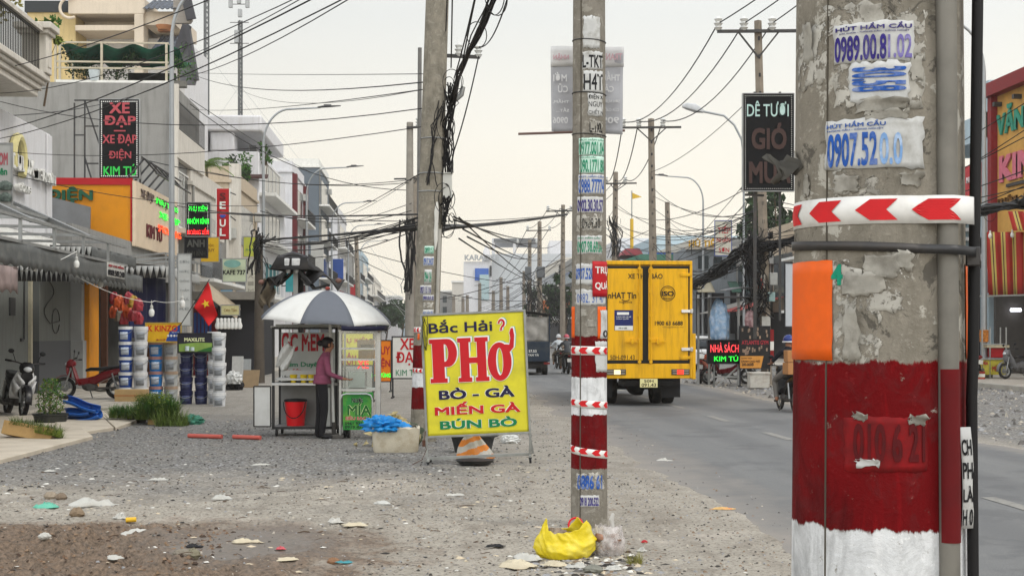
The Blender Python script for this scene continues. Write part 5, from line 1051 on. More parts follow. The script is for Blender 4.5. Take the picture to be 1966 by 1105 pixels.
board('street_sign', 'white sign board with red and green bicycle lettering left of the noodle sign', 'sign', 36, 780, (754, 806, 647, 725), SWH, (('XE', 768, 796, 671, 649, RED_I, .03), ('ĐẠP', 760, 806, 701, 675, RED_I, .03), ('KIM TÚ', 760, 803, 721, 706, SGRN, .0)), frame=DARK)
board('street_sign', 'yellow board with red lettering seen through the glass of the juice cart', 'sign', 34, 680, (640, 716, 640, 700), YEL, (('PHỤ KIỆN', 648, 712, 660, 646, SRED, .02), ('NHÔM', 648, 684, 700, 676, SRED, .03), ('XE', 686, 708, 707, 690, GLOWR, .03)))
# --- styrofoam box with rubbish, blue bag, pile of husks
f, x, z = fparts(19.7, 760)
t = thing('styrofoam_box', 'dirty white styrofoam box full of rubbish beside the noodle sign', 'box', f.loc, f.rz+R(4))
FO = M('styrofoam', '#bcb5a4', .9, 0, .08, 8, '#7d6b50', .8, 4, .5, 60)
mb = MB(); W_, D_, H_ = .335, .23, .34
def rb(u, h, inn=0):                                       # rounded rectangle ring
    a = 2*math.pi*u; ca, sa_ = math.cos(a), math.sin(a); n_ = 5; k = (abs(ca)**n_+abs(sa_)**n_)**(-1/n_); return (ca*k*(W_-inn)*(.93+.07*h/H_), sa_*k*(D_-inn)*(.93+.07*h/H_), h)
prof = [(0, .12), (0, .01), (.03, 0), (.15, 0), (.25, .0), (H_, .0), (H_+.01, .02), (H_, .035), (.12, .05)]
vs = [rb(j/48, h+(random.uniform(-.018, .012) if h > .3 else 0), i_+random.uniform(-.004, .004)) for h, i_ in prof for j in range(48)]
mb.add(vs, [(i*48+j, i*48+(j+1) % 48, (i+1)*48+(j+1) % 48, (i+1)*48+j) for i in range(len(prof)-1) for j in range(48)]+[tuple((len(prof)-1)*48+j for j in range(48))]); mb.build('tub', FO, t)
mb = MB()
for k in range(26):
    a = random.uniform(0, 6.28); p = (random.uniform(-.26, .26), random.uniform(-.15, .15), random.uniform(.2, .36)); mb.ell(p, (random.uniform(.03, .08), random.uniform(.03, .07), random.uniform(.02, .05)), 7, 5, .25)
tag(mb.build('rubbish', M('rubbish_mixed', '#4d4a42', .9, 0, .5, 9, '#8a8474', .7, 7)), 'dark mixed rubbish filling the styrofoam box', None, None, 'stuff').location = f.loc
def crumple(name, lab, cat, loc, size, m, seed, squash=.5, n=26, parent=None, amp=.35, rz=0):   # a crumpled plastic bag or sheet
    random.seed(seed); mb = MB(); k = random.uniform(0, 50); n = max(n, 30)
    nn, mm_ = n, n*2//3; mb.ell((0, 0, 0), (1, 1, 1), nn, mm_)
    from mathutils import noise as nz_
    for i, p in enumerate(mb.v):
        v = Vector(p); a = math.atan2(v.y, v.x); sd_ = Vector((k, 2*k, 0))
        amp *= 1; rid = 1-abs(nz_.noise(v*2.6+sd_))*2; rid2 = 1-abs(nz_.noise(v*6.5+sd_*1.7))*2; out = 1+.55*nz_.noise(Vector((math.cos(a)*1.6, math.sin(a)*1.6, k)))
        q = v*(1+amp*.30*(rid-.45)+.07*(rid2-.5)+.05*math.sin(9*a+5*v.z+6*nz_.noise(v*1.3+sd_))); flat_ = math.copysign(abs(q.z)**(1.0 if squash > .55 else 1.5), q.z)
        zz = flat_*squash+squash*.6; mb.v[i] = (q.x*size[0]*out, q.y*size[1]*out, max(-.01, zz*size[2]))
    o = mb.build(name, m, parent, smooth=60); o.location = loc; o.rotation_euler.z = rz
    return tag(o, lab, cat)
BLUEB = M('bag_blue', '#1c7fc4', .35, 0, .15, 8)
crumple('plastic_bag', 'crumpled bright blue plastic bag draped on the corner of the styrofoam box', 'bag', place(f, 734, -.12, .30), (.22, .13, .21), BLUEB, 3, .56, 44, amp=2.0, rz=-.4)
crumple('plastic_bag', 'small blue plastic bag lying inside the styrofoam box', 'bag', place(f, 770, .02, .30), (.13, .1, .14), BLUEB, 5, .5)
f2_ = Fr(20.6, 757); mb = MB()
for k in range(90):
    a = random.uniform(0, 6.28); r_ = random.gauss(0, .16); p = Vector((r_*math.cos(a)*1.5, r_*math.sin(a), max(.02, .42-1.1*abs(r_))+random.uniform(-.05, .05))); d_ = Vector((random.gauss(0, 1), random.gauss(0, 1), random.gauss(0, .4))).normalized(); l = random.uniform(.12, .26); s_ = d_.orthogonal().normalized()*.035
    mb.add([p-d_*l*.5, p+s_+Vector((0, 0, .03)), p+d_*l*.5, p-s_+Vector((0, 0, .02))], [(0, 1, 2), (0, 2, 3)])
mb.ell((0, 0, .1), (.34, .22, .3), 16, 8, .1)
tag(mb.build('husk_heap', [M('husk', '#a79a72', .9, 0, .3, 14, '#6c6140', .6)], solid=.004), 'heap of pale squeezed sugar cane husks behind the styrofoam box', 'heap').location = f2_.loc
crumple('rubbish_bag', 'dark green sack slumped behind the husk heap', 'bag', W(775, HY, 21).to_tuple()[:2]+(0,), (.25, .2, .36), M('sack_green', '#3f4a3a', .8, 0, .2), 8, .6)
# --- sack under the sign, white bag
f, x, z = fparts(18.1, 912)
mb = MB()
def sk_(u, v):
    a = 2*math.pi*u; r_ = (1-v)**.7; nzv = .025*math.sin(a*4+v*5)+.02*math.sin(a*7)
    return (r_*(.235+nzv)*math.cos(a)+.02*v-.06*v, r_*(.17+nzv)*math.sin(a), .03+.40*v+.02*math.sin(a*3)*(1-v))
mb.grid(sk_, 36, 14)
def sack_mat():
    m = bpy.data.materials.new('striped_sack'); m.use_nodes = True; nt, N, L = nodes(m); bs = nt.nodes['Principled BSDF']; co = N('ShaderNodeTexCoord').outputs['Object']
    sp = N('ShaderNodeSeparateXYZ'); L(co, sp.inputs[0]); n_ = noise(N, L, co, 6, 4)
    v = math_(N, L, 'ADD', math_(N, L, 'ADD', sp.outputs[2], math_(N, L, 'MULTIPLY', sp.outputs[0], -.35)), math_(N, L, 'MULTIPLY', n_, .12)); fr_ = math_(N, L, 'FRACT', math_(N, L, 'MULTIPLY', v, 6.2))
    c = mixc(N, L, mrange(N, L, fr_, .44, .47), lin('#d6802a'), lin('#bdbab4')); c = mixc(N, L, mrange(N, L, noise(N, L, co, 9, 6), .5, .75, 0, .5), c, lin('#8d8375')); L(c, bs.inputs['Base Color']); bs.inputs['Roughness'].default_value = .7; return m
o = tag(mb.build('sack', sack_mat(), solid=.006), 'orange and white striped plastic sack leaning under the noodle sign', 'sack'); o.location = (f.loc[0], f.loc[1]+.1, 0)
crumple('plastic_bag', 'white plastic bag on the dirt right of the black basin', 'bag', GP(978, 850), (.13, .1, .14), M('bag_white', '#c9cac8', .4), 21, .56, 40, amp=1.8)
mb = MB(); mb.lathe([(.0, .01), (.2, .02), (.24, .06), (.25, .065), (.2, .05), (0, .03)], 24, cap=False); o = mb.build('plate', M('basin_black', '#26282b')); o.location = W(912, HY, 17.7).to_tuple()[:2]+(0,); tag(o, 'flat dark dish pressed under the striped sack', 'dish')
# --- paint buckets
def bucket(name_m, lid_m, lab_m, d, px, py, wpx, hpx, lab, group, square=False, first=None):
    f = Fr(d, px); loc = (f.loc[0], f.loc[1], HC+(HY-py)/F*d)
    if first: return dup(first, loc, f.rz, lab)
    r_ = f.S(wpx)/2; h = f.S(hpx)*.985; t = thing('paint_bucket', lab, 'bucket', loc, f.rz, group)
    mb = MB(); mb.lathe([(0, 0), (r_*.84, 0), (r_*.97, h*.82), (0, h*.82)], 22, cap=False); b = mb.build('pail', name_m, t)
    mb = MB(); mb.lathe([(r_*.95, h*.80), (r_*1.0, h*.80), (r_*1.0, h*.86), (r_*.97, h*.87), (r_*1.0, h*.90), (r_*.98, h), (r_*.9, h), (r_*.88, h*.97), (0, h*.97)], 22, cap=False); mb.build('lid', lid_m, t)
    mb = MB(); mb.grid(lambda u, v: (r_*.93*math.sin(-.55+1.25*u), -r_*(.875+.085*(.15+.5*v))*math.cos(-.55+1.25*u)-.006, h*(.14+.5*v)), 8, 2); mb.build('paper_label', lab_m, t, solid=.002)
    mb = MB(); mb.tube([(r_*1.0*math.cos(a), -abs(r_*1.02*math.sin(a)), h*.76-h*.3*math.sin(a)) for a in np.linspace(0, math.pi, 12)], .006, 5); mb.build('wire_handle', STEEL, t)
    return t
BLB = M('pail_blue', '#1d3f86', .4, 0, .06, 5); WHB = M('pail_white', '#c5c8cc', .4, 0, .05, 5, '#9a968c', .3); LBL = M('label_pale', '#b9c2cf', .6, 0, .12, 14, '#6f7f9c', .6, 18)
SKB = M('pail_sky', '#2172b5', .4, 0, .06, 5); NVB = M('pail_navy', '#22264c', .45, 0, .08, 5); GRB = M('pail_clear', '#a5a8a8', .4, 0, .08, 5, '#7b7a74', .4); LN = M('label_navy', '#3d4468', .6, 0, .2, 18, '#777c94', .5, 20); LG = M('label_grey', '#8f9499', .6, 0, .2, 18, '#4c5058', .6, 18); LIDW = M('lid_white', '#d6d7d8', .4); LIDP = M('lid_pinkish', '#a77e78', .5)
ordn = ['lowest', 'second lowest', 'middle', 'second highest', 'highest']
def stack(pm, lm, lbm, d, px, ybot, n, wpx, hpx, nm, grp):
    first = None
    for k in range(n):
        o_ = ordn[k] if n == 5 else ['lowest', 'second lowest', 'second highest', 'highest'][k] if n == 4 else ordn[k]
        b = bucket(pm, lm, lbm, d, px+random.uniform(-.7, .7), ybot-k*hpx, wpx, hpx, f'{nm}, {o_} in its stack', grp, first=first)
        if first is None: first = b
        b.rotation_euler.z += random.uniform(-.12, .12)
stack(BLB, LIDW, LBL, 34, 241.5, 772, 5, 27.5, 29.2, 'blue paint bucket with a white lid at the far left', 'stacked paint buckets')
stack(WHB, LIDW, LG, 34, 270.5, 772, 5, 27.5, 29.2, 'white paint bucket beside the blue ones', 'stacked paint buckets')
stack(SKB, LIDP, LBL, 34.6, 299.5, 769, 4, 27, 28.5, 'sky blue paint bucket under the yellow board', 'stacked paint buckets')
stack(GRB, M('lid_tan', '#a08b78', .5), LG, 34.6, 328, 769, 4, 26.5, 28.5, 'pale grey paint bucket with a tan lid', 'stacked paint buckets')
stack(NVB, NVB, LN, 33, 358, 775, 4, 26, 26, 'navy paint bucket in the left column under the green board', 'stacked paint buckets')
stack(NVB, NVB, LN, 33, 386, 776, 4, 25.5, 26, 'navy paint bucket in the right column under the green board', 'stacked paint buckets')
random.seed(3)
stack(WHB, LIDW, LG, 32, 421, 781, 5, 27, 28.6, 'white paint bucket at the right end', 'stacked paint buckets')
stack(WHB, LIDW, LG, 32.9, 411, 777, 5, 26, 28.2, 'white paint bucket half hidden at the right end', 'stacked paint buckets')
t = thing('cardboard_box', 'long tan carton lying in front of the blue paint buckets', 'box', Fr(33.3, 250).loc, -YAW); f, x, z = fparts(33.3, 250); mb = MB(); mb.box(x(222), x(281), -.1, .25, .0, z(747)); mb.build('carton', M('carton_tan', '#b09468', .85, 0, .1, 5), t, bevel=.01); mb = MB(); mb.box(x(221.5), x(281.5), -.105, .255, z(760), z(757)); mb.build('edge_band', CARD, t)
t = board('advert_board', 'yellow and blue paint advert board standing on the sky blue buckets', 'sign', 34.3, 314, (281, 346, 621, 655), M('board_yellow', '#d8a91c', .5), (('K KINZO', 284, 341, 636, 624, M('sign_orange_red', '#c4401c'), .04), ('SƠN CAO CẤP', 300, 318, 653, 649, SRED, .02)), legs=False, frame=M('board_edge', '#b09340'))
f, x, z = fparts(34.3, 314); mb = MB(); mb.prism([(x(318), z(654.5)), (x(346), z(654.5)), (x(346), z(622)), (x(326), z(636))], -.004, -.0005); mb.build('blue_corner', M('board_blue', '#1f4490', .5), t); tm = MB()
for k in range(4): tm.cyl((x(323+6*k), -.008, z(644)), (x(323+6*k), -.004, z(644)), f.S(2.2), n=12)
text(tm, 'Ngôi sao sơn', x(330), x(344), z(639), z(636), -.005, .0, .003); tm.build('icon_row', WHT_I, t)
t = board('advert_board', 'dark and green paint advert board standing on the navy buckets', 'sign', 32.7, 374, (343, 408, 641, 675), M('board_black', '#23222e', .5), (('MAXILITE', 354, 393, 655, 648, M('sign_cream', '#dfe3b0'), .03),), legs=False, frame=DARK)
f, x, z = fparts(32.7, 374); mb = MB(); mb.prism([(x(343.5), z(674.5)), (x(407.5), z(674.5)), (x(407.5), z(658)), (x(380), z(657)), (x(343.5), z(660))], -.004, -.0005); mb.build('green_field', M('board_leaf', '#7f9c4a', .5, 0, .2, 4), t)
mb = MB(); mb.prism([(x(378), z(674.3)), (x(407), z(674.3)), (x(407), z(665)), (x(392), z(669))], -.007, -.0042); mb.build('green_swirl', M('swirl_green', '#2d6a2c', .5), t); mb = MB(); mb.cyl((x(360), -.03, z(673)), (x(360), -.03, z(664)), .05, n=12); mb.cyl((x(370), -.03, z(673)), (x(370), -.03, z(666)), .045, n=12); mb.build('pictured_tins', M('tin_pale', '#b9c6c9', .5), t)
# --- plants
def crown(n, pts, size, m, name, t, rad=.3):                 # leaf cloud around branch points
    def v():
        c, r_ = random.choice(pts); d_ = Vector((random.gauss(0, 1), random.gauss(0, 1), random.gauss(0, .8))).normalized()*r_*random.random()**.45; return Vector(c)+d_
    o = leaves(n, v, size).build(name, m, t, smooth=0); return o
GRASS_M = M('leaf_olive', '#56682c', .8, 0, .45, 9); LEAF = M('leaf_green', '#3f6428', .7, 0, .5, 5); LEAFY = M('leaf_yellowgreen', '#6f7f33', .7, 0, .45, 5); LEAFD = M('leaf_dark', '#243a1c', .75, 0, .5, 4)
def blades(n, box, hmin, hmax, w_=.006, spread=.5, z0=0):
    mb = MB()
    for _ in range(n):
        p = Vector((random.uniform(*box[0]), random.uniform(*box[1]), z0)); h = random.uniform(hmin, hmax); d_ = Vector((random.gauss(0, spread), random.gauss(0, spread), 1)).normalized(); s_ = Vector((-d_.y, d_.x, 0)); s_ = (s_.normalized() if s_.length > .01 else Vector((1, 0, 0)))*w_
        m_ = p+d_*h*.6; e_ = p+d_*h+Vector((d_.x, d_.y, -.3*abs(d_.x)))*h*.25; mb.add([p-s_, p+s_, m_+s_*.8, m_-s_*.8, e_], [(0, 1, 2, 3), (3, 2, 4)])
    return mb
f, x, z = fparts(25, 97)
t = thing('potted_plant', 'leafy shrub growing in a wide low black plastic tub', 'plant', f.loc, f.rz)
mb = MB(); mb.lathe([(0, 0), (.25, 0), (.295, .2), (.315, .21), (.315, .23), (.28, .23), (.265, .19), (0, .18)], 30, cap=False); mb.build('tub', M('tub_black', '#232725', .5, 0, .2, 6, '#5b574f', .4), t)
mb = MB()
for k in range(14): 
    a = random.uniform(0, 6.28); r_ = random.uniform(.02, .2); mb.tube([(r_*math.cos(a), r_*math.sin(a)*.7, .18), (r_*math.cos(a)*1.2, r_*.8*math.sin(a), .45), (r_*1.3*math.cos(a)+random.uniform(-.08, .08), r_*math.sin(a), random.uniform(.5, .8))], .006, 5)
mb.build('stems', M('stem_brown', '#5a5538'), t)
def vol1():
    a = random.uniform(0, 6.28); zz = random.uniform(.24, .85); r_ = .26*(1-.45*max(0, zz-.55)/.3)*math.sqrt(random.random()); return (r_*math.cos(a)+.05*(zz-.4), r_*.8*math.sin(a), zz)
leaves(620, vol1, .026).build('foliage', LEAF, t, smooth=0); leaves(260, vol1, .024).build('foliage', LEAFY, t, smooth=0)
f = Fr(21.4, 62); t = thing('planter_box', 'wooden trough planter tipped sideways with grass spilling out', 'planter', (f.loc[0], f.loc[1], .14), f.rz-R(4), ry=R(10), rx=R(-12))
WOODP = M('planter_wood', '#a8895a', .85, 0, .15, 5, '#5d4a30', .6, 5); mb = MB(); mb.box(-.42, .36, -.14, -.11, -.10, .11); mb.box(-.42, .36, .11, .14, -.10, .11); mb.box(-.42, -.39, -.11, .11, -.10, .11); mb.box(.33, .36, -.11, .11, -.10, .11); mb.box(-.39, .33, -.11, .11, -.10, -.08); mb.build('trough', WOODP, t, bevel=.008)
mb = MB(); mb.box(-.39, .33, -.11, .11, -.02, .07); mb.build('soil', M('soil', '#3f3225', .95), t)
blades(900, ((-.34, .42), (-.16, .12)), .06, .2, .004, .9, .06).build('grass', GRASS_M, t, smooth=0); blades(700, ((.1, .48), (-.22, .05)), .05, .2, .004, 1.1, .0).build('grass', LEAFY, t, smooth=0)
for (d, pc, w_, h_, pm, lab, kind, n, hh) in ((26, 236, .17, .2, M('pot_white', '#a9a59a', .7, 0, .1, 5, '#6d675c', .6), 'low green grass plant in a small pale pot', 0, 700, .28), (25.6, 303, .26, .2, M('crate_tan', '#a98f5f', .85), 'tall feathery bush growing in a tan wooden crate', 1, 1500, .48), (26.2, 271, .2, .12, M('pot_dark', '#3d3a36', .8), 'spreading green ground plant between the pot and the crate', 0, 900, .25)):
    f = Fr(d, pc); t = thing('potted_plant', lab, 'plant', f.loc, f.rz); mb = MB()
    if kind: mb.box(-w_*.6, w_*.6, -.12, .12, 0, h_)
    else: mb.lathe([(0, 0), (w_*.45, 0), (w_*.6, h_), (w_*.5, h_), (w_*.4, .05)], 18, cap=False)
    mb.build('pot', pm, t, bevel=.006)
    sp_ = .35; m1 = blades(n, ((-w_*1.15, w_*1.15), (-.2, .2)), hh*.4, hh, .006, .55 if kind else .8, h_*.7); m1.build('foliage', LEAF, t, smooth=0)
    if kind: crown(1500, [((random.uniform(-.3, .3), random.uniform(-.2, .2), random.uniform(.15, .5)), .14) for _ in range(14)], .022, GRASS_M, 'foliage', t); crown(500, [((random.uniform(-.3, .3), random.uniform(-.25, .1), random.uniform(.2, .55)), .12) for _ in range(9)], .02, LEAFY, 'foliage', t)
    m1 = blades(n//2, ((-w_*1.3, w_*1.3), (-.25, .1)), hh*.3, hh*.9, .005, .8, h_*.5); m1.build('foliage', GRASS_M, t, smooth=0)
f = Fr(25.2, 315); t = thing('grass_tuft', 'long grass growing from the ground right of the wooden crate', 'plant', f.loc, f.rz); blades(500, ((-.12, .42), (-.2, .2)), .1, .4, .005, .5).build('blades', GRASS_M, t, smooth=0)
f = Fr(10.1, 1217); t = thing('grass_tuft', 'small dry grass tuft at the road edge beside the clear bin bag', 'plant', f.loc, 0); blades(160, ((-.05, .06), (-.05, .05)), .04, .12, .0015, .6).build('blades', M('leaf_dry', '#7d7a3c', .8, 0, .3), t, smooth=0)
# --- folded blue plastic, teal bag, red pipes
f = Fr(25.6, 152); BLP = M('barrel_blue', '#1b5bb0', .45, 0, .08, 4, '#5d6a7c', .3)
t = thing('plastic_barrel', 'cut and crushed blue plastic barrel lying on the broken slabs', 'barrel', (f.loc[0], f.loc[1], .02), f.rz)
for k, (cx_, cz_, rz_, ry_, l) in enumerate(((.05, .31, -.15, .32, .62), (-.05, .17, .1, -.05, .5), (.06, .06, .05, -.22, .62))):
    mb = MB(); mb.grid(lambda u, v: ((u-.5)*l, .15*math.sin(v*4.6), .075*math.cos(v*4.6)+.012*math.sin(u*7)), 10, 16); mb.xf(lambda p: Matrix.Rotation(ry_, 3, 'Y') @ p+Vector((cx_, .04*k, cz_+.03))); mb.build('curled_sheet', BLP, t, solid=.012)
crumple('plastic_bag', 'knotted teal plastic bag on the gravel right of the grasses', 'bag', GP(369, 814), (.15, .13, .17), M('bag_teal', '#35735f', .5, 0, .2, 9), 12, .6, 40, amp=1.6)
PK = M('pipe_pink', '#b4564c', .5, 0, .08, 5, '#7d5a50', .4)
for (a, b, py, lab) in ((362, 426, 840, 'longer left piece of salmon pink plastic pipe on the gravel'), (448, 500, 842, 'shorter right piece of salmon pink plastic pipe on the gravel')):
    p, q = G(a, py), G(b, py+2); mb = MB(); h_ = .035; ln_ = (q-p).length; mb.cyl((-ln_/2, 0, 0), (ln_/2, 0, 0), .034, n=14); t = mb.build('pipe', PK); c = (p+q)/2; t.location = (c.x, c.y, .036); t.rotation_euler.z = math.atan2(q.y-p.y, q.x-p.x); tag(t, lab, 'pipe')
crumple('bundle', 'black and white cloth bundle beside the white paint buckets', 'bundle', GP(452, 748)[:2]+(0,), (.22, .2, .3), M('bundle_black', '#1b1a1d', .7, 0, .4), 31, .7, 40, amp=1.5)
crumple('plastic_bag', 'white sack lying on top of the black bundle', 'bag', W(450, HY, 41).to_tuple()[:2]+(.2,), (.2, .16, .3), M('bag_white', '#c9cac8', .4), 33, .7, 40, amp=1.6)
for (px, d, w_, h_, m_, lab, tl) in ((455, 44, .35, .95, M('leaning_panel', '#a9a9a6', .6), 'pale board leaning behind the paint buckets', .16), (470, 45, .35, .85, M('leaning_panel2', '#8d9090', .6), 'grey board leaning next to the shop post', .2), (480, 43, .5, .6, M('leaning_wood', '#7d6a50', .8), 'brown wooden board leaning low by the shop post', .5)):
    f = Fr(d, px); mb = MB(); mb.box(-w_/2, w_/2, -.015, .015, 0, h_); o = mb.build('leaning_board', m_, bevel=.004); o.location = f.loc; o.rotation_euler = (-tl, 0, f.rz); tag(o, lab, 'board')
# --- the flag
f, x, z = fparts(34, 395); t = thing('flag', 'red flag with a yellow star hanging from a slanted stick over the buckets', 'flag', f.loc, f.rz)
def fl(u, v):
    px = 372+(398-372)*v*.4+44*u*(.35+.65*v)-4*u; py = 588-50*(1-v)*.0-48*u*(1-v)+34*v*u+20*v*0+10*v; return (x(px), .05*math.sin(u*8+v*2), z(py))
A_, B_, C_, D_ = (399, 539), (373, 589), (402, 626), (417, 604)
def flq(u, v): 
    a = [A_[i]+(D_[i]-A_[i])*u for i in (0, 1)]; b = [B_[i]+(C_[i]-B_[i])*u for i in (0, 1)]; return (x(a[0]+(b[0]-a[0])*v), .06*math.sin(u*7+v*4), z(a[1]+(b[1]-a[1])*v))
mb = MB(); mb.grid(flq, 14, 14); cloth = mb.build('cloth', M('flag_red', '#c4161a', .7, 0, .06, 5), t, solid=.006)
mb = MB(); st_ = []
for k in range(10):
    r_ = f.S(8.5 if k % 2 == 0 else 3.5); a = R(90+36*k+18); st_.append((x(396.5)+r_*math.cos(a), z(583)+r_*math.sin(a)))
mb.prism(st_, -.085, -.08); mb.build('star', M('flag_yellow', '#e0b92c', .6), cloth)
mb = MB(); mb.cyl((x(344), .05, z(626)), (x(402), .0, z(536)), .012, n=8); mb.build('staff', DKSTEEL, t)
# ================================================================ BUILDINGS, LEFT SIDE
XF = -10.4
def wb(mb, name, mat, t, **k):                              # geometry given in world coordinates, built under a thing
    o = t.location; mb.v = [(p[0]-o[0], p[1]-o[1], p[2]-o[2]) for p in mb.v]; return mb.build(name, mat, t, **k)
def bx(*a): return MB().box(*a)
def wtext(t, s_, Y0, Y1, z0, z1, X, mat, bold=.03, th=.04, name='lettering', parent=None):   # lettering on a wall that faces +X, read from the street (left = near)
    mb = MB(); text(mb, s_, Y0, Y1, z0, z1, 0, bold, th, fn=lambda x, y, z: (X-y, x, z)); return wb(mb, name, mat, t, smooth=0)
GREYW = M('cement_render', '#8d8c89', .9, 0, .06, 2, '#5f5e5b', .55, 1.2, .3, 20, streak=True); OFFW = M('off_white_render', '#c9c4bb', .85, 0, .05, 2, '#8c8577', .45, streak=True); BRW = M('bright_white_render', '#cfcfd2', .8, 0, .04, 2, '#99948c', .35, streak=True)
BEIGE = M('beige_render', '#b7a893', .85, 0, .06, 2, '#7d7262', .45, streak=True); BLG = M('blue_grey_render', '#5d666f', .8, 0, .06, 2); PALEB = M('pale_blue_render', '#a9bcc6', .8, 0, .05, 2, '#857f78', .3, streak=True)
WG = M('window_glass', '#2c3438', .12, 0, .2, 1); SHUT = M('shutter_grey', '#5d5f60', .6, .2, .1, 3); ORANGE = M('shop_orange', '#c98208', .7, 0, .05, 2, '#8f5f14', .3); REDB = M('shop_red', '#a5121c', .65, 0, .06, 3); TEALW = M('teal_wall', '#34535a', .8, 0, .1, 2)
def win(t, X, Y0, Y1, z0, z1, grid=2, fm=None, side=0):     # framed window on a street facade (side=0) or on a wall that faces the camera (side=1: X is then the wall's Y)
    mb = MB(); fw_ = .06
    def B(a, b, c, d_, e0, e1):
        if side: mb.box(a, b, X-e1, X-e0, c, d_)
        else: mb.box(X+e0, X+e1, a, b, c, d_)
    for q in ((Y0, Y1, z0, z0+fw_), (Y0, Y1, z1-fw_, z1), (Y0, Y0+fw_, z0+fw_, z1-fw_), (Y1-fw_, Y1, z0+fw_, z1-fw_)): B(*q, -.01, .06)
    for k in range(1, grid): y_ = Y0+(Y1-Y0)*k/grid; B(y_-.025, y_+.025, z0+fw_, z1-fw_, -.01, .05)
    o = wb(mb, 'window', fm or WHITE, t); mb = MB(); mb_ = mb
    if side: mb.box(Y0+.02, Y1-.02, X-.02, X-.005, z0+.02, z1-.02)
    else: mb.box(X+.005, X+.02, Y0+.02, Y1-.02, z0+.02, z1-.02)
    g_ = wb(mb, 'pane', WG, t); g_.parent = o
    return o
def rail(t, X, Y0, Y1, z0, z1, m, step=.14, side=False):
    mb = MB()
    P = (lambda y, z: (y, X, z)) if side else (lambda y, z: (X, y, z))
    for z_ in (z0, z1): mb.bar(P(Y0, z_), P(Y1, z_), .05)
    n = max(1, int((Y1-Y0)/step))
    for k in range(n+1): mb.bar(P(Y0+(Y1-Y0)*k/n, z0), P(Y0+(Y1-Y0)*k/n, z1), .022)
    return wb(mb, 'railing', m, t)
# --- A: white shop with the stucco sign panel and the balcony above
Ya = YP(XF, 97); t = thing('shop_house', 'white shop house at the far left with a curved balcony and raised white wall lettering', 'building', (XF, 22, 0))
wb(bx(-20, XF-.3, 20, Ya, 2.9, 7.2), 'wall', OFFW, t)
wb(bx(-20, XF-.3, 20, 24.5, 0, 2.9), 'wall', OFFW, t)
mb = MB(); mb.box(XF-.3, XF, 20, Ya, 4.3, 7.15); mb.box(XF, XF+.05, Ya-.5, Ya, 4.35, 7.1); wb(mb, 'sign_panel', BRW, t, bevel=.02)
mb = MB()
for k, (a, b, c) in enumerate(((0, .35, 0), (.12, .22, .0), (.24, .10, 0))): mb.box(XF-.2, XF+b, 20, Ya+.3-k*.1, 3.9+a, 4.02+a)
wb(mb, 'cornice', WHITE, t, bevel=.02)
yy = lambda px: YP(XF, px)
for s_, a, b, c, d_ in (('DULUX', 10, 52, 330, 300), ('THÁI SƠN', 58, 94, 350, 326), ('CÔNG', 22, 46, 369, 352)):
    wtext(t, s_, yy(a), yy(b), ZP(XF, yy((a+b)/2), c), ZP(XF, yy((a+b)/2), d_), XF+.06, WHITE, .05, .12)
mb = MB(); mb.tube([(XF+.12, yy(26)+.45*math.cos(a), 6.05+.55*math.sin(a)) for a in np.linspace(-.8, 3.6, 20)], .11, 8); wb(mb, 'flower_emblem', M('emblem_cream', '#d0c78f', .5), t)
# ground floor: pale wall, dark door, pillar
Yb = YP(XF, 152)
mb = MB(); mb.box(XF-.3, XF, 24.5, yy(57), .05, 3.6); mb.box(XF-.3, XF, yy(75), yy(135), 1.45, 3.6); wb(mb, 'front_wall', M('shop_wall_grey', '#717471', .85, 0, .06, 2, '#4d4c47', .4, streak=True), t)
wb(bx(XF-.3, XF+.006, yy(75), yy(135), .05, 1.45), 'dado', M('shop_wall_dado', '#585a5d', .85, 0, .05, 2), t)
wb(bx(XF-.8, XF-.25, yy(57), yy(75), .05, 3.6), 'door', M('door_dark', '#1b1b1d', .6), t); wb(bx(XF-.28, XF+.08, yy(54), yy(57), .05, 3.6), 'door_frame', M('frame_cream', '#b7b09a', .7), t)
mb = MB(); mb.box(XF-.3, XF+.3, yy(137), Yb, .05, 3.9); mb.box(XF-.3, XF+.36, yy(136), Yb+.02, .05, 1.45); wb(mb, 'pillar', M('pillar_white', '#9a9c9c', .8, 0, .04, 2, '#84827d', .3), t, bevel=.02)
mb = MB(); mb.box(XF, XF+.04, yy(17), yy(27), 2.1, 2.55); mb.box(XF, XF+.05, yy(38), yy(42), 1.45, 1.53); mb.tube([(XF+.03, yy(45), 3.2), (XF+.03, yy(44), 1.5)], .02, 6); wb(mb, 'meter_board', M('meter_dark', '#3a3b3c', .6), t)
mb = MB(); mb.tube([(XF+.03, yy(92)+.5*math.sin(k*.5), 3.1-.09*k) for k in range(14)]+[(XF+.03, yy(105)+.4*math.cos(a), 2.0+.35*math.sin(a)) for a in np.linspace(0, 6, 12)], .012, 5); wb(mb, 'loose_wire', CABLE, t)
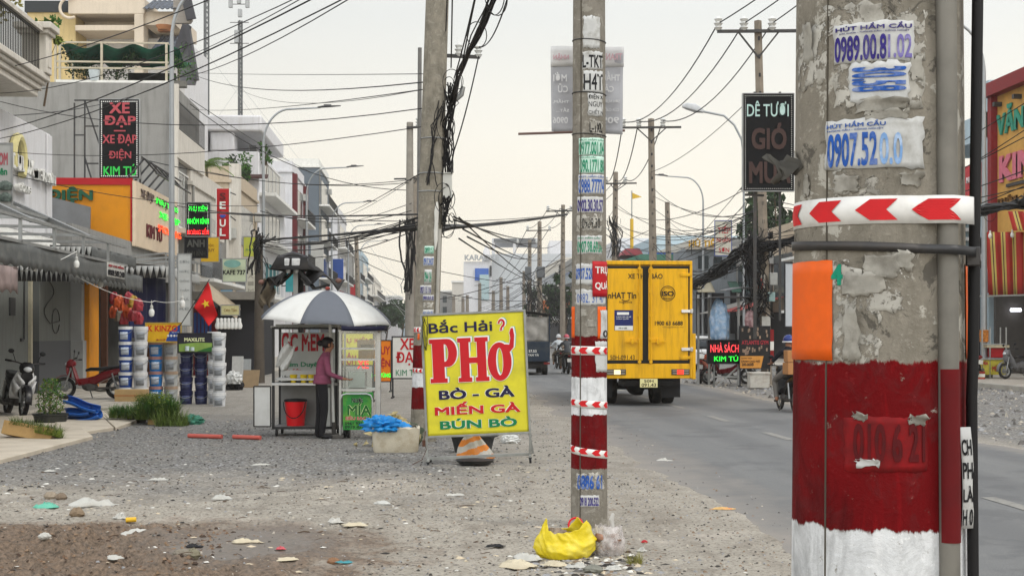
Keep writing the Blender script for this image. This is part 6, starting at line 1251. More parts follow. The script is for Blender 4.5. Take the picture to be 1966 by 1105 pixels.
# balcony
XB = -9.4; Yc = YP(XB, 97); zB = ZP(XB, Yc, 190)
mb = MB()
for k, (o_, a, b) in enumerate(((.0, .0, .16), (.08, .16, .30), (.16, .30, .40), (.24, .40, .56))): mb.box(XF-.4, XB-.24+o_, 20, Yc-.24+o_, zB+a, zB+b)
wb(mb, 'balcony_slab', OFFW, t, bevel=.025); zr = zB+.56
rail(t, XB-.1, 20, Yc-.7, zr, zr+.95, M('rail_black', '#26241f', .5, .4), .13)
mb = MB(); mb.box(XB-.2, XB+.0, 20, Yc-.5, zr+.98, zr+1.08); wb(mb, 'rail_cap', OFFW, t)
mb = MB(); mb.box(XB-.55, XB+.05, Yc-.55, Yc-.05, zr, zr+.95); mb.box(XB-.65, XB+.12, Yc-.65, Yc+.04, zr+.95, zr+1.06); mb.box(XB-.72, XB+.2, Yc-.72, Yc+.12, zr+1.06, zr+1.22); mb.box(XB-.45, XB+.07, Yc-.45, Yc-.15, zr+.15, zr+.8); wb(mb, 'corner_post', OFFW, t, bevel=.02)
wb(bx(-20, XF-1.6, 20, Ya-1, 7.2, 12), 'upper_wall', OFFW, t)
def tree(lab, loc, h, r_, mats, n=900, size=.09, trunk=.08, base=0, cat='tree', name='tree', clumps=12, flat=.75, group=None):
    t = thing(name, lab, cat, loc, 0, group); mb = MB(); mb.tube([(0, 0, base), (.05*h, .02*h, base+h*.35), (0, 0, base+h*.75)], [trunk, trunk*.75, trunk*.35], 8); pts = []
    for _ in range(clumps):
        a = random.uniform(0, 6.28); rr = r_*math.sqrt(random.random())*.8; z_ = base+h*(.42+.5*random.random()); p = (rr*math.cos(a), rr*math.sin(a), z_); pts.append((p, r_*random.uniform(.22, .42))); mb.tube([(.02*h, 0, base+h*.33), ((.02*h+p[0])/2, p[1]/2, (base+h*.4+z_)/2), p], [trunk*.45, trunk*.3, trunk*.12], 5)
    mb.build('trunk', M('bark', '#5a4c3d', .9, 0, .2, 8), t)
    cr = None
    for k, m in enumerate(mats):
        sub = pts[k::len(mats)]; crown(n//len(mats), sub, size, m, 'crown', t)
    return t
tree('yellow green shrub in leaf above the left balcony rail', (XB-1.2, Yc-2.6, zr-.3), 3.0, 1.5, (LEAFY, M('leaf_gold', '#857f3f', .7, 0, .4, 5)), 1500, .07, .05, cat='shrub', name='shrub')
tree('fresh green shrub behind the corner post of the left balcony', (XB-.4, Yc+.9, zr-.6), 2.6, .55, (LEAF, LEAFY), 900, .07, .03, cat='shrub', name='shrub')
# --- awnings over the pavement
TARP = M('tarp_grey', '#565857', .75, 0, .1, 2, '#8b8a86', .4); TARPL = M('tarp_light', '#a6a7a5', .75, 0, .08, 2, '#6d6b67', .45)
def awning(lab, X0, X1, Y0, Y1, zf, zb_, val, m, m2=None, fringe='scallop', end=None, frame=True):
    t = thing('awning', lab, 'awning', ((X0+X1)/2, Y0, 0)); mb = MB()
    mb.grid(lambda u, v: (X0+(X1-X0)*u, Y0+(Y1-Y0)*v, zb_+(zf-zb_)*u-.06*math.sin(math.pi*u)*abs(math.sin(v*12))), 6, 24); wb(mb, 'canopy', m, t, solid=.015)
    mb = MB(); n = int((Y1-Y0)/.45)
    mb.grid(lambda u, v: (X1+.02*math.sin(u*30), Y0+(Y1-Y0)*u, zf-(1-v)*(val-.06*abs(math.sin(math.pi*n*u)) if fringe == 'scallop' else val)), n*6, 3); wb(mb, 'valance', m2 or m, t, solid=.012)
    if end:
        mb = MB(); nn = end
        for k in range(nn): a, b = X0+(X1-X0)*k/nn, X0+(X1-X0)*(k+1)/nn; mb.add([(a, Y0-.01, zf), (b, Y0-.01, zf), ((a+b)/2, Y0-.01, zf-val)], [(0, 1, 2)])
        wb(mb, 'end_fringe', TARPL, t, solid=.012); mb = MB(); mb.box(X0, X1, Y0+.02, Y0+.03, zf-val*.95, zf+.02); wb(mb, 'end_panel', BF, t)
    if frame:
        mb = MB()
        for X_, z_ in ((X1, zf+.42), (X1, zf+.02), (X0, zb_+.05)): mb.bar((X_, Y0, z_), (X_, Y1, z_), .05)
        k = Y0
        while k <= Y1+.01: mb.bar((X1, k, zf), (X1, k, zf+.42), .05); mb.bar((X1, k, zf+.42), (X0, k, zb_+.1), .05); k += 2.1
        wb(mb, 'steel_frame', STEEL, t)
    return t
aw = awning('long grey tarpaulin awning with a steel rail along the white shop', XF, -6.6, 17, YP(-6.6, 243), 3.12, 3.5, .42, TARP)
Ye = YP(-6.6, 243); mb = MB(); mb.box(-6.6, -6.57, YP(-6.58, 205), YP(-6.58, 238), ZP(-6.6, Ye, 537), ZP(-6.6, Ye, 511)); pl = wb(mb, 'sign_plate', M('plate_pale', '#b4b3ae', .6), aw)
wtext(aw, '0989.503.240', YP(-6.58, 206), YP(-6.58, 237), ZP(-6.6, Ye, 535), ZP(-6.6, Ye, 524), -6.565, INK_K, .02, .01); wtext(aw, 'BẠT CHE NẮNG', YP(-6.58, 207), YP(-6.58, 236), ZP(-6.6, Ye, 520), ZP(-6.6, Ye, 513), -6.565, SRED, .02, .01)
mb = MB()
for (a, b) in (((25, 400), (95, 480)), ((0, 400), (60, 500)), ((28, 385), (60, 430))): pass
for y_, yo in ((20, 2.2), (24, 2.6), (28, 2.4)): mb.bar((-6.6, y_, 3.54), (-9.8, y_+yo, 4.9), .07); mb.bar((-6.6, y_+1, 3.54), (-9.8, y_+yo-2, 4.7), .06)
mb.bar((-7.6, 18, 3.95), (-7.6, 30, 3.95), .06); mb.bar((-8.6, 18, 4.3), (-8.6, 30, 4.3), .05); wb(mb, 'brace', STEEL, aw)
awning('grey awning with a pointed fringe over the orange shop', -9.6, -8.35, 33.4, 42, ZP(-9, 33.4, 502), ZP(-9, 33.4, 498), .48, TARP, end=11, frame=False)
awning('second grey awning with pointed fringe hung higher above the paint buckets', -10.2, -8.95, 38.2, 44, ZP(-9.5, 38.2, 473), ZP(-9.5, 38.2, 470), .36, TARP, end=9, frame=False)
awning('white scalloped awning beyond the paint buckets', -10.4, -8.6, 47, 54, ZP(-9, 47, 510), ZP(-9, 47, 500), .42, TARPL, fringe='scallop', end=9)
t = awning('small striped red and grey tarpaulin at the left picture edge', -8.2, -6.55, 16, YP(-6.55, 36), ZP(-6.6, 21, 502), 3.1, .42, M('tarp_dirty_red', '#8d7d7a', .8, 0, .3, 3, '#5d4a48', .6), frame=False)
# --- B: orange shop
Y1, Y2 = 50.6, 59.0; t = thing('shop', 'orange and cream bicycle shop with a red framed sign wall on its upper floor', 'building', (XF, 42.2, 0))
wb(bx(-22, -13.2, 42.2, Y2, 0, 4.9), 'wall', TEALW, t); wb(bx(-13.2, XF-.05, 42.2, Y2, 3.7, 4.9), 'lintel', GREYW, t); wb(bx(-22, XF-.06, Y1+.1, Y2, 4.9, 7.0), 'upper_wall', GREYW, t)
wb(bx(-13.2, -9.95, 42.2, 43.4, .03, 3.7), 'orange_pillar', ORANGE, t, bevel=.02)
xs = lambda px: W(px, HY, 50.4).x
mb = MB(); mb.box(xs(95), XF-.02, Y1-.12, Y1+.1, 4.85, 7.1); sp_ = wb(mb, 'sign_wall', ORANGE, t)
zt_, zb_ = 7.14, 4.9
mb = MB(); mb.box(xs(95), XF, Y1-.16, Y1-.09, 6.9, zt_); mb.box(xs(258), XF, Y1-.16, Y1-.09, zb_, 6.9); wb(mb, 'red_border', REDB, t)
mb = MB(); text(mb, 'ĐIỆN', xs(101), xs(188), ZP(XF-2, Y1, 390), ZP(XF-2, Y1, 359), Y1-.13, .06, .06); wb(mb, 'lettering', M('sign_dark_green', '#14513a', .6), t, smooth=0)
mb = MB(); mb.prism([(xs(100), ZP(-14, 50, 470)), (xs(192), ZP(-14, 50, 446)), (xs(193), ZP(-14, 50, 398)), (xs(100), ZP(-14, 50, 374))], Y1-.9, Y1-.84); wb(mb, 'metal_sheet', M('zinc_sheet', '#77787a', .5, .4, .1, 2, '#55534f', .3), t)
wb(bx(XF-.02, XF+.12, Y1-.16, Y2-.3, 4.75, 7.05), 'street_sign_panel', M('panel_cream', '#d3bfa6', .5, 0, .05, 2, '#a99478', .3), t)
yz = lambda px: YP(XF+.13, px)
for s_, a, b, c, d_, m, bo in (('XE ĐẠP - XE ĐẠP ĐIỆN', 270, 338, 398, 374, M('letter_grey', '#6d5f58'), 0), ('KIM TÚ', 281, 310, 460, 428, M('letter_maroon', '#5d1f24'), 0), ('PHỤ TÙNG', 300, 340, 402, 388, GLOWG, .02), ('XE ĐẠP', 306, 344, 428, 414, GLOWG, .02), ('HOÀNG', 304, 346, 452, 436, M('led_orange_reflection', '#ff5a2a', .4, emit=.9), .02)):  # last three: a reflection of LED text, put in as glowing letters
    ym = yz((a+b)/2); wtext(t, s_, yz(a), yz(b), ZP(XF+.13, ym, c), ZP(XF+.13, ym, d_), XF+.13, m, bo, .04)
mb = MB()
for k in range(5): mb.tube([(XF-.3, Y1+1.2*k, 7.05), (XF+.3, Y1+1.2*k+.4, 7.9), (XF+.7, Y1+1.2*k+.9, 7.4)], .04, 6)
mb.tube([(XF+.3, Y1, 7.9), (XF+.3, Y2-.5, 7.9)], .035, 6); mb.tube([(XF+.7, Y1+.5, 7.4), (XF+.7, Y2-.5, 7.4)], .035, 6); wb(mb, 'bent_frame', DKSTEEL, t)
# goods inside the open front
mb = MB(); mb.box(-13.15, -13.1, 44, 58, .03, 3.6); wb(mb, 'back_wall', TEALW, t)
mb = MB(); mb.box(-13.08, -12.9, 44.6, 45.2, 1.9, 2.4); mb.box(-13.08, -12.95, 44.7, 45.4, 1.2, 1.6); mb.box(-13.08, -12.95, 45.8, 46.1, 1.6, 2.2); wb(mb, 'meter_box', M('meter_grey', '#8a8d8c', .5), t)
mb = MB(); mb.grid(lambda u, v: (-9.9+.1*math.sin(u*20), 47.5+6*u, 3.7-2.2*v), 24, 4); wb(mb, 'blue_curtain', M('tarp_navy', '#181d4d', .7, 0, .1, 2), t, solid=.02)
mb = MB(); mb.box(-10.5, -10.3, 46.0, 46.2, .03, 3.7); wb(bx(-10.5, -10.3, 53, 53.2, .03, 3.7), 'door_post', M('post_brown', '#4d2f1f', .7), t); wb(mb, 'door_post', M('post_brown', '#4d2f1f', .7), t)
for k in range(12):
    cl_ = random.choice((('bag_orange_clear', '#c4562a'), ('bag_red_clear', '#9c3540'), ('bag_clear', '#8d8a80'), ('bag_amber', '#a8893a')))
    o = crumple('goods_bag', ['clear bag of red goods hanging in the orange shop front', 'bag of colourful goods hung from the orange shop lintel'][k % 2], 'bag', W(219+(k % 6)*9, HY, 44.5-.4*(k//6)).to_tuple()[:2]+(2.15+.42*(k//6)-.1*(k % 3),), (.15, .15, .34), M(cl_[0], cl_[1], .35, 0, .35, 7), 50+k, .7); o['group'] = 'bags of goods hanging in the orange shop'
# --- D: tall bicycle sign on the roof
def bulbs(mb, x0, x1, z0, z1, y, step, r_):
    n = max(2, int((x1-x0)/step)); m_ = max(2, int((z1-z0)/step))
    for k in range(n+1):
        for z_ in (z0, z1): mb.box(x0+(x1-x0)*k/n-r_, x0+(x1-x0)*k/n+r_, y-r_, y, z_-r_, z_+r_)
    for k in range(1, m_):
        for x_ in (x0, x1): mb.box(x_-r_, x_+r_, y-r_, y, z0+(z1-z0)*k/m_-r_, z0+(z1-z0)*k/m_+r_)
DOT = M('led_dot_white', '#d8d8d4', .4, emit=.35); SBK = M('sign_black', '#0b0b0e', .9, 0, .2, 3); LEDR = M('led_letter_red', '#b04a52', .5); LEDG = M('led_letter_green', '#2fb54a', .5, emit=.25)
def ledsign(lab, d, pc, rect, items, edge=None, dots=True, dstep=4, rz=-YAW, support=None, dr=.9):
    f, x, z = fparts(d, pc); a, b, c, e_ = rect; t = thing('led_sign', lab, 'sign', (f.loc[0], f.loc[1], z(e_)), rz); z0 = z(e_)
    mb = MB(); mb.box(x(a), x(b), 0, .14, 0, z(c)-z0); pn = mb.build('case', SBK, t, bevel=.01)
    mb = MB(); w_ = f.S(1.3)
    for q in ((x(a)-w_, x(b)+w_, z(c)-z0, z(c)-z0+w_), (x(a)-w_, x(b)+w_, -w_, 0), (x(a)-w_, x(a), 0, z(c)-z0), (x(b), x(b)+w_, 0, z(c)-z0)): mb.box(q[0], q[1], -.015, .15, q[2], q[3])
    mb.build('edge_trim', edge or STEEL, t)
    if dots: mb = MB(); bulbs(mb, x(a)+f.S(4), x(b)-f.S(4), f.S(4), z(c)-z0-f.S(4), -.001, f.S(dstep), f.S(dr)); mb.build('bulb_chain', DOT, pn, smooth=0)
    for s_, a_, b_, c_, d_, m_, bo in items: q = MB(); text(q, s_, x(a_), x(b_), z(d_)-z0, z(c_)-z0, -.001, bo, .02); q.build('lettering', m_, pn, smooth=0)
    if support: mb = MB(); [mb.bar(*q) for q in support(x, z, z0)]; mb.build('support', DKSTEEL, t)
    return t
ledsign('tall black bicycle shop sign with red and green letters on the orange shop roof', 51, 229, (191, 267, 191, 342), (('XE', 210, 249, 218, 197, LEDR, .04), ('ĐẠP', 199, 261, 245, 222, LEDR, .04), ('—', 219, 241, 252.5, 250, LEDR, .05), ('XE ĐẠP', 197, 263, 280, 258, LEDR, .02), ('ĐIỆN', 209, 252, 308, 286, LEDR, .02), ('KIM TÚ', 199, 262, 337, 315, LEDG, .02)), dstep=3.6,
        support=lambda x, z, z0: [((x(193), .3, -1.2), (x(193), .3, z(191)-z0), .06), ((x(265), .3, -1.2), (x(265), .3, z(191)-z0), .06), ((x(158), .3, -1.3), (x(158), .3, z(190)-z0), .05), ((x(138), .3, -1.0), (x(138), .3, z(195)-z0), .05), ((x(138), .3, z(190)-z0), (x(191), .3, z(190)-z0), .05), ((x(158), .3, z(240)-z0), (x(191), .3, z(240)-z0), .05), ((x(158), .3, z(190)-z0), (x(188), .3, z(280)-z0), .05), ((x(138), .3, z(257)-z0), (x(158), .3, z(257)-z0), .05), ((x(160), .3, z(312)-z0), (x(191), .3, z(312)-z0), .05), ((x(158), .3, z(300)-z0), (x(172), .3, z(345)-z0), .05)])
# --- C: bare cement house with roof garden
Y3 = 66; zt = ZP(XF, 59.2, 160); t = thing('house', 'bare grey cement house with a roof garden under green netting', 'building', (XF, 59.2, 0))
wb(bx(-22, XF-.15, 59.2, Y3, 0, zt), 'wall', GREYW, t)
mb = MB(); mb.box(XF-.15, XF+.1, 59.0, Y3, zt-3.1, zt-1.9); mb.box(XF-.15, XF+.06, 59.0, 59.3, 0, zt-3.1); mb.box(XF-.15, XF+.1, 59.0, 59.25, zt-1.9, zt-.05); wb(mb, 'facade_panel', OFFW, t)
rail(t, XF+.08, 59.3, Y3, zt-1.85, zt-.75, DKSTEEL, .25); win(t, XF-.14, 60.2, 64.5, zt-5.9, zt-3.5, 3); wb(bx(XF-.15, XF+1.0, 59.3, Y3, zt-6.2, zt-6.0), 'balcony_slab', OFFW, t)
xg = lambda px: W(px, HY, 59.5).x
zg = lambda py: ZP(XF-3, 59.5, py)
mb = MB()
for px in (119, 127, 205, 326): mb.bar((xg(px), 59.5, zt), (xg(px), 59.5, zg(82)), .09)
for py in (82, 119, 131): mb.bar((xg(119), 59.5, zg(py)), (xg(330), 59.5, zg(py)), .07)
for px in (119, 205, 326): mb.bar((xg(px), 62.4, zt), (xg(px), 62.4, zg(70)), .09); mb.bar((xg(px), 59.5, zg(82)), (xg(px), 62.4, zg(72)), .07)
wb(mb, 'pergola_frame', M('frame_pale', '#b3ab98', .7), t)
mb = MB(); mb.grid(lambda u, v: (xg(128)+(xg(350)-xg(128))*u, 59.6+3.0*v, zg(88)-.75*(1-abs(2*v-1))*(.4+.5*abs(math.sin(u*11)))+.25*math.sin(u*23+v*7)*.4), 40, 10); wb(mb, 'shade_net', M('net_green', '#16523f', .8, 0, .35, 3), t, solid=.01)
wb(bx(xg(232), xg(325), 61.8, 61.9, zt, zg(120)), 'dark_sheet', DARK, t); wb(bx(xg(122), xg(330), 59.3, 59.6, zt, zt+.12), 'coping', WHITE, t)
mb = MB(); mb.lathe([(0, 0), (.17, 0), (.24, .44), (.2, .44), (.18, .36), (0, .36)], 16, (xg(192), 59.42, zt+.1), cap=False); wb(mb, 'flower_pot', M('pot_bluewhite', '#b9c2c6', .5), t)
mb = MB(); mb.prism([(xg(237), zg(119)), (xg(290), zg(119)), (xg(280), zg(105)), (xg(245), zg(105))], 60.2, 60.3); wb(mb, 'stored_sheet', BF, t)
for k, (px, w_, n) in enumerate(((160, 1.0, 700), (225, 1.0, 700), (340, .5, 300))):
    tt = thing('roof_plants', ['dark climbing plants at the left end of the roof garden', 'dark climbing plants at the centre of the roof garden', 'green potted plants at the street corner of the roof garden'][k], 'plants', (xg(px), 60.2, zt), 0); crown(n, [((random.uniform(-w_, w_), random.uniform(-.3, .5), random.uniform(.2, 1.6)), .4) for _ in range(9)], .07, LEAFD if k < 2 else LEAF, 'foliage', tt)
    mb = MB(); mb.box(-w_*.8, w_*.8, -.2, .2, 0, .25); mb.build('trough', M('trough_grey', '#6d6b66', .8), tt)
# --- E: cream villa with tiled roofs behind
d = 76; f, x, z = fparts(d, 240); t = thing('villa', 'cream villa with dark blue tiled roofs rising behind the cement house', 'building', (f.loc[0], f.loc[1], 0), f.rz)
YW = M('wall_mustard', '#c2ad7c', .85, 0, .05, 2, '#8f7f5d', .35, streak=True); VC = M('villa_cream', '#cbbfae', .8, 0, .04, 2, '#948a7b', .25, streak=True)
MB().box(x(40), x(134), 1, 8, 0, z(16)).build('mustard_wall', YW, t); MB().box(x(36), x(138), .9, 8.1, z(16), z(-6)).build('dark_parapet', M('parapet_dark', '#2f3336', .7), t)
MB().box(x(134), x(330), 3, 9, 0, z(52)).build('white_wall', BRW, t)
mb = MB(); mb.box(x(124), x(272), .6, 6, z(22), z(-8)); mb.box(x(135), x(255), .8, 6, z(53), z(42)); mb.box(x(252), x(270), .6, 1.6, 0, z(22)); mb.box(x(135), x(255), 2.5, 6, z(42), z(22)); mb.build('beam', VC, t, bevel=.03)
mb = MB(); mb.box(x(270), x(330), .8, 6, z(42), z(16)); mb.build('upper_wall', VC, t)
mb = MB(); mb.tube([(x(130)+.55*math.cos(a), .4, z(12)+.55*math.sin(a)) for a in np.linspace(1.2, 5.2, 18)], .08, 8); mb.build('round_scroll', VC, t)
def tile_roof_mat():
    if 'roof_tile' in MATS: return MATS['roof_tile']
    m = bpy.data.materials.new('roof_tile'); m.use_nodes = True; MATS['roof_tile'] = m; nt, N, L = nodes(m); bs = nt.nodes['Principled BSDF']; co = N('ShaderNodeTexCoord').outputs['Object']
    br = N('ShaderNodeTexBrick'); L(co, br.inputs['Vector']); br.inputs['Scale'].default_value = 1; br.inputs['Brick Width'].default_value = .3; br.inputs['Row Height'].default_value = .35; br.inputs['Mortar Size'].default_value = .03
    br.inputs['Color1'].default_value = (*lin('#3d4450'), 1); br.inputs['Color2'].default_value = (*lin('#4a525f'), 1); br.inputs['Mortar'].default_value = (*lin('#1c2028'), 1); L(br.outputs[0], bs.inputs['Base Color']); bs.inputs['Roughness'].default_value = .45; return m
def troof(name, a, b, y0, z0, y1, z1, t):                   # wavy tiled slope
    n = int(abs(b-a)/.07); mb = MB()
    mb.grid(lambda u, v: (a+(b-a)*u, y0+(y1-y0)*v-.03*(v*9 % 1), z0+(z1-z0)*v+.05*math.sin(u*abs(b-a)/.28*6.283)-.05*((v*9) % 1)), n, 36); return mb.build(name, tile_roof_mat(), t, solid=.03)
troof('tiled_roof', x(272), x(338), .2, z(15), 2.5, z(-20), t); troof('tiled_roof', x(296), x(350), -.6, z(99), 1.6, z(58), t)
mb = MB(); mb.prism([(x(330), z(42)), (x(362), z(42)), (x(366), z(36)), (x(354), z(-10)), (x(330), z(-25))], .3, .6); mb.build('gable', M('gable_grey', '#8d8780', .8), t)
mb = MB(); mb.prism([(x(352), z(167)), (x(380), z(168)), (x(383), z(158)), (x(367), z(58)), (x(352), z(110))], -.9, -.6); mb.build('lower_gable', M('gable_dark', '#5d5e62', .8), t)
mb = MB(); mb.bar((x(367), -.95, z(56)), (x(384), -.95, z(160)), .25, .5); mb.bar((x(350), -.95, z(108)), (x(367), -.95, z(56)), .12, .5); mb.bar((x(354), .2, z(-14)), (x(366), .2, z(36)), .2, .5); mb.build('barge_board', M('barge_dark', '#3d3d42', .6), t)
mb = MB(); mb.box(x(300), x(326), .3, .8, z(57), z(48)); mb.lathe([(.0, 0), (.3, .02), (.45, .25), (0, .25)], 14, (x(312), .3, z(56))); mb.build('terracotta_bowl', M('terracotta', '#b07a55', .7), t)
# --- houses further on
def house(lab, px, Y1, ztop, m, floors=3, m2=None, rec=.0, win_m=None, bal=True, X=XF, depth=14, sgn=-1, parapet=.7):
    Y0 = YP(X, px); t = thing('house', lab, 'building', (X, Y0, 0)); xi = X+sgn*depth
    a, b = sorted((xi, X)); wb(bx(a, b, Y0, Y1, 0, ztop), 'wall', m, t)
    fh = ztop/floors
    wb(bx(*sorted((X, X-sgn*.08)), Y0+.5, Y1-.5, .1, fh*.8), 'shop_front', DARK, t)
    for k in range(1, floors):
        z0 = k*fh
        if bal: wb(bx(*sorted((X, X-sgn*1.0)), Y0+.15, Y1-.15, z0-.15, z0), 'balcony_slab', m2 or WHITE, t); rail(t, X-sgn*.95, Y0+.2, Y1-.2, z0+.1, z0+.95, DKSTEEL, .3)
        w0 = Y0+(Y1-Y0)*.2; w1 = Y0+(Y1-Y0)*.8
        mb = MB(); mb.box(*sorted((X, X-sgn*.05)), w0, w1, z0+.2, z0+fh*.75); wb(mb, 'window', WG, t)
    mb = MB(); mb.cyl((X-sgn*.07, Y0+.3, 0), (X-sgn*.07, Y0+.3, ztop), .06, n=8); wb(mb, 'drain_pipe', M('pipe_grey', '#8a8985', .6), t)
    for k in range(1, floors): mb = MB(); mb.box(*sorted((X-sgn*.02, X-sgn*.38)), Y1-1.5, Y1-.7, k*fh+fh*.62, k*fh+fh*.62+.55); wb(mb, 'air_conditioner', M('aircon_white', '#b4b4b0', .5, 0, .1, 4, '#77746d', .4), t, bevel=.02)
    mb = MB(); mb.box(a-.1, b+.12, Y0-.12, Y1+.1, ztop, ztop+.16); mb.box(a, b, Y0-.0, Y0+.15, ztop+.16, ztop+.16+parapet); mb.box(*sorted((X, X+sgn*.15)), Y0+.15, Y1, ztop+.16, ztop+.16+parapet); wb(mb, 'parapet', m2 or m, t)
    return t, Y0
t, y0 = house('low white house with a palm on its terrace beside the cement house', 366, 76, 8.2, OFFW, 2); 
mb = MB(); mb.lathe([(.55, 0), (.55, 1.0), (.3, 1.15), (0, 1.18)], 18, (XF-1.2, y0+3.2, 8.4)); wb(mb, 'water_tank', M('tank_blue', '#6d9cbc', .5), t)
def palm(lab, loc, h, n=16, l=1.3):
    t = thing('palm', lab, 'palm', loc); mb = MB(); mb.tube([(0, 0, 0), (.05, 0, h*.5), (0, 0, h)], [.09, .07, .06], 8); mb.build('trunk', M('palm_bark', '#5d5240', .9), t); mb = MB()
    for k in range(n):
        a = 6.28*k/n+random.uniform(-.2, .2); e = random.uniform(-.2, 1.1); 
        for s in range(22):
            u = s/21; p = Vector((l*u*math.cos(a)*math.cos(e*(1-u*.6)), l*u*math.sin(a)*math.cos(e*(1-u*.6)), h+l*(u*math.sin(e)-.75*u*u*(.7)))); sd_ = Vector((-math.sin(a), math.cos(a), -.25))
            for q in (-1, 1): v_ = sd_*q*.30*math.sin(math.pi*min(.95, u+.15))+Vector((math.cos(a), math.sin(a), 0))*.12; w_ = Vector((0, 0, .02))+Vector((math.cos(a), math.sin(a), 0))*.03; mb.add([p, p+v_-Vector((0, 0, abs(q)*.1)), p+w_], [(0, 1, 2)])
    mb.build('crown', M('palm_leaf', '#5d7a2c', .6, 0, .4, 3), t, smooth=0); return t
palm('small palm with arching fronds on the terrace of the low white house', (XF-.4, YP(XF-.4, 396), 8.3), 1.6, 18, 1.25)
t, y0 = house('beige house with dark upper shutters behind the soup cart', 440, 87, 9.6, BEIGE, 3, bal=False)
mb = MB(); mb.box(XF-6, XF-.4, y0-.06, y0, 4.9, 8.0); wb(mb, 'side_shutter', SHUT, t); mb = MB(); mb.box(XF-.02, XF+.5, y0, y0+1, 4.5, 10.6); wb(mb, 'pilaster', OFFW, t)
# F: tall white house with roof frame
Yf = YP(XF, 497); t = thing('house', 'tall white house with an open concrete frame on its roof', 'building', (XF, Yf, 0)); zF = ZP(XF, Yf, 291); zT = ZP(XF, Yf, 222)
wb(bx(-26, XF, Yf, 104, 0, zF), 'wall', BRW, t, bevel=.05); mb = MB(); mb.box(-26, XF+.2, Yf-.2, 101, zT-1.0, zT); mb.box(XF-3.0, XF-1.5, Yf, Yf+1.5, zF, zT-1.0); mb.box(XF-3.0, XF-1.5, 98, 99.5, zF, zT-1.0); mb.box(-24, -22.6, Yf, Yf+1.5, zF, zT-1.0); wb(mb, 'roof_frame', BRW, t, bevel=.12)
mb = MB(); mb.box(XF-.6, XF-.2, Yf+.2, Yf+.6, zF, zF+.4); mb.box(XF-5, XF-4.9, Yf+.2, Yf+.3, zF, zF+.9); wb(mb, 'roof_vent', DKSTEEL, t)
mb = MB(); mb.grid(lambda u, v: (XF-3+3.6*u, Yf-.7+.7*v, ZP(XF, Yf, 350)+.35*math.sin(u*1.57+.2)*.5+.3*v), 10, 4); wb(mb, 'brown_awning', M('awning_maroon', '#3d2422', .7), t, solid=.05)
mb = MB(); mb.box(XF-2.2, XF-.2, Yf-.05, Yf, 8.6, 10.6); wb(mb, 'side_opening', SHUT, t)
for k, z0 in enumerate((4, 7.4, 10.4)): wb(bx(XF, XF+1, Yf+.2, 103, z0-.2, z0), 'balcony_slab', WHITE, t); win(t, XF, Yf+3, 100, z0+.3, z0+2.3, 4)
tree('small terrace tree in leaf beside the tall white house', (XF-.6, Yf-4, 9.6), 2.6, 1.3, (LEAF, LEAFD), 700, .12, .05, cat='tree'); tree('hanging balcony plant on the corner of the tall white house', (XF+.3, Yf+.8, zF-1.6), 2.4, .5, (LEAF,), 300, .12, .03, cat='plant', name='hanging_plant')
t, y0 = house('white house with a dark red pilaster beyond the tall white one', 561, 120, 14.1, BRW, 4); wb(bx(XF, XF+.35, y0, y0+.9, 0, 14.0), 'pilaster', M('pilaster_maroon', '#5d1c20', .6), t); wb(bx(XF, XF+.35, 119, 120, 0, 14.0), 'pilaster', M('pilaster_maroon', '#5d1c20'), t)
tree('leafy tree growing on the terrace in front of the maroon pilaster house', (XF-1.5, 101, 9), 3.4, 1.7, (LEAFD, LEAF), 900, .14, .08)
t, y0 = house('slate blue tower house beyond the maroon pilaster house', 612, 150, 17.6, BLG, 5, m2=WHITE)
t, y0 = house('white house with slit windows beyond the slate blue one', 648, 182, 15.6, BRW, 4); mb = MB(); [mb.box(XF-4+1.1*k, XF-3.5+1.1*k, y0-.06, y0, 11, 14.2) for k in range(3)]; wb(mb, 'slit_window', DARK, t)
t, y0 = house('weathered concrete house far along the left row', 676, 215, 12.5, GREYW, 4); t, y0 = house('pale blue house far along the left row', 694, 250, 14, PALEB, 4); t, y0 = house('last pale house seen on the left row', 715, 320, 12, OFFW, 4)
# shop signs on the left
ledsign('small bright green and red lettered sign board over the white awning', 53, 380, (358, 403, 389, 453), (('PHỤ KIỆN', 363, 398, 408, 393, GLOWG, .03), ('NHÔM KÍNH', 360, 401, 430, 417, GLOWG, .03), ('HOÀNG YẾN', 360, 401, 450, 437, GLOWR, .03)), dstep=2.6, dr=.55)
ledsign('unlit black sign board hanging under the bright green lettered one', 52.6, 376, (355, 397, 456, 494), (('ANH', 359, 393, 474, 460, M('letter_dim', '#4a4a46'), .04), ('ÁNH BÌNH', 358, 394, 491, 479, M('letter_dimmer', '#33332f'), .02)), dots=False, edge=DARK)
f, x, z = fparts(60, 428); t = thing('shop_sign', 'tall narrow red sign with white letters stacked above a round emblem', 'sign', (f.loc[0], f.loc[1], z(459)), f.rz); z0 = z(459)
MB().box(x(416), x(440), 0, .25, 0, z(362)-z0).build('case', REDB, t, bevel=.02); mb = MB(); mb.box(x(414.5), x(416), -.02, .27, -.03, z(361)-z0); mb.box(x(440), x(441.5), -.02, .27, -.03, z(361)-z0); mb.build('edge_trim', WHITE, t)
for s_, c_, d_, m in (('S', 384, 370, M('letter_dark_red', '#5d1218')), ('E', 401, 387, WHITE), ('U', 435, 421, WHITE), ('L', 453, 438, WHITE)): q = MB(); text(q, s_, x(422), x(433.5), z(c_)-z0, z(d_)-z0, -.001, .04, .03); q.build('letter', m, t, smooth=0)
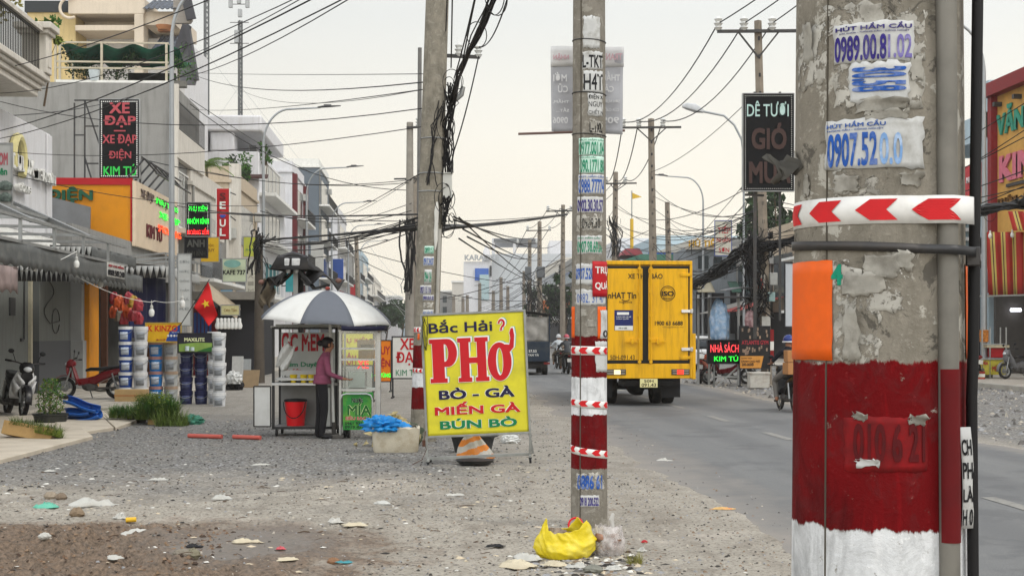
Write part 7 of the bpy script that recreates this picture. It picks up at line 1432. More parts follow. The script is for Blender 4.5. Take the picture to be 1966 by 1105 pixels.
mb = MB(); mb.prism([(x(428)+.14*math.cos(a), z(411)-z0+.16*math.sin(a)) for a in np.linspace(0, 6.28, 20, endpoint=False)], -.03, -.001); em = mb.build('emblem', M('emblem_red', '#c4252c'), t); mb = MB(); mb.prism([(x(428)+.14*math.cos(a), z(411)-z0+.16*math.sin(a)) for a in np.linspace(3.3, 6.1, 12)], -.035, -.031); mb.build('blue_half', M('emblem_blue', '#274a9c'), em)
mb = MB(); mb.bar((x(441), .1, 1), (x(452), .1, .8), .05); mb.bar((x(441), .1, 2), (x(452), .1, 1.9), .05); mb.build('bracket', DKSTEEL, t)
def wallsign(lab, d, pc, rect, m, items, frame=None, up=True):
    t = board('shop_sign', lab, 'sign', d, pc, rect, m, items, legs=False, frame=frame or STEEL); return t
wallsign('yellow sign board under the red narrow sign', 58, 402, (386, 420, 456, 502), M('sign_mustard', '#c9a21c', .6, 0, .05), (('ĐỘC', 397, 411, 474, 468, M('letter_brown', '#7d5a14'), .02), ('QUY', 396, 412, 484, 477, M('letter_brown', '#7d5a14'), .03)))
wallsign('pale green cafe sign with an oval emblem', 50, 450, (428, 472, 497, 540), M('sign_pale_green', '#b4bda0', .6, 0, .05), (('KAFE 737', 428, 471, 527, 518, INK_K, .04),))
f, x, z = fparts(49.8, 446); mb = MB(); mb.prism([(x(446)+.30*math.cos(a), z(506)+.14*math.sin(a)) for a in np.linspace(0, 6.28, 24, endpoint=False)], -.03, 0); o = mb.build('oval_emblem', M('emblem_teal', '#6d968c', .6)); o.location = f.loc; o.rotation_euler.z = f.rz; tag(o, 'grey green oval emblem on the pale cafe sign', 'emblem')
wallsign('white vertical banner standing beside the lamp post', 42, 354, (342, 366, 488, 624), M('banner_white', '#b9bbb9', .6, 0, .04, 3, '#97958f', .4), tuple((s_, 345, 363, 505+18*k, 499+18*k, M('ink_grey', '#8a8d8c'), 0) for k, s_ in enumerate(('SƠN', 'NƯỚC', 'CHỐNG', 'THẤM', 'GIÁ', 'RẺ'))))
wallsign('pale yellow banner tied low in the shop row', 48, 440, (425, 459, 586, 604), M('banner_paleyellow', '#c4bd8c', .7), (('Cơm Tấm', 430, 455, 598, 590, M('letter_brown', '#7d5a14'), .0),)); wallsign('blue sign board low in the shop row', 62, 432, (424, 446, 556, 572), M('sign_paleblue', '#7fa9c4', .6), ())
wallsign('lime sign board high behind the dark timber post', 64, 478, (468, 491, 455, 492), M('sign_lime', '#b4b94a', .6), (('PHẠM', 472, 488, 483, 477, SGRN, 0),)); wallsign('white vertical sign board right of the cafe sign', 56, 484, (472, 490, 497, 580), M('sign_offwhite', '#b7b4a6', .6), tuple((s_, 476, 487, 520+14*k, 512+14*k, M('letter_grey2', '#8a877c'), 0) for k, s_ in enumerate(('L', 'À', 'I', 'M'))))
wallsign('grey and white vertical price banner at the left edge', 27, 8, (-14, 21, 277, 410), M('banner_greywhite', '#a9a9a6', .6, 0, .05), (('COM', -10, 15, 317, 293, M('banner_dull_red', '#a5545c'), .05), ('Niên', -14, 14, 336, 322, SGRN, .04), ('Xương', -12, 18, 406, 396, M('banner_blue', '#3d4d74'), .03)))
f, x, z = fparts(26.98, 8)
for k, (c_, e_) in enumerate(((340, 364), (367, 386))):
    o = crumple('menu_picture', ['upper grey food picture on the price banner', 'lower grey food picture on the price banner'][k], 'picture', (f.loc[0]+.03, f.loc[1]-.04, z(e_)), (.13, .03, .2), M('picture_grey', '#55605a', .6, 0, .6, 20), 70+k, .5)
f, x, z = fparts(54, 467)                                    # dark shop mouths behind the flag
t = thing('shop', 'low shop front with red wall and dark opening beyond the flag', 'building', f.loc, 0); MB().box(x(372), x(415), 0, 4, 0, z(590)).build('red_wall', M('wall_red_dark', '#5d1016', .8), t); MB().box(x(415), x(498), .5, 5, 0, z(575)).build('dark_opening', DARK, t); MB().box(x(365), x(500), -.4, 5, z(575), z(560)).build('lintel', M('lintel_grey', '#77736c', .8), t); mb = MB(); mb.grid(lambda u, v: (x(405+60*u), -.4-1.2*v, z(545+60*u*.8)-.4*v), 8, 3); mb.build('canvas_flap', M('canvas_beige', '#9c8f7a', .8), t, solid=.02)
mb = MB(); [mb.box(x(376+7*k), x(381+7*k), -.35, -.3, z(640), z(600)) for k in range(5)]; mb.build('blue_shutter', M('shutter_blue', '#27407a', .6), t)
# ================================================================ STREET LAMPS
LAMPG = M('lamp_post_grey', '#9a9ea1', .45, .4, .05, 3, '#7b7d7d', .3)
def lamp(X, Y, sgn, lab, top=12.5, reach=2.7, base_z=.05, group='street lamps'):
    t = thing('street_lamp', lab, 'street lamp', (X, Y, base_z), 0, group); h = top-base_z
    mb = MB(); mb.tube([(0, 0, 0), (0, 0, h*.5), (0, 0, h-1.9)], [.11, .085, .06], 14); mb.tube([(0, 0, h-1.9)]+[(sgn*(1.25-1.25*math.cos(a)), 0, h-1.9+1.7*math.sin(a)) for a in np.linspace(.15, 1.45, 9)]+[(sgn*reach, 0, h-.12)], [.06]+[.05]*9+[.035], 10); mb.build('post', LAMPG, t)
    mb = MB(); shell(mb, [(reach-.15, h-.10, .05, .03), (reach+.1, h-.07, .12, .05), (reach+.5, h-.05, .13, .04), (reach+.95, h-.02, .05, .02)], 10); mb.box(reach+.15, reach+.5, -.07, .07, h-.03, h+.03)
    if sgn < 0: mb.xf(lambda p: Vector((-p.x, p.y, p.z)))
    mb.build('lamp_head', M('lamp_head_dark', '#3a3a3d', .5, .3), t)
    mb = MB(); mb.box(-.22, .22, -.22, .22, 0, .14); mb.lathe([(.15, .14), (.15, .18), (.12, .3)], 12); mb.build('base', M('lamp_base', '#8a8781', .8), t, bevel=.01)
    return t
LL = ['leftmost curved street lamp post, standing beside the white vertical banner', 'curved street lamp rising behind the folded black awning', 'curved street lamp in front of the slate blue tower house', 'small curved street lamp far along the left pavement', 'smaller curved street lamp beyond the slate blue house', 'smallest curved street lamp on the far left pavement']
for k in range(6): lamp(-7.75, 43.3+24*k, 1, LL[k])
lamp(19.0, 47, -1, 'curved street lamp at the right edge beside the striped curtain', 12.5, 2.6, .14); lamp(19.0, 96, -1, 'curved street lamp far off behind the goat meat sign', 12.6, 2.6, .14)
lamp(18.6, 140, -1, 'curved street lamp far off at the right behind the middle pole', 12.6, 2.6, .14)
f, x, z = fparts(68, 1428); t = thing('street_lamp', 'older street lamp with a broad white head left of the goat meat sign', 'street lamp', f.loc, f.rz)
mb = MB(); mb.tube([(0, 0, 0), (0, 0, z(300)), (x(1424), 0, z(268)), (x(1410), 0, z(240)), (x(1390), 0, z(222)), (x(1350), 0, z(214))], .055, 10); mb.build('post', LAMPG, t)
mb = MB(); shell(mb, [(x(1310), z(204), .1, .06), (x(1318), z(204), .22, .16), (x(1335), z(208), .26, .2), (x(1350), z(213), .12, .1)]); mb.build('lamp_head', M('lamp_head_white', '#b9bcbf', .4), t)
# ================================================================ POWER POLES FURTHER AWAY
OLDP = M('pole_old_concrete', '#857c70', .9, 0, .15, 3, '#5a4f45', .6, 2, .3, 20); PB = M('pole_band_red', '#7d1a1c', .8, 0, .2, 6)
def epole(lab, px, ytop, d, wpx, pbase=None, arms=(), holes=True, name='power_pole', m=None):
    f = Fr(d, px if pbase is None else pbase); x, z = f.X, f.Z; t = thing(name, lab, 'utility pole', f.loc, f.rz, 'power poles')
    h = z(ytop); w0 = f.S(wpx)*.62; w1 = f.S(wpx)*.42; tx = x(px); mb = MB()
    mb.tube([(0, 0, 0), (tx*.5, 0, h*.5), (tx, 0, h)], [w0, (w0+w1)/2, w1], 4 if holes else 12); sh = mb.build('shaft', m or OLDP, t, smooth=30)
    if holes:
        mb = MB(); n = int(h/.55)
        for k in range(3, n): q = k/n; mb.box(tx*q-w1*.25, tx*q+w1*.25, -w0*.76, -w0*.70+.05, h*q-.06, h*q+.06)
        mb.build('step_holes', DARK, sh, smooth=0)
    for (py, xa, xb, ins, brace) in arms:
        mb = MB(); mb.bar((x(xa), -w1, z(py)), (x(xb), -w1, z(py-1)), .10, .09)
        if brace: mb.bar((x(xa)*.5+tx*.5, -w1, z(py)), (tx, -w1, z(py)-f.S(brace)), .05); mb.bar((x(xb)*.5+tx*.5, -w1, z(py)), (tx, -w1, z(py)-f.S(brace)), .05)
        mb.build('crossarm', DKSTEEL, t)
        for q in ins: insulator((x(q), -w1, z(py)+.05), t, 2.2)
    return t, f
p1, fp1 = epole('old power pole with a three insulator crossarm behind the goat meat sign', 1455, 40, 44, 17, 1472, ((62, 1376, 1534, (1378, 1427, 1481), 50),))
p2, fp2 = epole('power pole with a braced crossarm right of the grey banner', 1250, 228, 66, 14, 1256, ((246, 1193, 1307, (1196, 1226, 1272), 26),))
p3, fp3 = epole('shorter looking power pole right beside the middle striped pole', 1182, 330, 88, 11, 1178, ((353, 1160, 1222, (1163, 1200), 14),))
p4, fp4 = epole('bare power pole above the yellow truck', 1281, 388, 80, 11, 1288)
p5, fp5 = epole('power pole left of the middle striped pole with cross wires', 1081, 393, 110, 9, 1080, ((406, 1048, 1100, (1052, 1096), 10),))
p6, fp6 = epole('far power pole with grey transformer boxes over the trees', 1036, 425, 125, 9, 1036, ((443, 1010, 1058, (1013, 1055), 0),))
epole('far power pole with a lamp arm left of the transformer pole', 1017, 460, 135, 8, 1016, ((468, 990, 1034, (994, 1030), 0),)); 
for k, (px, yt, d) in enumerate(((962, 532, 190), (975, 549, 205), (947, 558, 215), (921, 543, 220), (897, 566, 235), (889, 572, 250), (871, 569, 260), (1006, 520, 170))):
    epole('thin far power pole standing among the wires down the street', px, yt, d, 7, None, ((yt+5, px-10, px+10, (), 0),), holes=False)
ql, fql = epole('pale tall pole close behind the left leaning pole', 787, 235, 62, 15, 786, ((246, 781, 806, (804,), 0),), holes=False, m=M('pole_pale_concrete', '#8f8a82', .9, 0, .12, 3, '#6a655d', .5))
q2, fq2 = epole('thinner grey pole between the pale pole and the leaning pole', 796, 338, 84, 11, 798, ((344, 757, 805, (), 8),), holes=False)
q3, fq3 = epole('brown power pole at the far end of the left pavement', 684, 455, 105, 9, 690, (), holes=True)
q4, fq4 = epole('short dark weathered post wound with cables in the left shop row', 497, 452, 47, 17, 498, (), holes=False, m=M('pole_dark_timber', '#4d463e', .9, 0, .2, 4)); 
q5, fq5 = epole('second pole of the close pair with an iron step strip left of the leaning pole', 806, 92, 23.5, 9, 803, (), holes=False, m=M('pole_iron', '#6d6c6a', .7, .2, .2, 4))
mb = MB(); x, z = fp6.X, fp6.Z; mb.box(x(1008), x(1020), -.6, .4, z(537), z(512)); mb.box(x(1030), x(1046), -.6, .4, z(533), z(512)); mb.build('transformer', M('transformer_grey', '#5d6063', .6, .2), p6, bevel=.05)
x, z = fp1.X, fp1.Z
mb = MB(); mb.box(x(1474), x(1489), -.35, -.12, z(548), z(524)); mb.build('meter_cabinet', M('box_grey2', '#9a9b99', .5), p1, bevel=.02); mb = MB(); mb.box(x(1471), x(1485), -.3, -.13, z(579), z(561)); mb.build('junction_box', M('box_teal', '#8aa3a3', .5), p1, bevel=.02)
mb = MB(); mb.box(x(1449), x(1466), -.28, -.2, z(590), z(528)); nt_ = mb.build('notice_board', M('notice_pale', '#a9a59c', .7, 0, .25, 7, '#4d5d7a', .7, 5), p1); mb = MB(); mb.box(x(1452), x(1462), -.29, -.281, z(556), z(535)); mb.build('red_notice', M('notice_red', '#a53c34', .7), nt_)
mb = MB(); mb.box(x(1460), x(1476), -.26, -.22, z(632), z(607)); mb.build('white_notice', M('notice_white', '#b9b9b4', .7), p1); mb = MB()
for a, b, m_ in ((632, 655, PB), (672, 690, PB)): q = MB(); q.tube([(x(1471), 0, z(b)), (x(1471), 0, z(a))], .24, 4); q.build('painted_band', m_, p1, smooth=0)
q = MB(); q.tube([(x(1471), 0, z(672)), (x(1471), 0, z(655))], .24, 4); q.build('painted_band', WHITE, p1, smooth=0)
# ================================================================ RIGHT SIDE
XR = 21.6
# goat meat sign
ledsign('tall black goat meat sign hanging beside the foreground pole', 38, 1475, (1427, 1524, 180, 366), (('DÊ TƯƠI', 1434, 1514, 224, 194, M('letter_pale_teal', '#a9c4c0', .5), .012), ('GIÓ', 1443, 1510, 287, 236, M('letter_dim_brown', '#3a2622', .5), .05), ('MÙA', 1438, 1518, 352, 300, M('letter_dim_brown', '#3a2622', .5), .05)), dstep=3.6, dr=.5, rz=-YAW, support=lambda x, z, z0: [((x(1452), .2, -4.0), (x(1452), .2, 2.7), .08), ((x(1500), .2, -3.5), (x(1500), .2, 2.7), .06), ((x(1432), .1, -.1), (x(1470), .3, -.1), .06)])
# verge booth, signs
f, x, z = fparts(44, 1420)
t = thing('verge_booth', 'light steel roofed booth frame holding the glowing book shop sign', 'booth', f.loc, f.rz); mb = MB()
for px, y_ in ((1418, 0), (1375, 1.6), (1352, 1.4), (1466, 1.6)): mb.bar((x(px), y_, 0), (x(px), y_, z(563)), .07)
for py in (723, 743): mb.bar((x(1372), .1, z(py)), (x(1420), 0, z(py)), .05); mb.bar((x(1372), .1, z(745)), (x(1372), .1, z(700)), .05)
mb.bar((x(1378), .05, z(740)), (x(1416), .05, z(705)), .05); mb.build('frame', STEEL, t)
mb = MB(); mb.grid(lambda u, v: (x(1395+66*u), -.3+1.8*v, z(555+8*u*0-6*math.sin(u*3.1)+3*(1-v))), 8, 4); mb.build('roof_sheet', M('roof_zinc', '#77777a', .5, .4, .15, 3, '#4d4a46', .5), t, solid=.03)
mb = MB(); mb.grid(lambda u, v: (x(1334+128*u), -.5+2.2*v, z(572-4*math.sin(u*3)+2*(1-v))), 8, 4); mb.build('lower_roof_sheet', M('roof_zinc_dark', '#4d4d4f', .5, .4, .15, 3), t, solid=.03)
ledsign('glowing red and green lettered book shop sign on the verge booth', 43.8, 1388, (1359, 1419, 653, 697), (('NHÀ SÁCH', 1364, 1418, 676, 657, M('led_pinkred', '#ff4a50', .4, emit=.7), .01), ('KIM TÚ', 1371, 1417, 693, 681, GLOWG, .02)), dots=False, edge=DARK)
t = board('poster_board', 'black and orange gym poster board beside the glowing book shop sign', 'sign', 43.6, 1448, (1421, 1477, 627, 706), M('poster_black', '#1c1b1c', .5, 0, .5, 9), (('ATLANTIS GYM', 1424, 1475, 661, 653, M('poster_red', '#a5303c'), .03), ('GYM TẬP', 1423, 1444, 689, 685, INK_K, .01), ('DÀNH CHO NỮ', 1423, 1459, 695, 690, INK_K, .02), ('200.000Đ', 1424, 1447, 702, 696, INK_K, .02)), frame=DARK)
f, x, z = fparts(43.6, 1448); mb = MB(); mb.prism([(x(1421), z(706)), (x(1461), z(706)), (x(1466), z(683)), (x(1421), z(683))], -.0008, .002) ; mb.build('orange_band', M('poster_orange', '#c98a3c', .6), t)
mb = MB(); 
for k in range(26): cx_, cy_ = random.uniform(1424, 1474), random.choice((random.uniform(631, 650), random.uniform(663, 680))); mb.box(x(cx_-1.5), x(cx_+1.5), -.004, -.001, z(cy_+3), z(cy_-3))
mb.build('printed_figures', M('poster_skin', '#8a7565', .7, 0, .5, 12), t, smooth=0)
crumple('wrapped_bust', 'pale display bust wrapped in clear blue plastic over the book shop sign', 'bust', W(1379, HY, 43.9).to_tuple()[:2]+(HC-.18,), (.27, .22, .85), M('wrap_blue', '#7f9cba', .25, 0, .3, 5, '#c9ced3', .8, 6), 91, .9, amp=.4)
crumple('plastic_bag', 'pinkish clear bag hanging by the pole at the booth', 'bag', W(1440, HY, 43.7).to_tuple()[:2]+(HC+.2,), (.17, .14, .42), M('bag_pinkish', '#8f6d70', .35, 0, .4, 8, '#c0b5b3', .7, 8), 92, .8)
f, x, z = fparts(41.8, 1459); t = thing('styrofoam_box', 'white foam box with brown stains at the foot of the gym poster', 'box', f.loc, f.rz); MB().box(x(1440), x(1478), 0, .5, .03, z(718)).build('tub', M('foam_white', '#b9b6ae', .9, 0, .1, 5, '#6a4430', .7, 3), t, bevel=.02); MB().box(x(1439), x(1479), -.02, .52, z(718), z(714)).build('lid', M('foam_white', '#b9b6ae'), t, bevel=.01)
wallsign('plain pale panel standing left of the foreground pole', 40, 1515, (1508, 1530, 506, 626), M('panel_pale', '#b4b9bf', .6, 0, .04), (), frame=DARK)
f, x, z = fparts(60, 1352); t = thing('car', 'white hatchback parked beyond the verge behind the yellow truck', 'car', f.loc, R(8))
CW = M('car_white', '#c9cacb', .25, 0, .03); mb = MB(); shell(mb, [(-2.0, .62, .72, .26), (-1.9, .66, .80, .33), (-1, .66, .84, .36), (.8, .64, .84, .34), (1.7, .58, .80, .28), (2.0, .52, .70, .2)], 16); mb.xf(lambda p: Vector((p.y, p.x+2, p.z))); mb.build('body', CW, t)
mb = MB(); shell(mb, [(-1.9, 1.0, .62, .10), (-1.6, 1.16, .68, .26), (-.9, 1.22, .7, .30), (.2, 1.2, .68, .28), (1.0, .98, .6, .1)], 14); mb.xf(lambda p: Vector((p.y, p.x+2, p.z))); mb.build('cabin', M('car_glass', '#22282c', .1), t)
mb = MB(); shell(mb, [(-1.5, 1.46, .56, .03), (-.9, 1.52, .6, .03), (.1, 1.49, .56, .03)], 12); mb.xf(lambda p: Vector((p.y, p.x+2, p.z))); mb.build('roof', CW, t)
for s_ in (-1, 1):
    MB().box(s_*.66-.09, s_*.66+.09, .02, .1, .72, .95).build('tail_light', M('lamp_red', '#6a1512'), t); wheel(t, s_*.75, .7, .3, .18); wheel(t, s_*.75, 3.4, .3, .18)
MB().box(-.25, .25, -.03, .02, .6, .72).build('number_plate', M('plate_white', '#c9c8c2'), t)
# cable mass on the first right pole
def cable(name, lab, pts, r, group, n=6): 
    mb = MB(); mb.tube(pts, r, n); return tag(mb.build(name, CABLE), lab, 'cable', group)
mb = MB(); path = [W(1990, 372, 28), W(1966, 388, 30), W(1900, 400, 33), W(1840, 425, 36), W(1700, 450, 40), W(1530, 462, 43), W(1475, 468, 43.8)]
tangle(mb, path, .10, 26, (.012, .03), 8); tag(mb.build('cable_bundle', CABLE), 'thick sagging bundle of black cables at the right edge over the pavement', 'cable bundle', 'heavy cable bundles')
mb = MB(); path2 = [W(1475, 470, 43.7), W(1440, 470, 43.8), W(1412, 492, 45), W(1380, 520, 47), W(1340, 542, 50), W(1300, 552, 56), W(1256, 556, 65)]
tangle(mb, path2, .16, 30, (.012, .032), 22); tag(mb.build('cable_bundle', CABLE), 'drooping tangle of black cables left of the goat meat sign pole', 'cable bundle', 'heavy cable bundles')
mb = MB(); tangle(mb, [W(1450, 455, 43.6), W(1440, 480, 43.6), W(1445, 520, 43.6), W(1452, 560, 43.6), W(1455, 600, 43.6)], .22, 34, (.01, .025), 30); tangle(mb, [W(1490, 470, 43.6), W(1470, 480, 43.6), W(1455, 500, 43.6)], .2, 20, (.01, .025), 16); mb.xf(lambda p: p-Vector(p1.location) if 0 else p); tag(mb.build('cable_tangle', CABLE), 'dense knot of coiled black cables hanging on the pole by the booth', 'cable bundle', 'heavy cable bundles')
for k, (pts, sp_, n, lp_, lab) in enumerate((([W(1015, 545, 124), W(1020, 580, 124), W(1018, 620, 124)], .55, 26, 20, 'dark cable tangle hanging below the grey transformer boxes'), ([W(1060, 560, 112), W(1075, 590, 112), W(1080, 625, 112)], .6, 26, 20, 'dark cable tangle on the pole left of the middle striped pole'), ([W(1178, 420, 87), W(1180, 450, 87), W(1180, 490, 87)], .25, 14, 10, 'cable coils on the power pole beside the middle striped pole'), ([W(497, 455, 46.5), W(490, 475, 46.5), W(494, 520, 46.5)], .2, 12, 12, 'coiled cables wound on the short dark post'), ([W(786, 420, 61), W(788, 480, 61), W(788, 560, 61)], .2, 14, 10, 'cables running down the pale pole behind the leaning pole'))):
    mb = MB(); tangle(mb, pts, sp_, n, (.015, .04), lp_); tag(mb.build('cable_tangle', CABLE), lab, 'cable bundle', 'heavy cable bundles')
# right hand shops
YRo = YP(XR, 1908); t = thing('shop', 'orange fronted right hand shop with a red roof edge and green raised lettering', 'building', (XR, 38, 0)); zt = ZP(XR, YRo, 188)
OCH = M('ochre_panel', '#c4964c', .7, 0, .08, 2, '#8a6a3a', .4); mb = MB(); mb.box(XR, XR+12, 36, YRo, 4.2, zt); wb(mb, 'upper_wall', OCH, t); mb = MB(); mb.box(XR-.25, XR+.1, YRo-.35, YRo, 3.2, zt); mb.box(XR-.4, XR+12, 36, YRo+.1, zt, zt+.5); wb(mb, 'red_edge', M('edge_darkred', '#7d1f24', .6), t)
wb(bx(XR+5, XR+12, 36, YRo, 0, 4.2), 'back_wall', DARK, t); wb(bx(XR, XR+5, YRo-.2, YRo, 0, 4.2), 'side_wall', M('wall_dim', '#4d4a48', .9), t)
def rtext(t, s_, pa, pb, c, d_, X, m, bold=.04, th=.06):
    Ya, Yb = YP(X, pa), YP(X, pb); z1, z0 = ZP(X, Ya, d_), ZP(X, Ya, c); mb = MB(); text(mb, s_, -Ya, -Yb, z0, z1, 0, bold, th, fn=lambda x, y, z: (X+y, -x, z)); return wb(mb, 'lettering', m, t, smooth=0)
rtext(t, 'VĂN PHÒNG', 1916, 2080, 262, 208, XR-.02, M('letter_teal', '#2f8a74', .6)); rtext(t, 'KIM TÚ', 1921, 2060, 352, 288, XR-.02, M('letter_pink', '#c46a7c', .6), .06); rtext(t, 'PHẨM - DỤNG CỤ', 1918, 2040, 392, 378, XR-.02, M('letter_brown2', '#6d4a1c'), .02)
mb = MB(); mb.box(XR-.08, XR-.0, YP(XR, 1990), YP(XR, 1935), ZP(XR, 52, 364), ZP(XR, 52, 358)); [mb.box(XR-.3, XR, YP(XR, px)-.1, YP(XR, px)+.1, ZP(XR, 52, 206), ZP(XR, 52, 198)) for px in (1922, 1960)]; wb(mb, 'floodlight', DKSTEEL, t)
STR = M('curtain_stripe_red', '#a5322c', .75, 0, .08, 3); STY = M('curtain_stripe_yellow', '#b9a55c', .75, 0, .08, 3); STD = M('curtain_stripe_dark', '#3d2c28', .75)
f, x, z = fparts(50, 1930); t = thing('striped_curtain', 'red and yellow striped tarpaulin curtain hanging at the right edge', 'awning', (f.loc[0], f.loc[1], 0), f.rz)
for nm, a0, a1, y0, y1, yy_ in (('curtain', 1888, 2040, 446, 566, 0.0), ('upper_flap', 1926, 2060, 408, 446, -.5)):
    mb = MB(); n = int((a1-a0)/1.5)
    def fc(u, v): return (x(a0+(a1-a0)*u)+(.0 if nm != 'curtain' else f.S(14)*(1-v)*(1-u)*.8), yy_+.06*math.sin(u*40)-(.5*(1-v) if nm != 'curtain' else .2*v), z(y1+(y0-y1)*v)+.0)
    mb.grid(fc, n, 4); w_ = [STR, STY, STD]; mb.m = [[0, 0, 0, 0, 0, 0, 1, 1, 2, 1, 1, 0, 0, 0][(i % n) % 14] for i in range(len(mb.f))]
    o = mb.build(nm, w_, t, solid=.02)
for px, py in ((1890, 455), (1932, 453), (1934, 430)): mb = MB(); mb.ell((x(px), -.6, z(py)), (.07, .07, .1), 10, 7); mb.cyl((x(px), -.6, z(py-10)), (x(px), -.6, z(py-4)), .03, n=6); mb.build('bulb', M('bulb_white', '#d8d8d4'), t)
mb = MB(); mb.bar((x(1862), -.1, z(569)), (x(2040), -.1, z(564)), .06); mb.build('bottom_rod', STEEL, t)
f, x, z = fparts(52.5, 1905); t = thing('shop', 'dark open right hand shop front under a white scalloped canopy', 'building', f.loc, f.rz)
MB().box(x(1840), x(2060), 2.5, 3, 0, z(470)).build('dark_opening', DARK, t); mb = MB(); mb.grid(lambda u, v: (x(1842+52*u), -.3+1.5*v, z(503-5*abs(math.sin(u*22))*(v < .05)+(475-503)*v)), 40, 5); mb.build('canopy', M('canopy_white', '#b9bbbd', .7, 0, .06, 2), t, solid=.02)
mb = MB(); mb.box(x(1848), x(1890), 1.2, 1.4, z(475), z(420)); mb.build('upper_front', M('front_bluegrey', '#5d7077', .6), t); mb = MB(); [mb.box(x(1848), x(1890), 1.1, 1.2, z(py), z(py-7)) for py in (458, 440)]; mb.build('slat_board', M('slat_white', '#a9aeb0', .6), t)
mb = MB(); mb.cyl((x(1955), .8, z(594)), (x(1975), .8, z(594)), .06, n=10); mb.build('tube_light', M('tube_lit', '#f4f6ff', .3, emit=6), t)
mb = MB(); [mb.box(x(px), x(px+10), 1.5, 1.7, z(668), z(632)) for px in (1858, 1873, 1942)]; mb.build('goods_shelf', M('goods_dim', '#3d4550', .7, 0, .4, 5), t)
f, x, z = fparts(47.6, 1908); t = thing('drinks_kiosk', 'small yellow fronted snack kiosk with a red bin standing by the right lamp post', 'kiosk', (f.loc[0], f.loc[1], .14), f.rz); q = lambda py: z(py)-.14
MB().box(x(1884), x(1933), 0, .6, .12, q(690)).build('lower_panel', M('kiosk_yellow', '#b9ad3c', .6, 0, .3, 4, '#5d6a3a', .5), t, bevel=.01); mb = MB(); [mb.bar((x(px), y_, 0), (x(px), y_, q(628)), .04) for px in (1886, 1901, 1932) for y_ in (.02, .58)]; mb.box(x(1880), x(1934), -.05, .65, q(690), q(687)); mb.bar((x(1886), .02, q(660)), (x(1932), .02, q(660)), .03); mb.build('frame', STEEL, t)
for s_, a, b, c, d_ in (('MÍA', 1886, 1897, 700, 692), ('MÍA', 1905, 1918, 712, 700)): mb = MB(); text(mb, s_, x(a), x(b), q(c), q(d_), -.005, .04, .01); mb.build('lettering', SRED, t, smooth=0)
MB().box(x(1904), x(1932), .1, .5, q(686), q(667)).build('red_bin', M('bin_red', '#a5121c', .5), t, bevel=.02); mb = MB(); mb.box(x(1895), x(1938), .0, .6, q(667), q(662)); mb.build('stacked_trays', M('tray_pale', '#b4a98f', .7), t); MB().box(x(1888), x(1900), .1, .4, q(656), q(633)).build('goods', M('goods_mixed', '#b4702c', .6, 0, .6, 12), t)
f, x, z = fparts(46.8, 1874); t = thing('cardboard_box', 'brown box with red and white bands on the right pavement', 'box', (f.loc[0], f.loc[1], .14), f.rz); MB().box(x(1858), x(1891), 0, .5, 0, z(711)-.14).build('carton', CARD, t, bevel=.01); mb = MB(); mb.box(x(1857.8), x(1891.2), -.01, .51, z(729)-.14, z(725)-.14); mb.box(x(1857.8), x(1891.2), -.01, .51, z(716)-.14, z(713)-.14); mb.build('red_band', SRED, t); mb = MB(); mb.box(x(1857.9), x(1891.1), -.006, .505, z(723)-.14, z(717)-.14); mb.build('white_band', WHT_I, t)
crumple('produce_heap', 'pale produce heaped on the banded brown box', 'produce', (f.loc[0], f.loc[1]+.25, z(711)), (.26, .22, .16), M('produce_pale', '#b9b08c', .8, 0, .3, 12), 95, .5)
# light blue framed house and more houses on the right
t = thing('house', 'pale blue house with an open roof frame behind the right lamp post', 'building', (XR, YRo+.6, 0)); zt = ZP(XR, YRo+1, 158); Yq = YRo+7
mb = MB(); mb.box(XR, XR+.9, YRo+.5, YRo+1.4, 0, zt); mb.box(XR, XR+10, YRo+.6, Yq, zt-2.2, zt-1.2); mb.box(XR, XR+.9, Yq-1, Yq, 0, zt); mb.box(XR, XR+10, YRo+.6, Yq, 4.2, 5.4); wb(mb, 'frame', PALEB, t); wb(bx(XR+3, XR+10, YRo+1.4, Yq, 5.4, 8.5), 'wall', PALEB, t); rail(t, XR+.1, YRo+1.4, Yq-1, 5.5, 8.2, M('grille_white', '#b4b9bc', .5), .5)
mb = MB(); mb.box(XR-.1, XR, YP(XR, 1886), YP(XR, 1852), ZP(XR, 57, 404), ZP(XR, 57, 330)); rs = wb(mb, 'red_sign', M('sign_red_pale', '#b4343c', .6), t); rtext(t, 'HẢI', 1860, 1884, 398, 368, XR-.12, M('letter_yellow', '#d9b95c'), .03); rtext(t, 'NHÔM', 1858, 1882, 352, 338, XR-.12, M('letter_pinkwhite', '#d3c4c4'), .03)
HR = [(1640, 81, 9, BEIGE), (1534, 88, 7.4, BEIGE), (1484, 99, 7.2, GREYW), (1405, 113, 7.6, GREYW), (1338, 134, 8.5, OFFW), (1262, 160, 10, PALEB), (1190, 190, 11.5, BRW), (1130, 230, 12, GREYW), (1080, 280, 13, OFFW)]
LBR = ['beige house hidden behind the foreground pole', 'brown beige house right of the goat meat sign pole', 'grey shop house behind the verge booth', 'grey house with awnings behind the yellow truck', 'white house above the yellow truck roof', 'pale blue house beyond the yellow truck', 'white block beside the middle striped pole', 'grey house far along the right row', 'last pale house of the right row']
for (px, Y1_, h, m), lab in zip(HR, LBR): house(lab, px, Y1_, h, m, 2 if h < 9 else 3, X=XR, sgn=1, depth=12, bal=h > 7.5)
for (px, Yd, c1, lab) in ((1470, 90, '#8d8a84', 'pale canvas awning over the grey shop house'), (1395, 102, '#a9a59c', 'white canvas awning over the house behind the truck'), (1512, 84, '#8f3a34', 'red canopy glimpsed beside the foreground pole')):
    Yv = YP(XR, px); t = MB(); t.grid(lambda u, v: (XR-3+3*u, Yv+7*v, 3.0+.9*u), 4, 8); o = t.build('awning', M('aw'+c1, c1, .8, 0, .08, 2), solid=.03); tag(o, lab, 'awning')
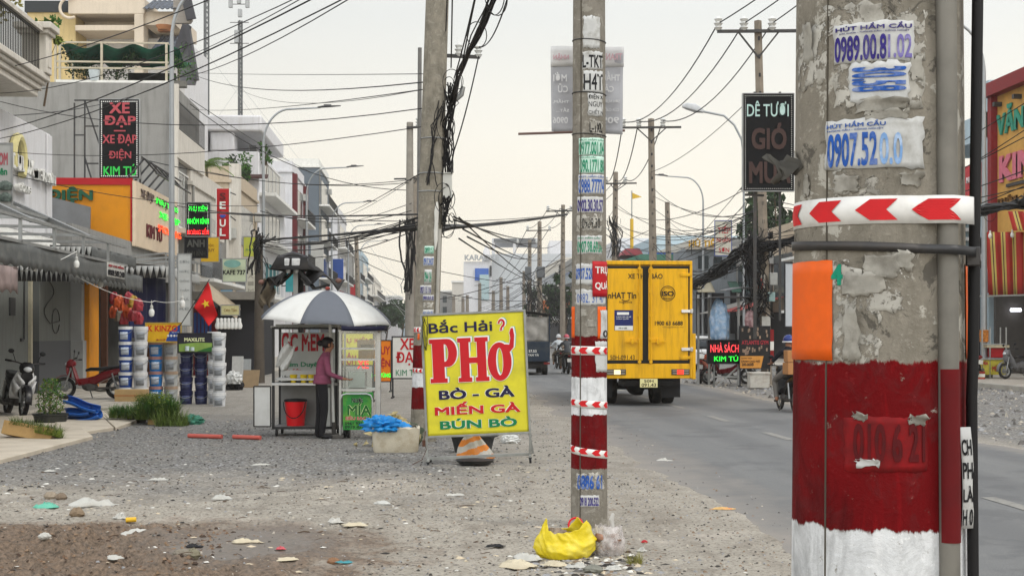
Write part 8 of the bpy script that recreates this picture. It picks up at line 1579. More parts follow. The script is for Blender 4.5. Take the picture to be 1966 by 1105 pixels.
f, x, z = fparts(98, 1345); t = thing('roof_sign', 'yellow raised letters standing on a roof beyond the yellow truck', 'sign', (f.loc[0], f.loc[1], z(474)), f.rz); mb = MB(); text(mb, 'HỦ TIẾU', x(1322), x(1384), 0, z(455)-z(474), 0, .05, .15); mb.build('lettering', M('letter_gold', '#c99a1c', .5), t, smooth=0); mb = MB(); [mb.bar((x(px), .1, -.5), (x(px), .1, .5), .06) for px in (1328, 1350, 1375)]; mb.build('support', DKSTEEL, t)
MB_ = MB().box(x(1318), x(1500), .5, 8, 0, z(474)); t = thing('house', 'grey flat roofed house carrying the yellow roof letters', 'building', f.loc, f.rz); MB_.build('wall', M('grey_blue_wall', '#80868b', .85, 0, .08, .6, '#4d4f50', .5, .8, streak=True), t)
mb = MB(); mb.box(x(1316), x(1502), .3, .5, z(478), z(472)); mb.build('cornice', OFFW, t)
for k, (a, b, c, e_) in enumerate(((1342, 1362, 490, 515), (1372, 1388, 492, 512), (1402, 1416, 490, 515), (1426, 1446, 488, 512), (1338, 1360, 560, 640), (1368, 1392, 562, 640), (1404, 1430, 556, 640), (1440, 1468, 556, 640))): MB().box(x(a), x(b), .42, .5, z(e_), z(c)).build('window' if k < 4 else 'shop_opening', WG if k < 4 else DARK, t)
for k, (a, b, m_) in enumerate(((1334, 1366, 'aw_cream'), (1398, 1436, 'aw_green'), (1438, 1474, 'aw_rust'))): mb = MB(); mb.grid(lambda u, v: (x(a+(b-a)*u), .4-2.2*v, z(540)-.8*v), 6, 4); mb.build('awning', M(m_, ('#a59c86', '#3f5d50', '#84473a')[k], .8, 0, .1, 2), t, solid=.04)
for lab, px, py, w_, h_, X_, sg, cl in (('small turquoise shop sign far along the left row', 540, 560, 1.2, 2.2, XF, 1, '#2f8f96'), ('small red shop sign beyond the folded black awning', 668, 575, 1.0, 2.0, XF, 1, '#a8242c'), ('blue projecting sign on the far left houses', 632, 540, 1.2, 2.4, XF, 1, '#2a4f9c'), ('yellow projecting sign far along the left houses', 655, 600, 1.6, 1.4, XF, 1, '#c9a521'), ('white projecting sign on the left row under the lamp arms', 590, 520, 1.1, 2.6, XF, 1, '#b9b9b4'), ('red projecting sign on the right row above the truck', 1350, 575, 1.8, 1.6, XR, -1, '#a8242c'), ('blue projecting sign on the right row beyond the truck', 1300, 520, 2.2, 1.6, XR, -1, '#2a4f9c'), ('green sign on the far right row by the middle pole', 1185, 560, 2.4, 2.2, XR, -1, '#2f7a4a'), ('orange sign low on the far right row', 1075, 600, 3, 2, XR, -1, '#c0662a')):
    Yv = YP(X_, px); tt = thing('shop_sign', lab, 'sign', (X_, Yv, ZP(X_, Yv, py)), 0); MB().box(*sorted((sg*.3, sg*(.3+w_))), 0, .2, 0, h_).build('panel', M('sg'+cl, cl, .6, 0, .08, 3), tt, bevel=.02); q = MB(); q.bar((0, .1, h_*.8), (sg*.4, .1, h_*.8), .08); q.bar((0, .1, h_*.2), (sg*.4, .1, h_*.2), .08); q.build('bracket', DKSTEEL, tt)
wallsign('white sign board with blue edge and red lettering above the booth', 64, 1388, (1373, 1404, 424, 490), M('sign_offwhite', '#b7b4a6'), (('TIẾP', 1378, 1402, 448, 430, SRED, .03), ('NHẬN', 1376, 1402, 468, 452, SRED, .03), ('SƠN', 1380, 1400, 484, 474, SRED, .02)), frame=M('edge_blue', '#27408a', .5))
# conifer behind the goat sign and dark roadside trees
tree('dark conifer behind the goat meat sign', (W(1490, HY, 95).x, W(1490, HY, 95).y, 0), 12.5, 2.4, (LEAFD,), 1600, .3, .16, clumps=26, flat=.3); tree('dark tree under the wires beside the transformer pole', (W(1040, HY, 150).x, W(1040, HY, 150).y, 0), 7, 2.4, (LEAFD,), 600, .35, .15, clumps=10); tree('dark bushy tree left of the middle striped pole', (W(1080, HY, 140).x, W(1080, HY, 140).y, 0), 9, 2.0, (LEAFD,), 500, .35, .15, clumps=9)
tree('small hazy tree at the far end of the left pavement', (W(740, HY, 210).x, W(740, HY, 210).y, 0), 6, 3.5, (LEAFD,), 700, .4, .15); tree('hazy tree down the street behind the parasol edge', (W(770, HY, 230).x, W(770, HY, 230).y, 0), 7, 3.5, (LEAFD,), 700, .4, .15)
# karaoke block at the end of the street
f, x, z = fparts(300, 990); t = thing('karaoke_block', 'big pale karaoke building with a blue window corner at the end of the street', 'building', f.loc, f.rz)
MB().box(x(890), x(944), 0, 15, 0, z(502)).build('left_wing', BRW, t); mb = MB(); mb.box(x(944), x(1100), 2, 30, 0, z(486)); mb.build('main_block', M('block_grey', '#b4b8bc', .8, 0, .04, 1), t); mb = MB(); mb.box(x(944), x(1040), 2, 20, z(464), z(456)); [mb.box(x(px), x(px+6), 2, 4, z(486), z(464)) for px in (944, 985, 1032)]; mb.build('roof_frame', BRW, t)
MB().box(x(1060), x(1160), 20, 40, 0, z(450)).build('rear_block', BRW, t); MB().box(x(912), x(938), -.4, 0, z(538), z(515)).build('blue_window', M('window_blue', '#2457a8', .2), t); MB().box(x(921), x(939), -.6, -.41, z(575), z(527)).build('glass_bay', M('glass_pale', '#9ab0b4', .2), t); MB().box(x(940), x(944), -.3, 0, z(530), z(510)).build('slot_window', DARK, t)
mb = MB(); text(mb, 'KARAOKE', x(892), x(958), z(500), z(489), 0, .05, .5); mb.build('lettering', M('letter_silver', '#9a9da0', .5), t, smooth=0); mb = MB(); mb.box(x(948), x(1038), 1.6, 2, z(463), z(457)); mb.build('fascia', M('fascia_grey', '#5d6063'), t); mb = MB(); mb.tube([(x(934), 1, z(502)), (x(934), 1, z(480)), (x(934), 1, z(470))], [1.0, .7, .1], 8); mb.build('roof_finial', BRW, t)
for (a, b, yt, d, m, lab) in ((868, 892, 542, 330, OFFW, 'far pale house left of the karaoke building'), (842, 870, 560, 340, GREYW, 'far grey house at the vanishing end of the street'), (760, 800, 588, 330, PALEB, 'far blue house behind the parasol edge'), (725, 765, 570, 320, BRW, 'far white house above the parasol edge'), (806, 845, 572, 380, OFFW, 'faint house straight down the street')):
    f, x, z = fparts(d, (a+b)/2); t = thing('house', lab, 'building', f.loc, f.rz); MB().box(x(a), x(b), 0, 12, 0, z(yt)).build('wall', m, t); mb = MB(); [mb.box(x(a)+1+k*2, x(a)+2+k*2, -.1, 0, z(yt)-2.6*(j+1), z(yt)-2.6*j-1) for k in range(int((x(b)-x(a)-1)/2)) for j in range(2)]; mb.build('windows', WG, t, smooth=0); MB().box(x(a)-.2, x(b)+.2, -.3, 12.2, z(yt), z(yt)+.4).build('parapet', WHITE, t)
f, x, z = fparts(120, 1245); t = thing('roof_hall', 'low hall with green and red roof sheets behind the yellow truck', 'building', f.loc, f.rz); MB().box(x(1196), x(1340), 0, 10, 0, z(500)).build('wall', OFFW, t); mb = MB(); mb.prism([(x(1194), z(500)), (x(1342), z(500)), (x(1300), z(488)), (x(1230), z(488))], -.3, 10.3); mb.build('green_roof', M('roof_green', '#3f6d5c', .6), t); mb = MB(); mb.prism([(x(1196), z(487)), (x(1240), z(487)), (x(1232), z(474)), (x(1205), z(474))], 2, 9); mb.build('red_roof', M('roof_red', '#8a3c44', .6), t)
f, x, z = fparts(130, 1212); t = thing('flag_pole', 'yellow mast with a small yellow flag above the low hall', 'mast', f.loc, f.rz); mb = MB(); mb.cyl((x(1213), 0, 0), (x(1213), 0, z(420)), .16, n=8); mb.build('mast', M('mast_yellow', '#c4a02c', .6), t); mb = MB(); mb.prism([(x(1214), z(370)), (x(1232), z(378)), (x(1214), z(382))], -.05, .05); mb.build('pennant', M('mast_yellow', '#c4a02c'), t); mb = MB(); mb.cyl((x(1213), 0, z(420)), (x(1213), 0, z(366)), .06, n=6); mb.build('tip', STEEL, t)
# far back vehicles / stalls filler on verge behind first poles
f, x, z = fparts(75, 1052)
# ================================================================ RADIO MASTS
def mast(lab, px, d, wpx, ytop, ybot, panels):
    f, x, z = fparts(d, px); t = thing('radio_mast', lab, 'mast', f.loc, f.rz); w_ = f.S(wpx)/2; mb = MB(); zb_ = z(ybot); zt_ = z(ytop); P = [(w_*math.cos(a), w_*math.sin(a)) for a in (0.5, 2.6, 4.7)]
    for p in P: mb.bar((p[0], p[1], 0), (p[0], p[1], zt_), f.S(3.0))
    n = int((zt_-0)/(w_*2.2))
    for k in range(n):
        for i in range(3): a, b = P[i], P[(i+1) % 3]; z0, z1 = zt_*k/n, zt_*(k+1)/n; mb.bar((a[0], a[1], z0), (b[0], b[1], z1), f.S(1.3)) if k % 2 else mb.bar((b[0], b[1], z0), (a[0], a[1], z1), f.S(.9))
    mb.build('lattice', M('mast_grey', '#55585a', .6, .3, .3, .3), t)
    if panels:
        for dx, py0, py1 in ((-16, -20, 18), (0, -25, 10), (16, -20, 18), (2, 20, 36), (-5, 60, 85)): MB().box(f.S(dx-4), f.S(dx+4), -1, -.6, z(py1), z(py0)).build('antenna_panel', M('antenna_pale', '#9a9d9f', .6), t, bevel=.1)
        mb = MB()
        for py in (10, 45, 85): mb.bar((f.S(-18), -.5, z(py)), (f.S(18), -.5, z(py)), f.S(1.2))
        mb.build('antenna_arms', DKSTEEL, t)
    mb = MB()
    for a, s_ in ((-1, .8), (-.7, .55), (.75, .6), (1.05, .8), (1.2, .45)):
        mb.tube([(0, 0, zt_*s_), (a*28, 6, 0)], f.S(.28), 4)
    mb.build('guy_wires', M('guy_pale', '#a9abaa', .6), t); return t
mast('tall lattice radio mast rising behind the white frame house', 396, 190, 9, -40, 300, False); mast('lattice antenna mast with panels and dishes left of centre sky', 461, 200, 7, 40, 300, True)
# ================================================================ OVERHEAD WIRES
random.seed(11)
def wire(a, b, s=.3, r=.012, lab='thin black overhead wire strung between the poles and houses', grp='overhead wires'):
    mb = MB(); mb.tube(sag(W(*a), W(*b), s), r, 4, caps=False); o = mb.build('overhead_wire', CABLE); return tag(o, lab, 'wire', grp)
near_r = [(2060, -520, 24), (2125, -560, 24), (2190, -600, 24)]; A1 = [(1378, 46, 44), (1427, 46, 44), (1481, 46, 44)]; A2 = [(1196, 234, 66), (1226, 233, 66), (1272, 232, 66)]; A3 = [(1163, 345, 88), (1182, 345, 88), (1200, 344, 88)]; A5 = [(1052, 400, 110), (1075, 400, 110), (1096, 400, 110)]; A6 = [(1013, 438, 125), (1036, 438, 125), (1055, 438, 125)]
PWL = 'heavy power line strung along the crossarms of the right hand poles'
for i in range(3): wire(near_r[i], A1[i], .35, .022, PWL, 'power lines'); wire(A1[i], A2[i], .9, .024, PWL, 'power lines'); wire(A2[i], A3[i], 1.0, .026, PWL, 'power lines'); wire(A3[i], A5[i], .8, .026, PWL, 'power lines'); wire(A5[i], A6[i], .4, .026, PWL, 'power lines'); wire(A6[i], (930+10*i, 565, 230), .8, .03, PWL, 'power lines')
SWL = 'black service wire rising from the left shop houses towards the middle pole'
for a, b, s_, r_ in (((0, 133, 34), (1131, -330, 12.1), .25, .010), ((0, 179, 34), (1131, -300, 12.1), .5, .008), ((0, 251, 34), (1131, -290, 12.1), .30, .012), ((-10, 268, 34), (1131, -255, 12.1), .35, .010), ((330, 120, 59), (1131, -330, 12.1), .2, .012), ((325, 150, 59), (1131, -300, 12.1), .5, .012), ((0, 223, 36), (331, 155, 59), .3, .012)): wire(a, b, s_, r_, SWL, 'service wires')
for a, b, s_, r_ in (((370, 143, 60), (812, 158, 21.6), .35, .010), ((340, 138, 59), (812, 142, 21.6), .05, .006), ((440, 160, 64), (812, 172, 21.6), .5, .006), ((0, 195, 34), (812, 208, 21.6), .4, .008), ((368, 210, 62), (812, 172, 21.6), .15, .008), ((0, 290, 34), (812, 243, 21.6), .25, .007), ((365, 190, 62), (600, 332, 138), .2, .02), ((250, 300, 51), (790, 350, 62), .5, .016), ((365, 200, 62), (780, 365, 61), .9, .016), ((400, 330, 70), (790, 345, 61), .4, .016), ((640, 412, 165), (812, 330, 21.6), .3, .010), ((640, 420, 165), (790, 345, 61), .4, .016), ((640, 430, 165), (790, 390, 61), .2, .018), ((500, 405, 60), (790, 404, 61), .5, .018), ((0, 330, 34), (497, 395, 47), .25, .010), ((340, 395, 50), (806, 411, 22), .15, .014), ((360, 405, 50), (1095, 409, 110), .5, .02)): wire(a, b, s_, r_)
for k in range(9): wire((499, 452+k*3, 46.8), (806, 425+random.uniform(-12, 14), 22), random.uniform(.1, .4), .009)
mb = MB(); tangle(mb, [W(499, 461, 46.8), W(580, 455, 40), W(700, 446, 30), W(806, 437, 21.8)], .03, 8, (.012, .02), 0); tag(mb.build('cable_bundle', CABLE), 'black cable bundle crossing from the short dark post to the leaning pole', 'cable bundle', 'heavy cable bundles')
mb = MB(); tangle(mb, [W(822, 440, 21.8), W(900, 435, 40), W(1000, 424, 80), W(1090, 412, 110)], .05, 8, (.014, .03), 0); tag(mb.build('cable_bundle', CABLE), 'black cable bundle leading from the leaning pole towards the far right poles', 'cable bundle', 'heavy cable bundles')
mb = MB(); tangle(mb, [W(868, 195, 21.5), W(880, 140, 20), W(915, 70, 17.5), W(950, -10, 15.3), W(1010, -150, 13.2), W(1131, -330, 12.1)], .028, 9, (.009, .018), 3); tag(mb.build('cable_bundle', CABLE), 'thick twisted cable bundle climbing from the leaning pole to the top edge', 'cable bundle', 'heavy cable bundles')
for a, b, s_ in (((856, 60, 21.5), (863, -120, 16), 0), ((866, 130, 21.5), (870, -100, 17), .05), ((872, 150, 21.5), (945, -160, 14), .1), ((868, 300, 21.4), (919, 108, 21.5), .1), ((920, 90, 21.5), (990, -60, 16), .25), ((868, 235, 21.4), (930, -80, 15.5), -.1)): wire(a, b, s_, .010, 'loose black wire hanging beside the leaning pole', 'wires on the leaning pole')
for k in range(20): wire((random.uniform(870, 900), random.uniform(390, 470), 22), random.choice(((1080, random.uniform(400, 560), 110), (1036, random.uniform(440, 580), 125))), random.uniform(.2, .8), .016) if k < 6 else wire(random.choice(((1080, random.uniform(470, 600), 110), (1036, random.uniform(470, 600), 125))), random.choice(((962, random.uniform(540, 610), 190), (921, random.uniform(550, 610), 220), (889, random.uniform(580, 620), 250), (688, random.uniform(480, 600), 105))), random.uniform(.4, 1.6), .028, 'fine wire in the web of wires down the street', 'wires down the street')
for k in range(22): wire(random.choice(((1254, random.uniform(330, 500), 66), (1181, random.uniform(370, 500), 88), (1284, random.uniform(395, 500), 80))), (1466, random.uniform(330, 500), 44), random.uniform(.3, 1.6), random.uniform(.010, .02), 'drooping wire of the web above the yellow truck', 'wires above the truck')
for k in range(8): wire((1475, 430+random.uniform(-60, 40), 44), (1966, 240+random.uniform(-90, 160), 30), random.uniform(.1, .5), .012, 'wire running to the right edge past the foreground pole', 'wires at the right edge')
for a, b, s_ in (((1250, 330, 66), (1440, 190, 40), .3), ((1300, 500, 64), (1480, 290, 44), .1), ((1060, 530, 110), (1180, 400, 88), .6), ((1040, 500, 122), (1250, 440, 66), .5)): wire(a, b, s_, .014, 'drooping wire of the web above the yellow truck', 'wires above the truck')
# string of bulbs under the left awnings
mb = MB(); mb.tube(sag(W(40, 520, 24), W(147, 482, 26), .06)+sag(W(147, 530, 27), W(292, 580, 33), .1)+sag(W(292, 576, 33), W(345, 577, 38), .05)[1:], .007, 5); tag(mb.build('bulb_wire', WHITE), 'white wire of the bulb string under the grey awning', 'wire')
for k, (px, py, d, lab) in enumerate(((66, 508, 24, 'white bulb hanging lowest at the left of the awning edge'), (147, 502, 26, 'white bulb hanging in front of the middle of the grey awning'), (193, 540, 30, 'small white bulb under the right part of the grey awning'), (291, 595, 33, 'white bulb hanging above the yellow paint board'), (350, 578, 38, 'small white bulb in front of the vertical banner'))):
    f, x, z = fparts(d, px); t = thing('light_bulb', lab, 'bulb', (f.loc[0], f.loc[1], z(py+13)), 0, 'bulbs on the string'); s_ = f.S(1); mb = MB(); mb.lathe([(0, 0), (4.5*s_, 2*s_), (5.6*s_, 7*s_), (5.2*s_, 12*s_), (3*s_, 15*s_)], 14, cap=False); mb.build('globe', M('bulb_white', '#d8d8d4'), t); mb = MB(); mb.lathe([(3*s_, 15*s_), (3*s_, 21*s_), (1*s_, 23*s_), (1*s_, 32*s_)], 10, cap=False); mb.build('socket', M('socket_white', '#b4b4b0', .5), t)
for k in range(7):
    f = Fr(44, 418+7*k); t = MB(); t.lathe([(0, 0), (.07, .03), (.09, .12), (.05, .24), (.05, .34), (0, .36)], 12, cap=False); o = t.build('light_bulb', M('bulb_white', '#d8d8d4')); o.location = (f.loc[0], f.loc[1], f.Z(632)); tag(o, 'white bulb in the row hanging over the white paint buckets', 'bulb', 'bulb row over the white buckets')
# banner and stick on the middle pole
f, x, z = fparts(12.4, 1127); t = thing('banner', 'back of a grey advertising banner tied behind the middle pole', 'banner', (f.loc[0], f.loc[1], z(257)), f.rz); z0 = z(257); BG = M('banner_back_grey', '#a2a3a8', .7, 0, .04, 5, '#858588', .3); BGL = M('banner_back_light', '#c9c9ca', .7)
mb = MB(); mb.grid(lambda u, v: (x(1059+136*u+2*v*(2*u-1)), .02*math.sin(u*5+v*4)+.012*math.sin(v*11)*math.sin(u*9), z(252+5*u-(162)*v+2*u)-z0), 24, 16); bn = mb.build('cloth', BG, t, solid=.002)
mb = MB(); mb.grid(lambda u, v: (x(1057+141*u), .02*math.sin(u*5+(.78+.22*v)*4)+.012*math.sin((.78+.22*v)*11)*math.sin(u*9)-.004, z(128-38*v)-z0), 24, 4); mb.build('pale_top', BGL, bn, solid=.001)
for s_, a, b, c, d_, m, bo in (('NHẬN', 1062, 1092, 118, 104, M('banner_pink', '#bd9ba2'), .04), ('TRANG', 1154, 1194, 117, 104, M('banner_pink', '#bd9ba2'), .04), ('MỚI', 1062, 1088, 158, 140, BGL, .03), ('THẦU', 1155, 1190, 157, 138, BGL, .03), ('CŨ', 1071, 1090, 179, 162, BGL, .03), ('CẢI', 1157, 1178, 178, 163, BGL, .03), ('THẤM,', 1061, 1092, 200, 191, BGL, .02), ('SƠN NƯỚC', 1156, 1189, 199, 191, BGL, .02), ('SẮT...', 1068, 1092, 216, 208, BGL, .02), ('CỬA CUỐN', 1156, 1188, 215, 207, BGL, .02), ('0906', 1061, 1090, 238, 226, BGL, .03), ('909', 1155, 1188, 238, 226, BGL, .03)):
    q = MB(); text(q, s_, x(a), x(b), z(c)-z0, z(d_)-z0, -.035, bo, .002, mirror=True); q.build('lettering', m, bn, smooth=0)
mb = MB(); mb.cyl((x(995), -.06, z(259)-z0), (x(1200), .02, z(250)-z0), .011, n=8); mb.build('stick', M('stick_brown', '#6a5550', .8), t)
# ================================================================ RUBBISH ONE CAN POINT AT
TRW = M('litter_white_plastic', '#b3b2ac', .55, 0, .08, 9, '#857f73', .5); TRC = M('litter_cream', '#bdb39c', .7, 0, .12, 8, '#8a7d67', .5)
def sheet(name, lab, cat, loc, size, m, seed, rz):           # thin film or paper lying on the ground with folds and a torn outline
    from mathutils import noise as nz_
    random.seed(seed); k = random.uniform(0, 90); mb = MB(); na, nr = 40, 9; vs = [(0, 0, size[2]*.5)]
    cor = [random.uniform(0, 6.28) for _ in range(4)]
    for i in range(1, nr+1):
        r = i/nr
        for j in range(na):
            a = 6.283*j/na; out = .72+.45*nz_.noise(Vector((math.cos(a)*1.3, math.sin(a)*1.3, k)))+.25*max(max(0, math.cos(a-c))**14 for c in cor)+(.06*random.uniform(-1, 1) if i == nr else 0)
            x_, y_ = r*out*math.cos(a), r*out*math.sin(a); rd = 1-abs(nz_.noise(Vector((x_*1.7+k, y_*1.7, k))))*2; r2 = 1-abs(nz_.noise(Vector((x_*4+k, y_*4, 2*k))))*2
            h = max(0, .15+.75*max(0, rd-.25)+.22*(r2-.4))*(1-r**3)+.04*(i == nr)*random.random(); vs.append((x_*size[0], y_*size[1], .004+h*size[2]))
    mb.add(vs, [(0, 1+j, 1+(j+1) % na) for j in range(na)]+[(1+(i-1)*na+j, 1+i*na+j, 1+i*na+(j+1) % na, 1+(i-1)*na+(j+1) % na) for i in range(1, nr) for j in range(na)])
    o = mb.build(name, m, smooth=32, solid=.002); o.location = loc; o.rotation_euler.z = rz; return tag(o, lab, cat)
def lit(name, lab, cat, px, py, wpx, hpx, m, seed, sq=.5, amp=.5, ry=.6, rz=0):
    p = G(px, py); d = GD(py); s_ = d/F; hz = float(ground_h(p.x, p.y))
    if name not in ('rock', 'brick', 'plastic_cup', 'rubbish_bag', 'plastic_bottle', 'shoe'): return sheet(name, lab, cat, (p.x, p.y, hz), (wpx*s_/2*1.25, max(wpx*s_*ry/2*1.5, .04), hpx*s_*.9), m, seed, rz)
    return crumple(name, lab, cat, (p.x, p.y, hz), (wpx*s_/2, max(wpx*s_*ry/2, .02), hpx*s_), m, seed, sq, 20, None, amp, rz)
for i, (nm, lab, cat, px, py, w_, h_, m, ry) in enumerate((
    ('plastic_sheet', 'long crumpled white plastic sheet on the dirt at the left', 'sheet', 172, 968, 98, 22, TRW, .5), ('plastic_bag', 'small teal plastic bag left of the white sheet', 'bag', 88, 974, 52, 16, M('bag_aqua', '#5da892', .4, 0, .1, 9), .5), ('plastic_cup', 'brown crushed cup lying against the white sheet', 'cup', 148, 988, 28, 22, M('cup_brown', '#7d6c58', .7), .8),
    ('rock', 'pale round stone left of the white sheet', 'stone', 96, 956, 28, 16, M('rock_pale', '#8f8373', .9, 0, .15, 9), .8), ('rock', 'darker round stone behind the teal bag', 'stone', 118, 958, 22, 16, M('rock_brown', '#77695a', .9, 0, .15, 9), .8),
    ('plastic_bag', 'small white knotted bag above the yellow can', 'bag', 231, 995, 24, 17, TRW, .6), ('plastic_sheet', 'flat white plastic film beside the puddle', 'sheet', 270, 1027, 82, 16, TRW, .5), ('plastic_cup', 'small white cup on the brown mud', 'cup', 85, 1066, 20, 14, TRW, .9), ('plastic_bag', 'white scrap with points on the mud at the bottom left', 'scrap', 216, 1088, 34, 11, TRW, .6),
    ('plastic_bag', 'white plastic bag flat on the sandy dirt left of centre', 'bag', 424, 961, 38, 13, TRW, .5), ('plastic_bag', 'bright white bag left of the cream cloth', 'bag', 645, 1006, 32, 14, TRW, .6), ('cloth', 'cream cloth scrap right of the bright white bag', 'cloth', 680, 1012, 48, 9, TRC, .5), ('plastic_bottle', 'clear plastic bottle lying on the gravel left of the pole', 'bottle', 735, 967, 34, 11, M('bottle_clear', '#b9b9b4', .2), .4),
    ('paper', 'torn white paper strip on the gravel below the noodle sign', 'paper', 872, 950, 46, 6, TRW, .35), ('paper', 'white paper strip at the edge of the gravel on the left', 'paper', 307, 921, 38, 7, TRW, .35), ('wrapper', 'small red and white wrapper on the wet dirt', 'wrapper', 538, 1053, 18, 9, M('wrapper_pink', '#b9555c', .5, 0, .3, 30), .7), ('plastic_sheet', 'long flat white strip at the bottom middle', 'strip', 552, 1080, 72, 7, TRC, .25),
    ('shoe', 'old grey sandal stuck in the puddle', 'shoe', 350, 1078, 42, 20, M('shoe_grey', '#7d766a', .8), .6), ('plastic_cup', 'olive grey crushed cup in the puddle', 'cup', 370, 1077, 26, 24, M('cup_olive', '#77725f', .6), .8), ('plastic_bag', 'black scrap of plastic floating on the puddle', 'scrap', 372, 1047, 40, 9, BLACK, .5), ('brick', 'broken brown brick piece at the bottom middle', 'brick', 640, 1080, 26, 16, M('brick_brown', '#84644b', .9), .6), ('plastic_sheet', 'pale brown plastic sheet spread left of the yellow bin bag', 'sheet', 985, 1086, 90, 16, TRC, .6), ('wrapper', 'red scrap at the right foot of the clear bin bag', 'wrapper', 1237, 1041, 12, 6, M('wrapper_red', '#a52028', .5), .8), ('paper', 'white paper corner poking out between the two bin bags and the stone', 'paper', 1108, 1090, 40, 14, TRW, .6), ('paper', 'torn white paper at the bottom edge right of the stone', 'paper', 1180, 1094, 40, 12, TRW, .6), ('plastic_bag', 'cream film caught on the mud above the puddle sandal', 'film', 470, 1038, 60, 12, TRC, .4), ('paper', 'thin white strip lying on the gravel before the snail cart', 'paper', 500, 892, 34, 4, TRW, .3), ('paper', 'small white paper on the gravel by the concrete slab', 'paper', 96, 906, 26, 5, TRW, .5), ('plastic_strip', 'teal plastic strip next to the broken brick', 'strip', 665, 1083, 36, 6, M('strip_teal', '#3d8088', .5), .4),
    ('wrapper', 'yellow and red snack wrapper on the asphalt', 'wrapper', 1387, 977, 46, 6, M('wrapper_yellow', '#c9a56a', .5, 0, .25, 22, '#b4342c', .8, 20), .45), ('plastic_bag', 'white plastic bag lying on the asphalt', 'bag', 1274, 884, 28, 8, TRW, .5), ('paper', 'crumpled white paper at the bottom left of the bin bags', 'paper', 1010, 1072, 66, 18, TRW, .5), ('paper', 'dirty cream paper just under the yellow bin bag', 'paper', 1062, 1085, 46, 14, TRC, .5), ('paper', 'white paper scrap at the bottom right of the clear bag', 'paper', 1232, 1058, 22, 12, TRW, .5), ('rock', 'grey green stone under the clear bin bag', 'stone', 1140, 1098, 34, 18, M('rock_grey', '#77776f', .9, 0, .15, 9), .8), ('plastic_bag', 'dark plastic scrap left of the yellow bin bag', 'scrap', 950, 1050, 40, 10, BLACK, .5))): lit(nm, lab, cat, px, py, w_, h_, m, 200+i, .5, .55, ry, random.uniform(-.4, .4))
p = G(248, 1003); mb = MB(); mb.lathe([(.018, 0), (.022, .005), (.022, .085), (.018, .09), (.015, .088)], 16); o = mb.build('drink_can', M('can_yellow', '#d3a82c', .4)); o.location = (p.x-.03, p.y, float(ground_h(p.x, p.y))+.028); o.rotation_euler = (0, R(88), R(8)); tag(o, 'small yellow can lying on the dirt below the white bag', 'can')
def bagmesh(name, lab, px, py, wpx, hpx, m, seed, ears, rz=0):   # a filled carrier bag: gathered pleats, slumped base, open uneven rim
    from mathutils import noise as nz_
    random.seed(seed); k = seed*1.37; p = G(px, py); s_ = GD(py)/F; rx_, h_ = wpx*s_/2, hpx*s_
    def fn(u, v):
        a = 2*math.pi*u; prof = .80+.22*math.sin(min(1, v*1.5+.1)*math.pi*.8)-.30*max(0, v-.55)**1.2*1.6; ca, sa_ = math.cos(a), math.sin(a)
        f = nz_.noise(Vector((ca*1.1, sa_*1.1, v*.9+k)))*.22+(1-abs(nz_.noise(Vector((ca*2.4+v*1.6, sa_*2.4-v*1.5, k+v*1.8))))*2)*.10+(1-abs(nz_.noise(Vector((ca*5+v*4, sa_*5, k+v*3))))*2)*.04
        top = .70+.34*max(0, max(ca*e[0]+sa_*e[1] for e in ears))**9+.07*nz_.noise(Vector((ca*4, sa_*4, k)))
        r = prof*(1+f); return (rx_*r*ca*(1+.10*ca*v), rx_*.68*r*sa_, h_*v*top+.01*nz_.noise(Vector((ca*3, sa_*3, v*4+k))))
    mb = MB(); mb.grid(fn, 96, 36); o = mb.build(name, m, smooth=70, solid=.002); o.location = (p.x, p.y, float(ground_h(p.x, p.y))); o.rotation_euler.z = rz; tag(o, lab, 'bag'); return o, rx_, h_
t, r_, h_ = bagmesh('rubbish_bag', 'full yellow plastic bin bag at the foot of the middle pole', 1083, 1067, 102, 72, M('bag_yellow', '#d1bb1e', .4, 0, .1, 7, '#dfd678', .6, 9, 1, 14), 5, ((-1, -.1), (.75, .65), (.9, -.4)))
mb = MB(); random.seed(4); [mb.ell((random.uniform(-.55, .5)*r_, random.uniform(-.3, .3)*r_, h_*random.uniform(.45, .62)), (.3*r_, .25*r_, .16*h_), 10, 7, .15) for _ in range(9)]; mb.build('contents', M('waste_mixed', '#6d5a48', .8, 0, .6, 14, '#b4aa9c', .7, 10), t)
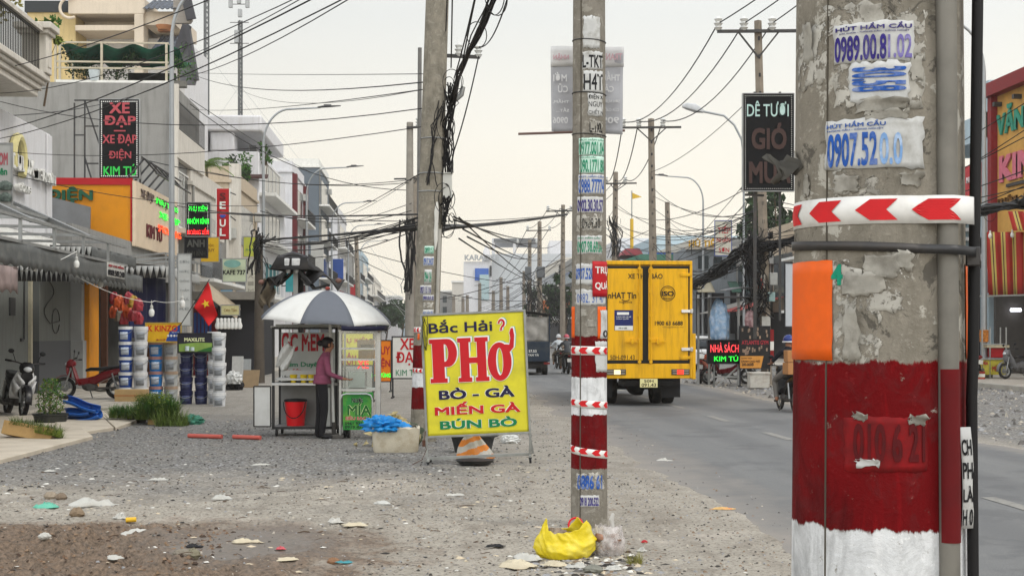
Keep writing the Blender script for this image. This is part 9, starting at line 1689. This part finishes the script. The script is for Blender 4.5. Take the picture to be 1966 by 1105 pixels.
CLB = bpy.data.materials.new('bag_clear_film'); CLB.use_nodes = True; nt_, N, L = nodes(CLB); bs = nt_.nodes['Principled BSDF']; tc_ = N('ShaderNodeTexCoord').outputs['Object']; bs.inputs['Base Color'].default_value = (.62, .58, .56, 1); bs.inputs['Roughness'].default_value = .25; L(mrange(N, L, noise(N, L, tc_, 16, 5, .6), .35, .7, .12, .65), bs.inputs['Alpha'])
cb, r_, h_ = bagmesh('rubbish_bag', 'clear plastic bin bag with brown waste tied beside the pole', 1166, 1064, 62, 80, CLB, 8, ((.3, .1), (.5, .4)))
ct_ = MB()
random.seed(9)
for k in range(14): ct_.ell((random.uniform(-.08, .08), random.uniform(-.06, .06), random.uniform(.03, .15)), (.04, .035, .03), 8, 6, .25)
ct_.build('contents', M('waste_brown', '#7d5a45', .8, 0, .5, 14, '#b08d7d', .6, 12), cb); mb = MB(); mb.tube([(.03, 0, .16), (.04, 0, .22), (.03, .0, .26), (.045, 0, .31)], [.03, .014, .02, .012], 10); mb.build('knot', M('bag_film_white', '#b9b7b3', .35), cb)
p = W(1105, 1004, 10.6); t = thing('food_tub', 'red rimmed plastic tub lid sticking out above the yellow bin bag', 'lid', (p.x, p.y, p.z-.01), -.3, rx=R(70)); mb = MB(); mb.tube([(.052*math.cos(a), .052*math.sin(a), 0) for a in np.linspace(0, 6.28, 24, endpoint=False)], .009, 8, closed=True); mb.build('rim', M('rim_red', '#c41c24', .4), t); mb = MB(); mb.lathe([(0, -.004), (.05, -.004), (.05, .004), (0, .004)], 24, cap=False); mb.build('disc', M('lid_smoky', '#8f7d7a', .3), t)
# ================================================================ AIR
hz = MB().box(-700, 700, -30, 1200, -1, 60).build('haze', None, None, smooth=0); hm = bpy.data.materials.new('haze'); hm.use_nodes = True; nt_ = hm.node_tree; nt_.nodes.clear(); pvn = nt_.nodes.new('ShaderNodeVolumePrincipled'); on = nt_.nodes.new('ShaderNodeOutputMaterial'); nt_.links.new(pvn.outputs[0], on.inputs['Volume'])
pvn.inputs['Color'].default_value = (.93, .92, .90, 1); pvn.inputs['Density'].default_value = .0004; pvn.inputs['Anisotropy'].default_value = .3; hz.data.materials.append(hm); tag(hz, 'pale humid haze over the whole street', None, None, 'stuff')
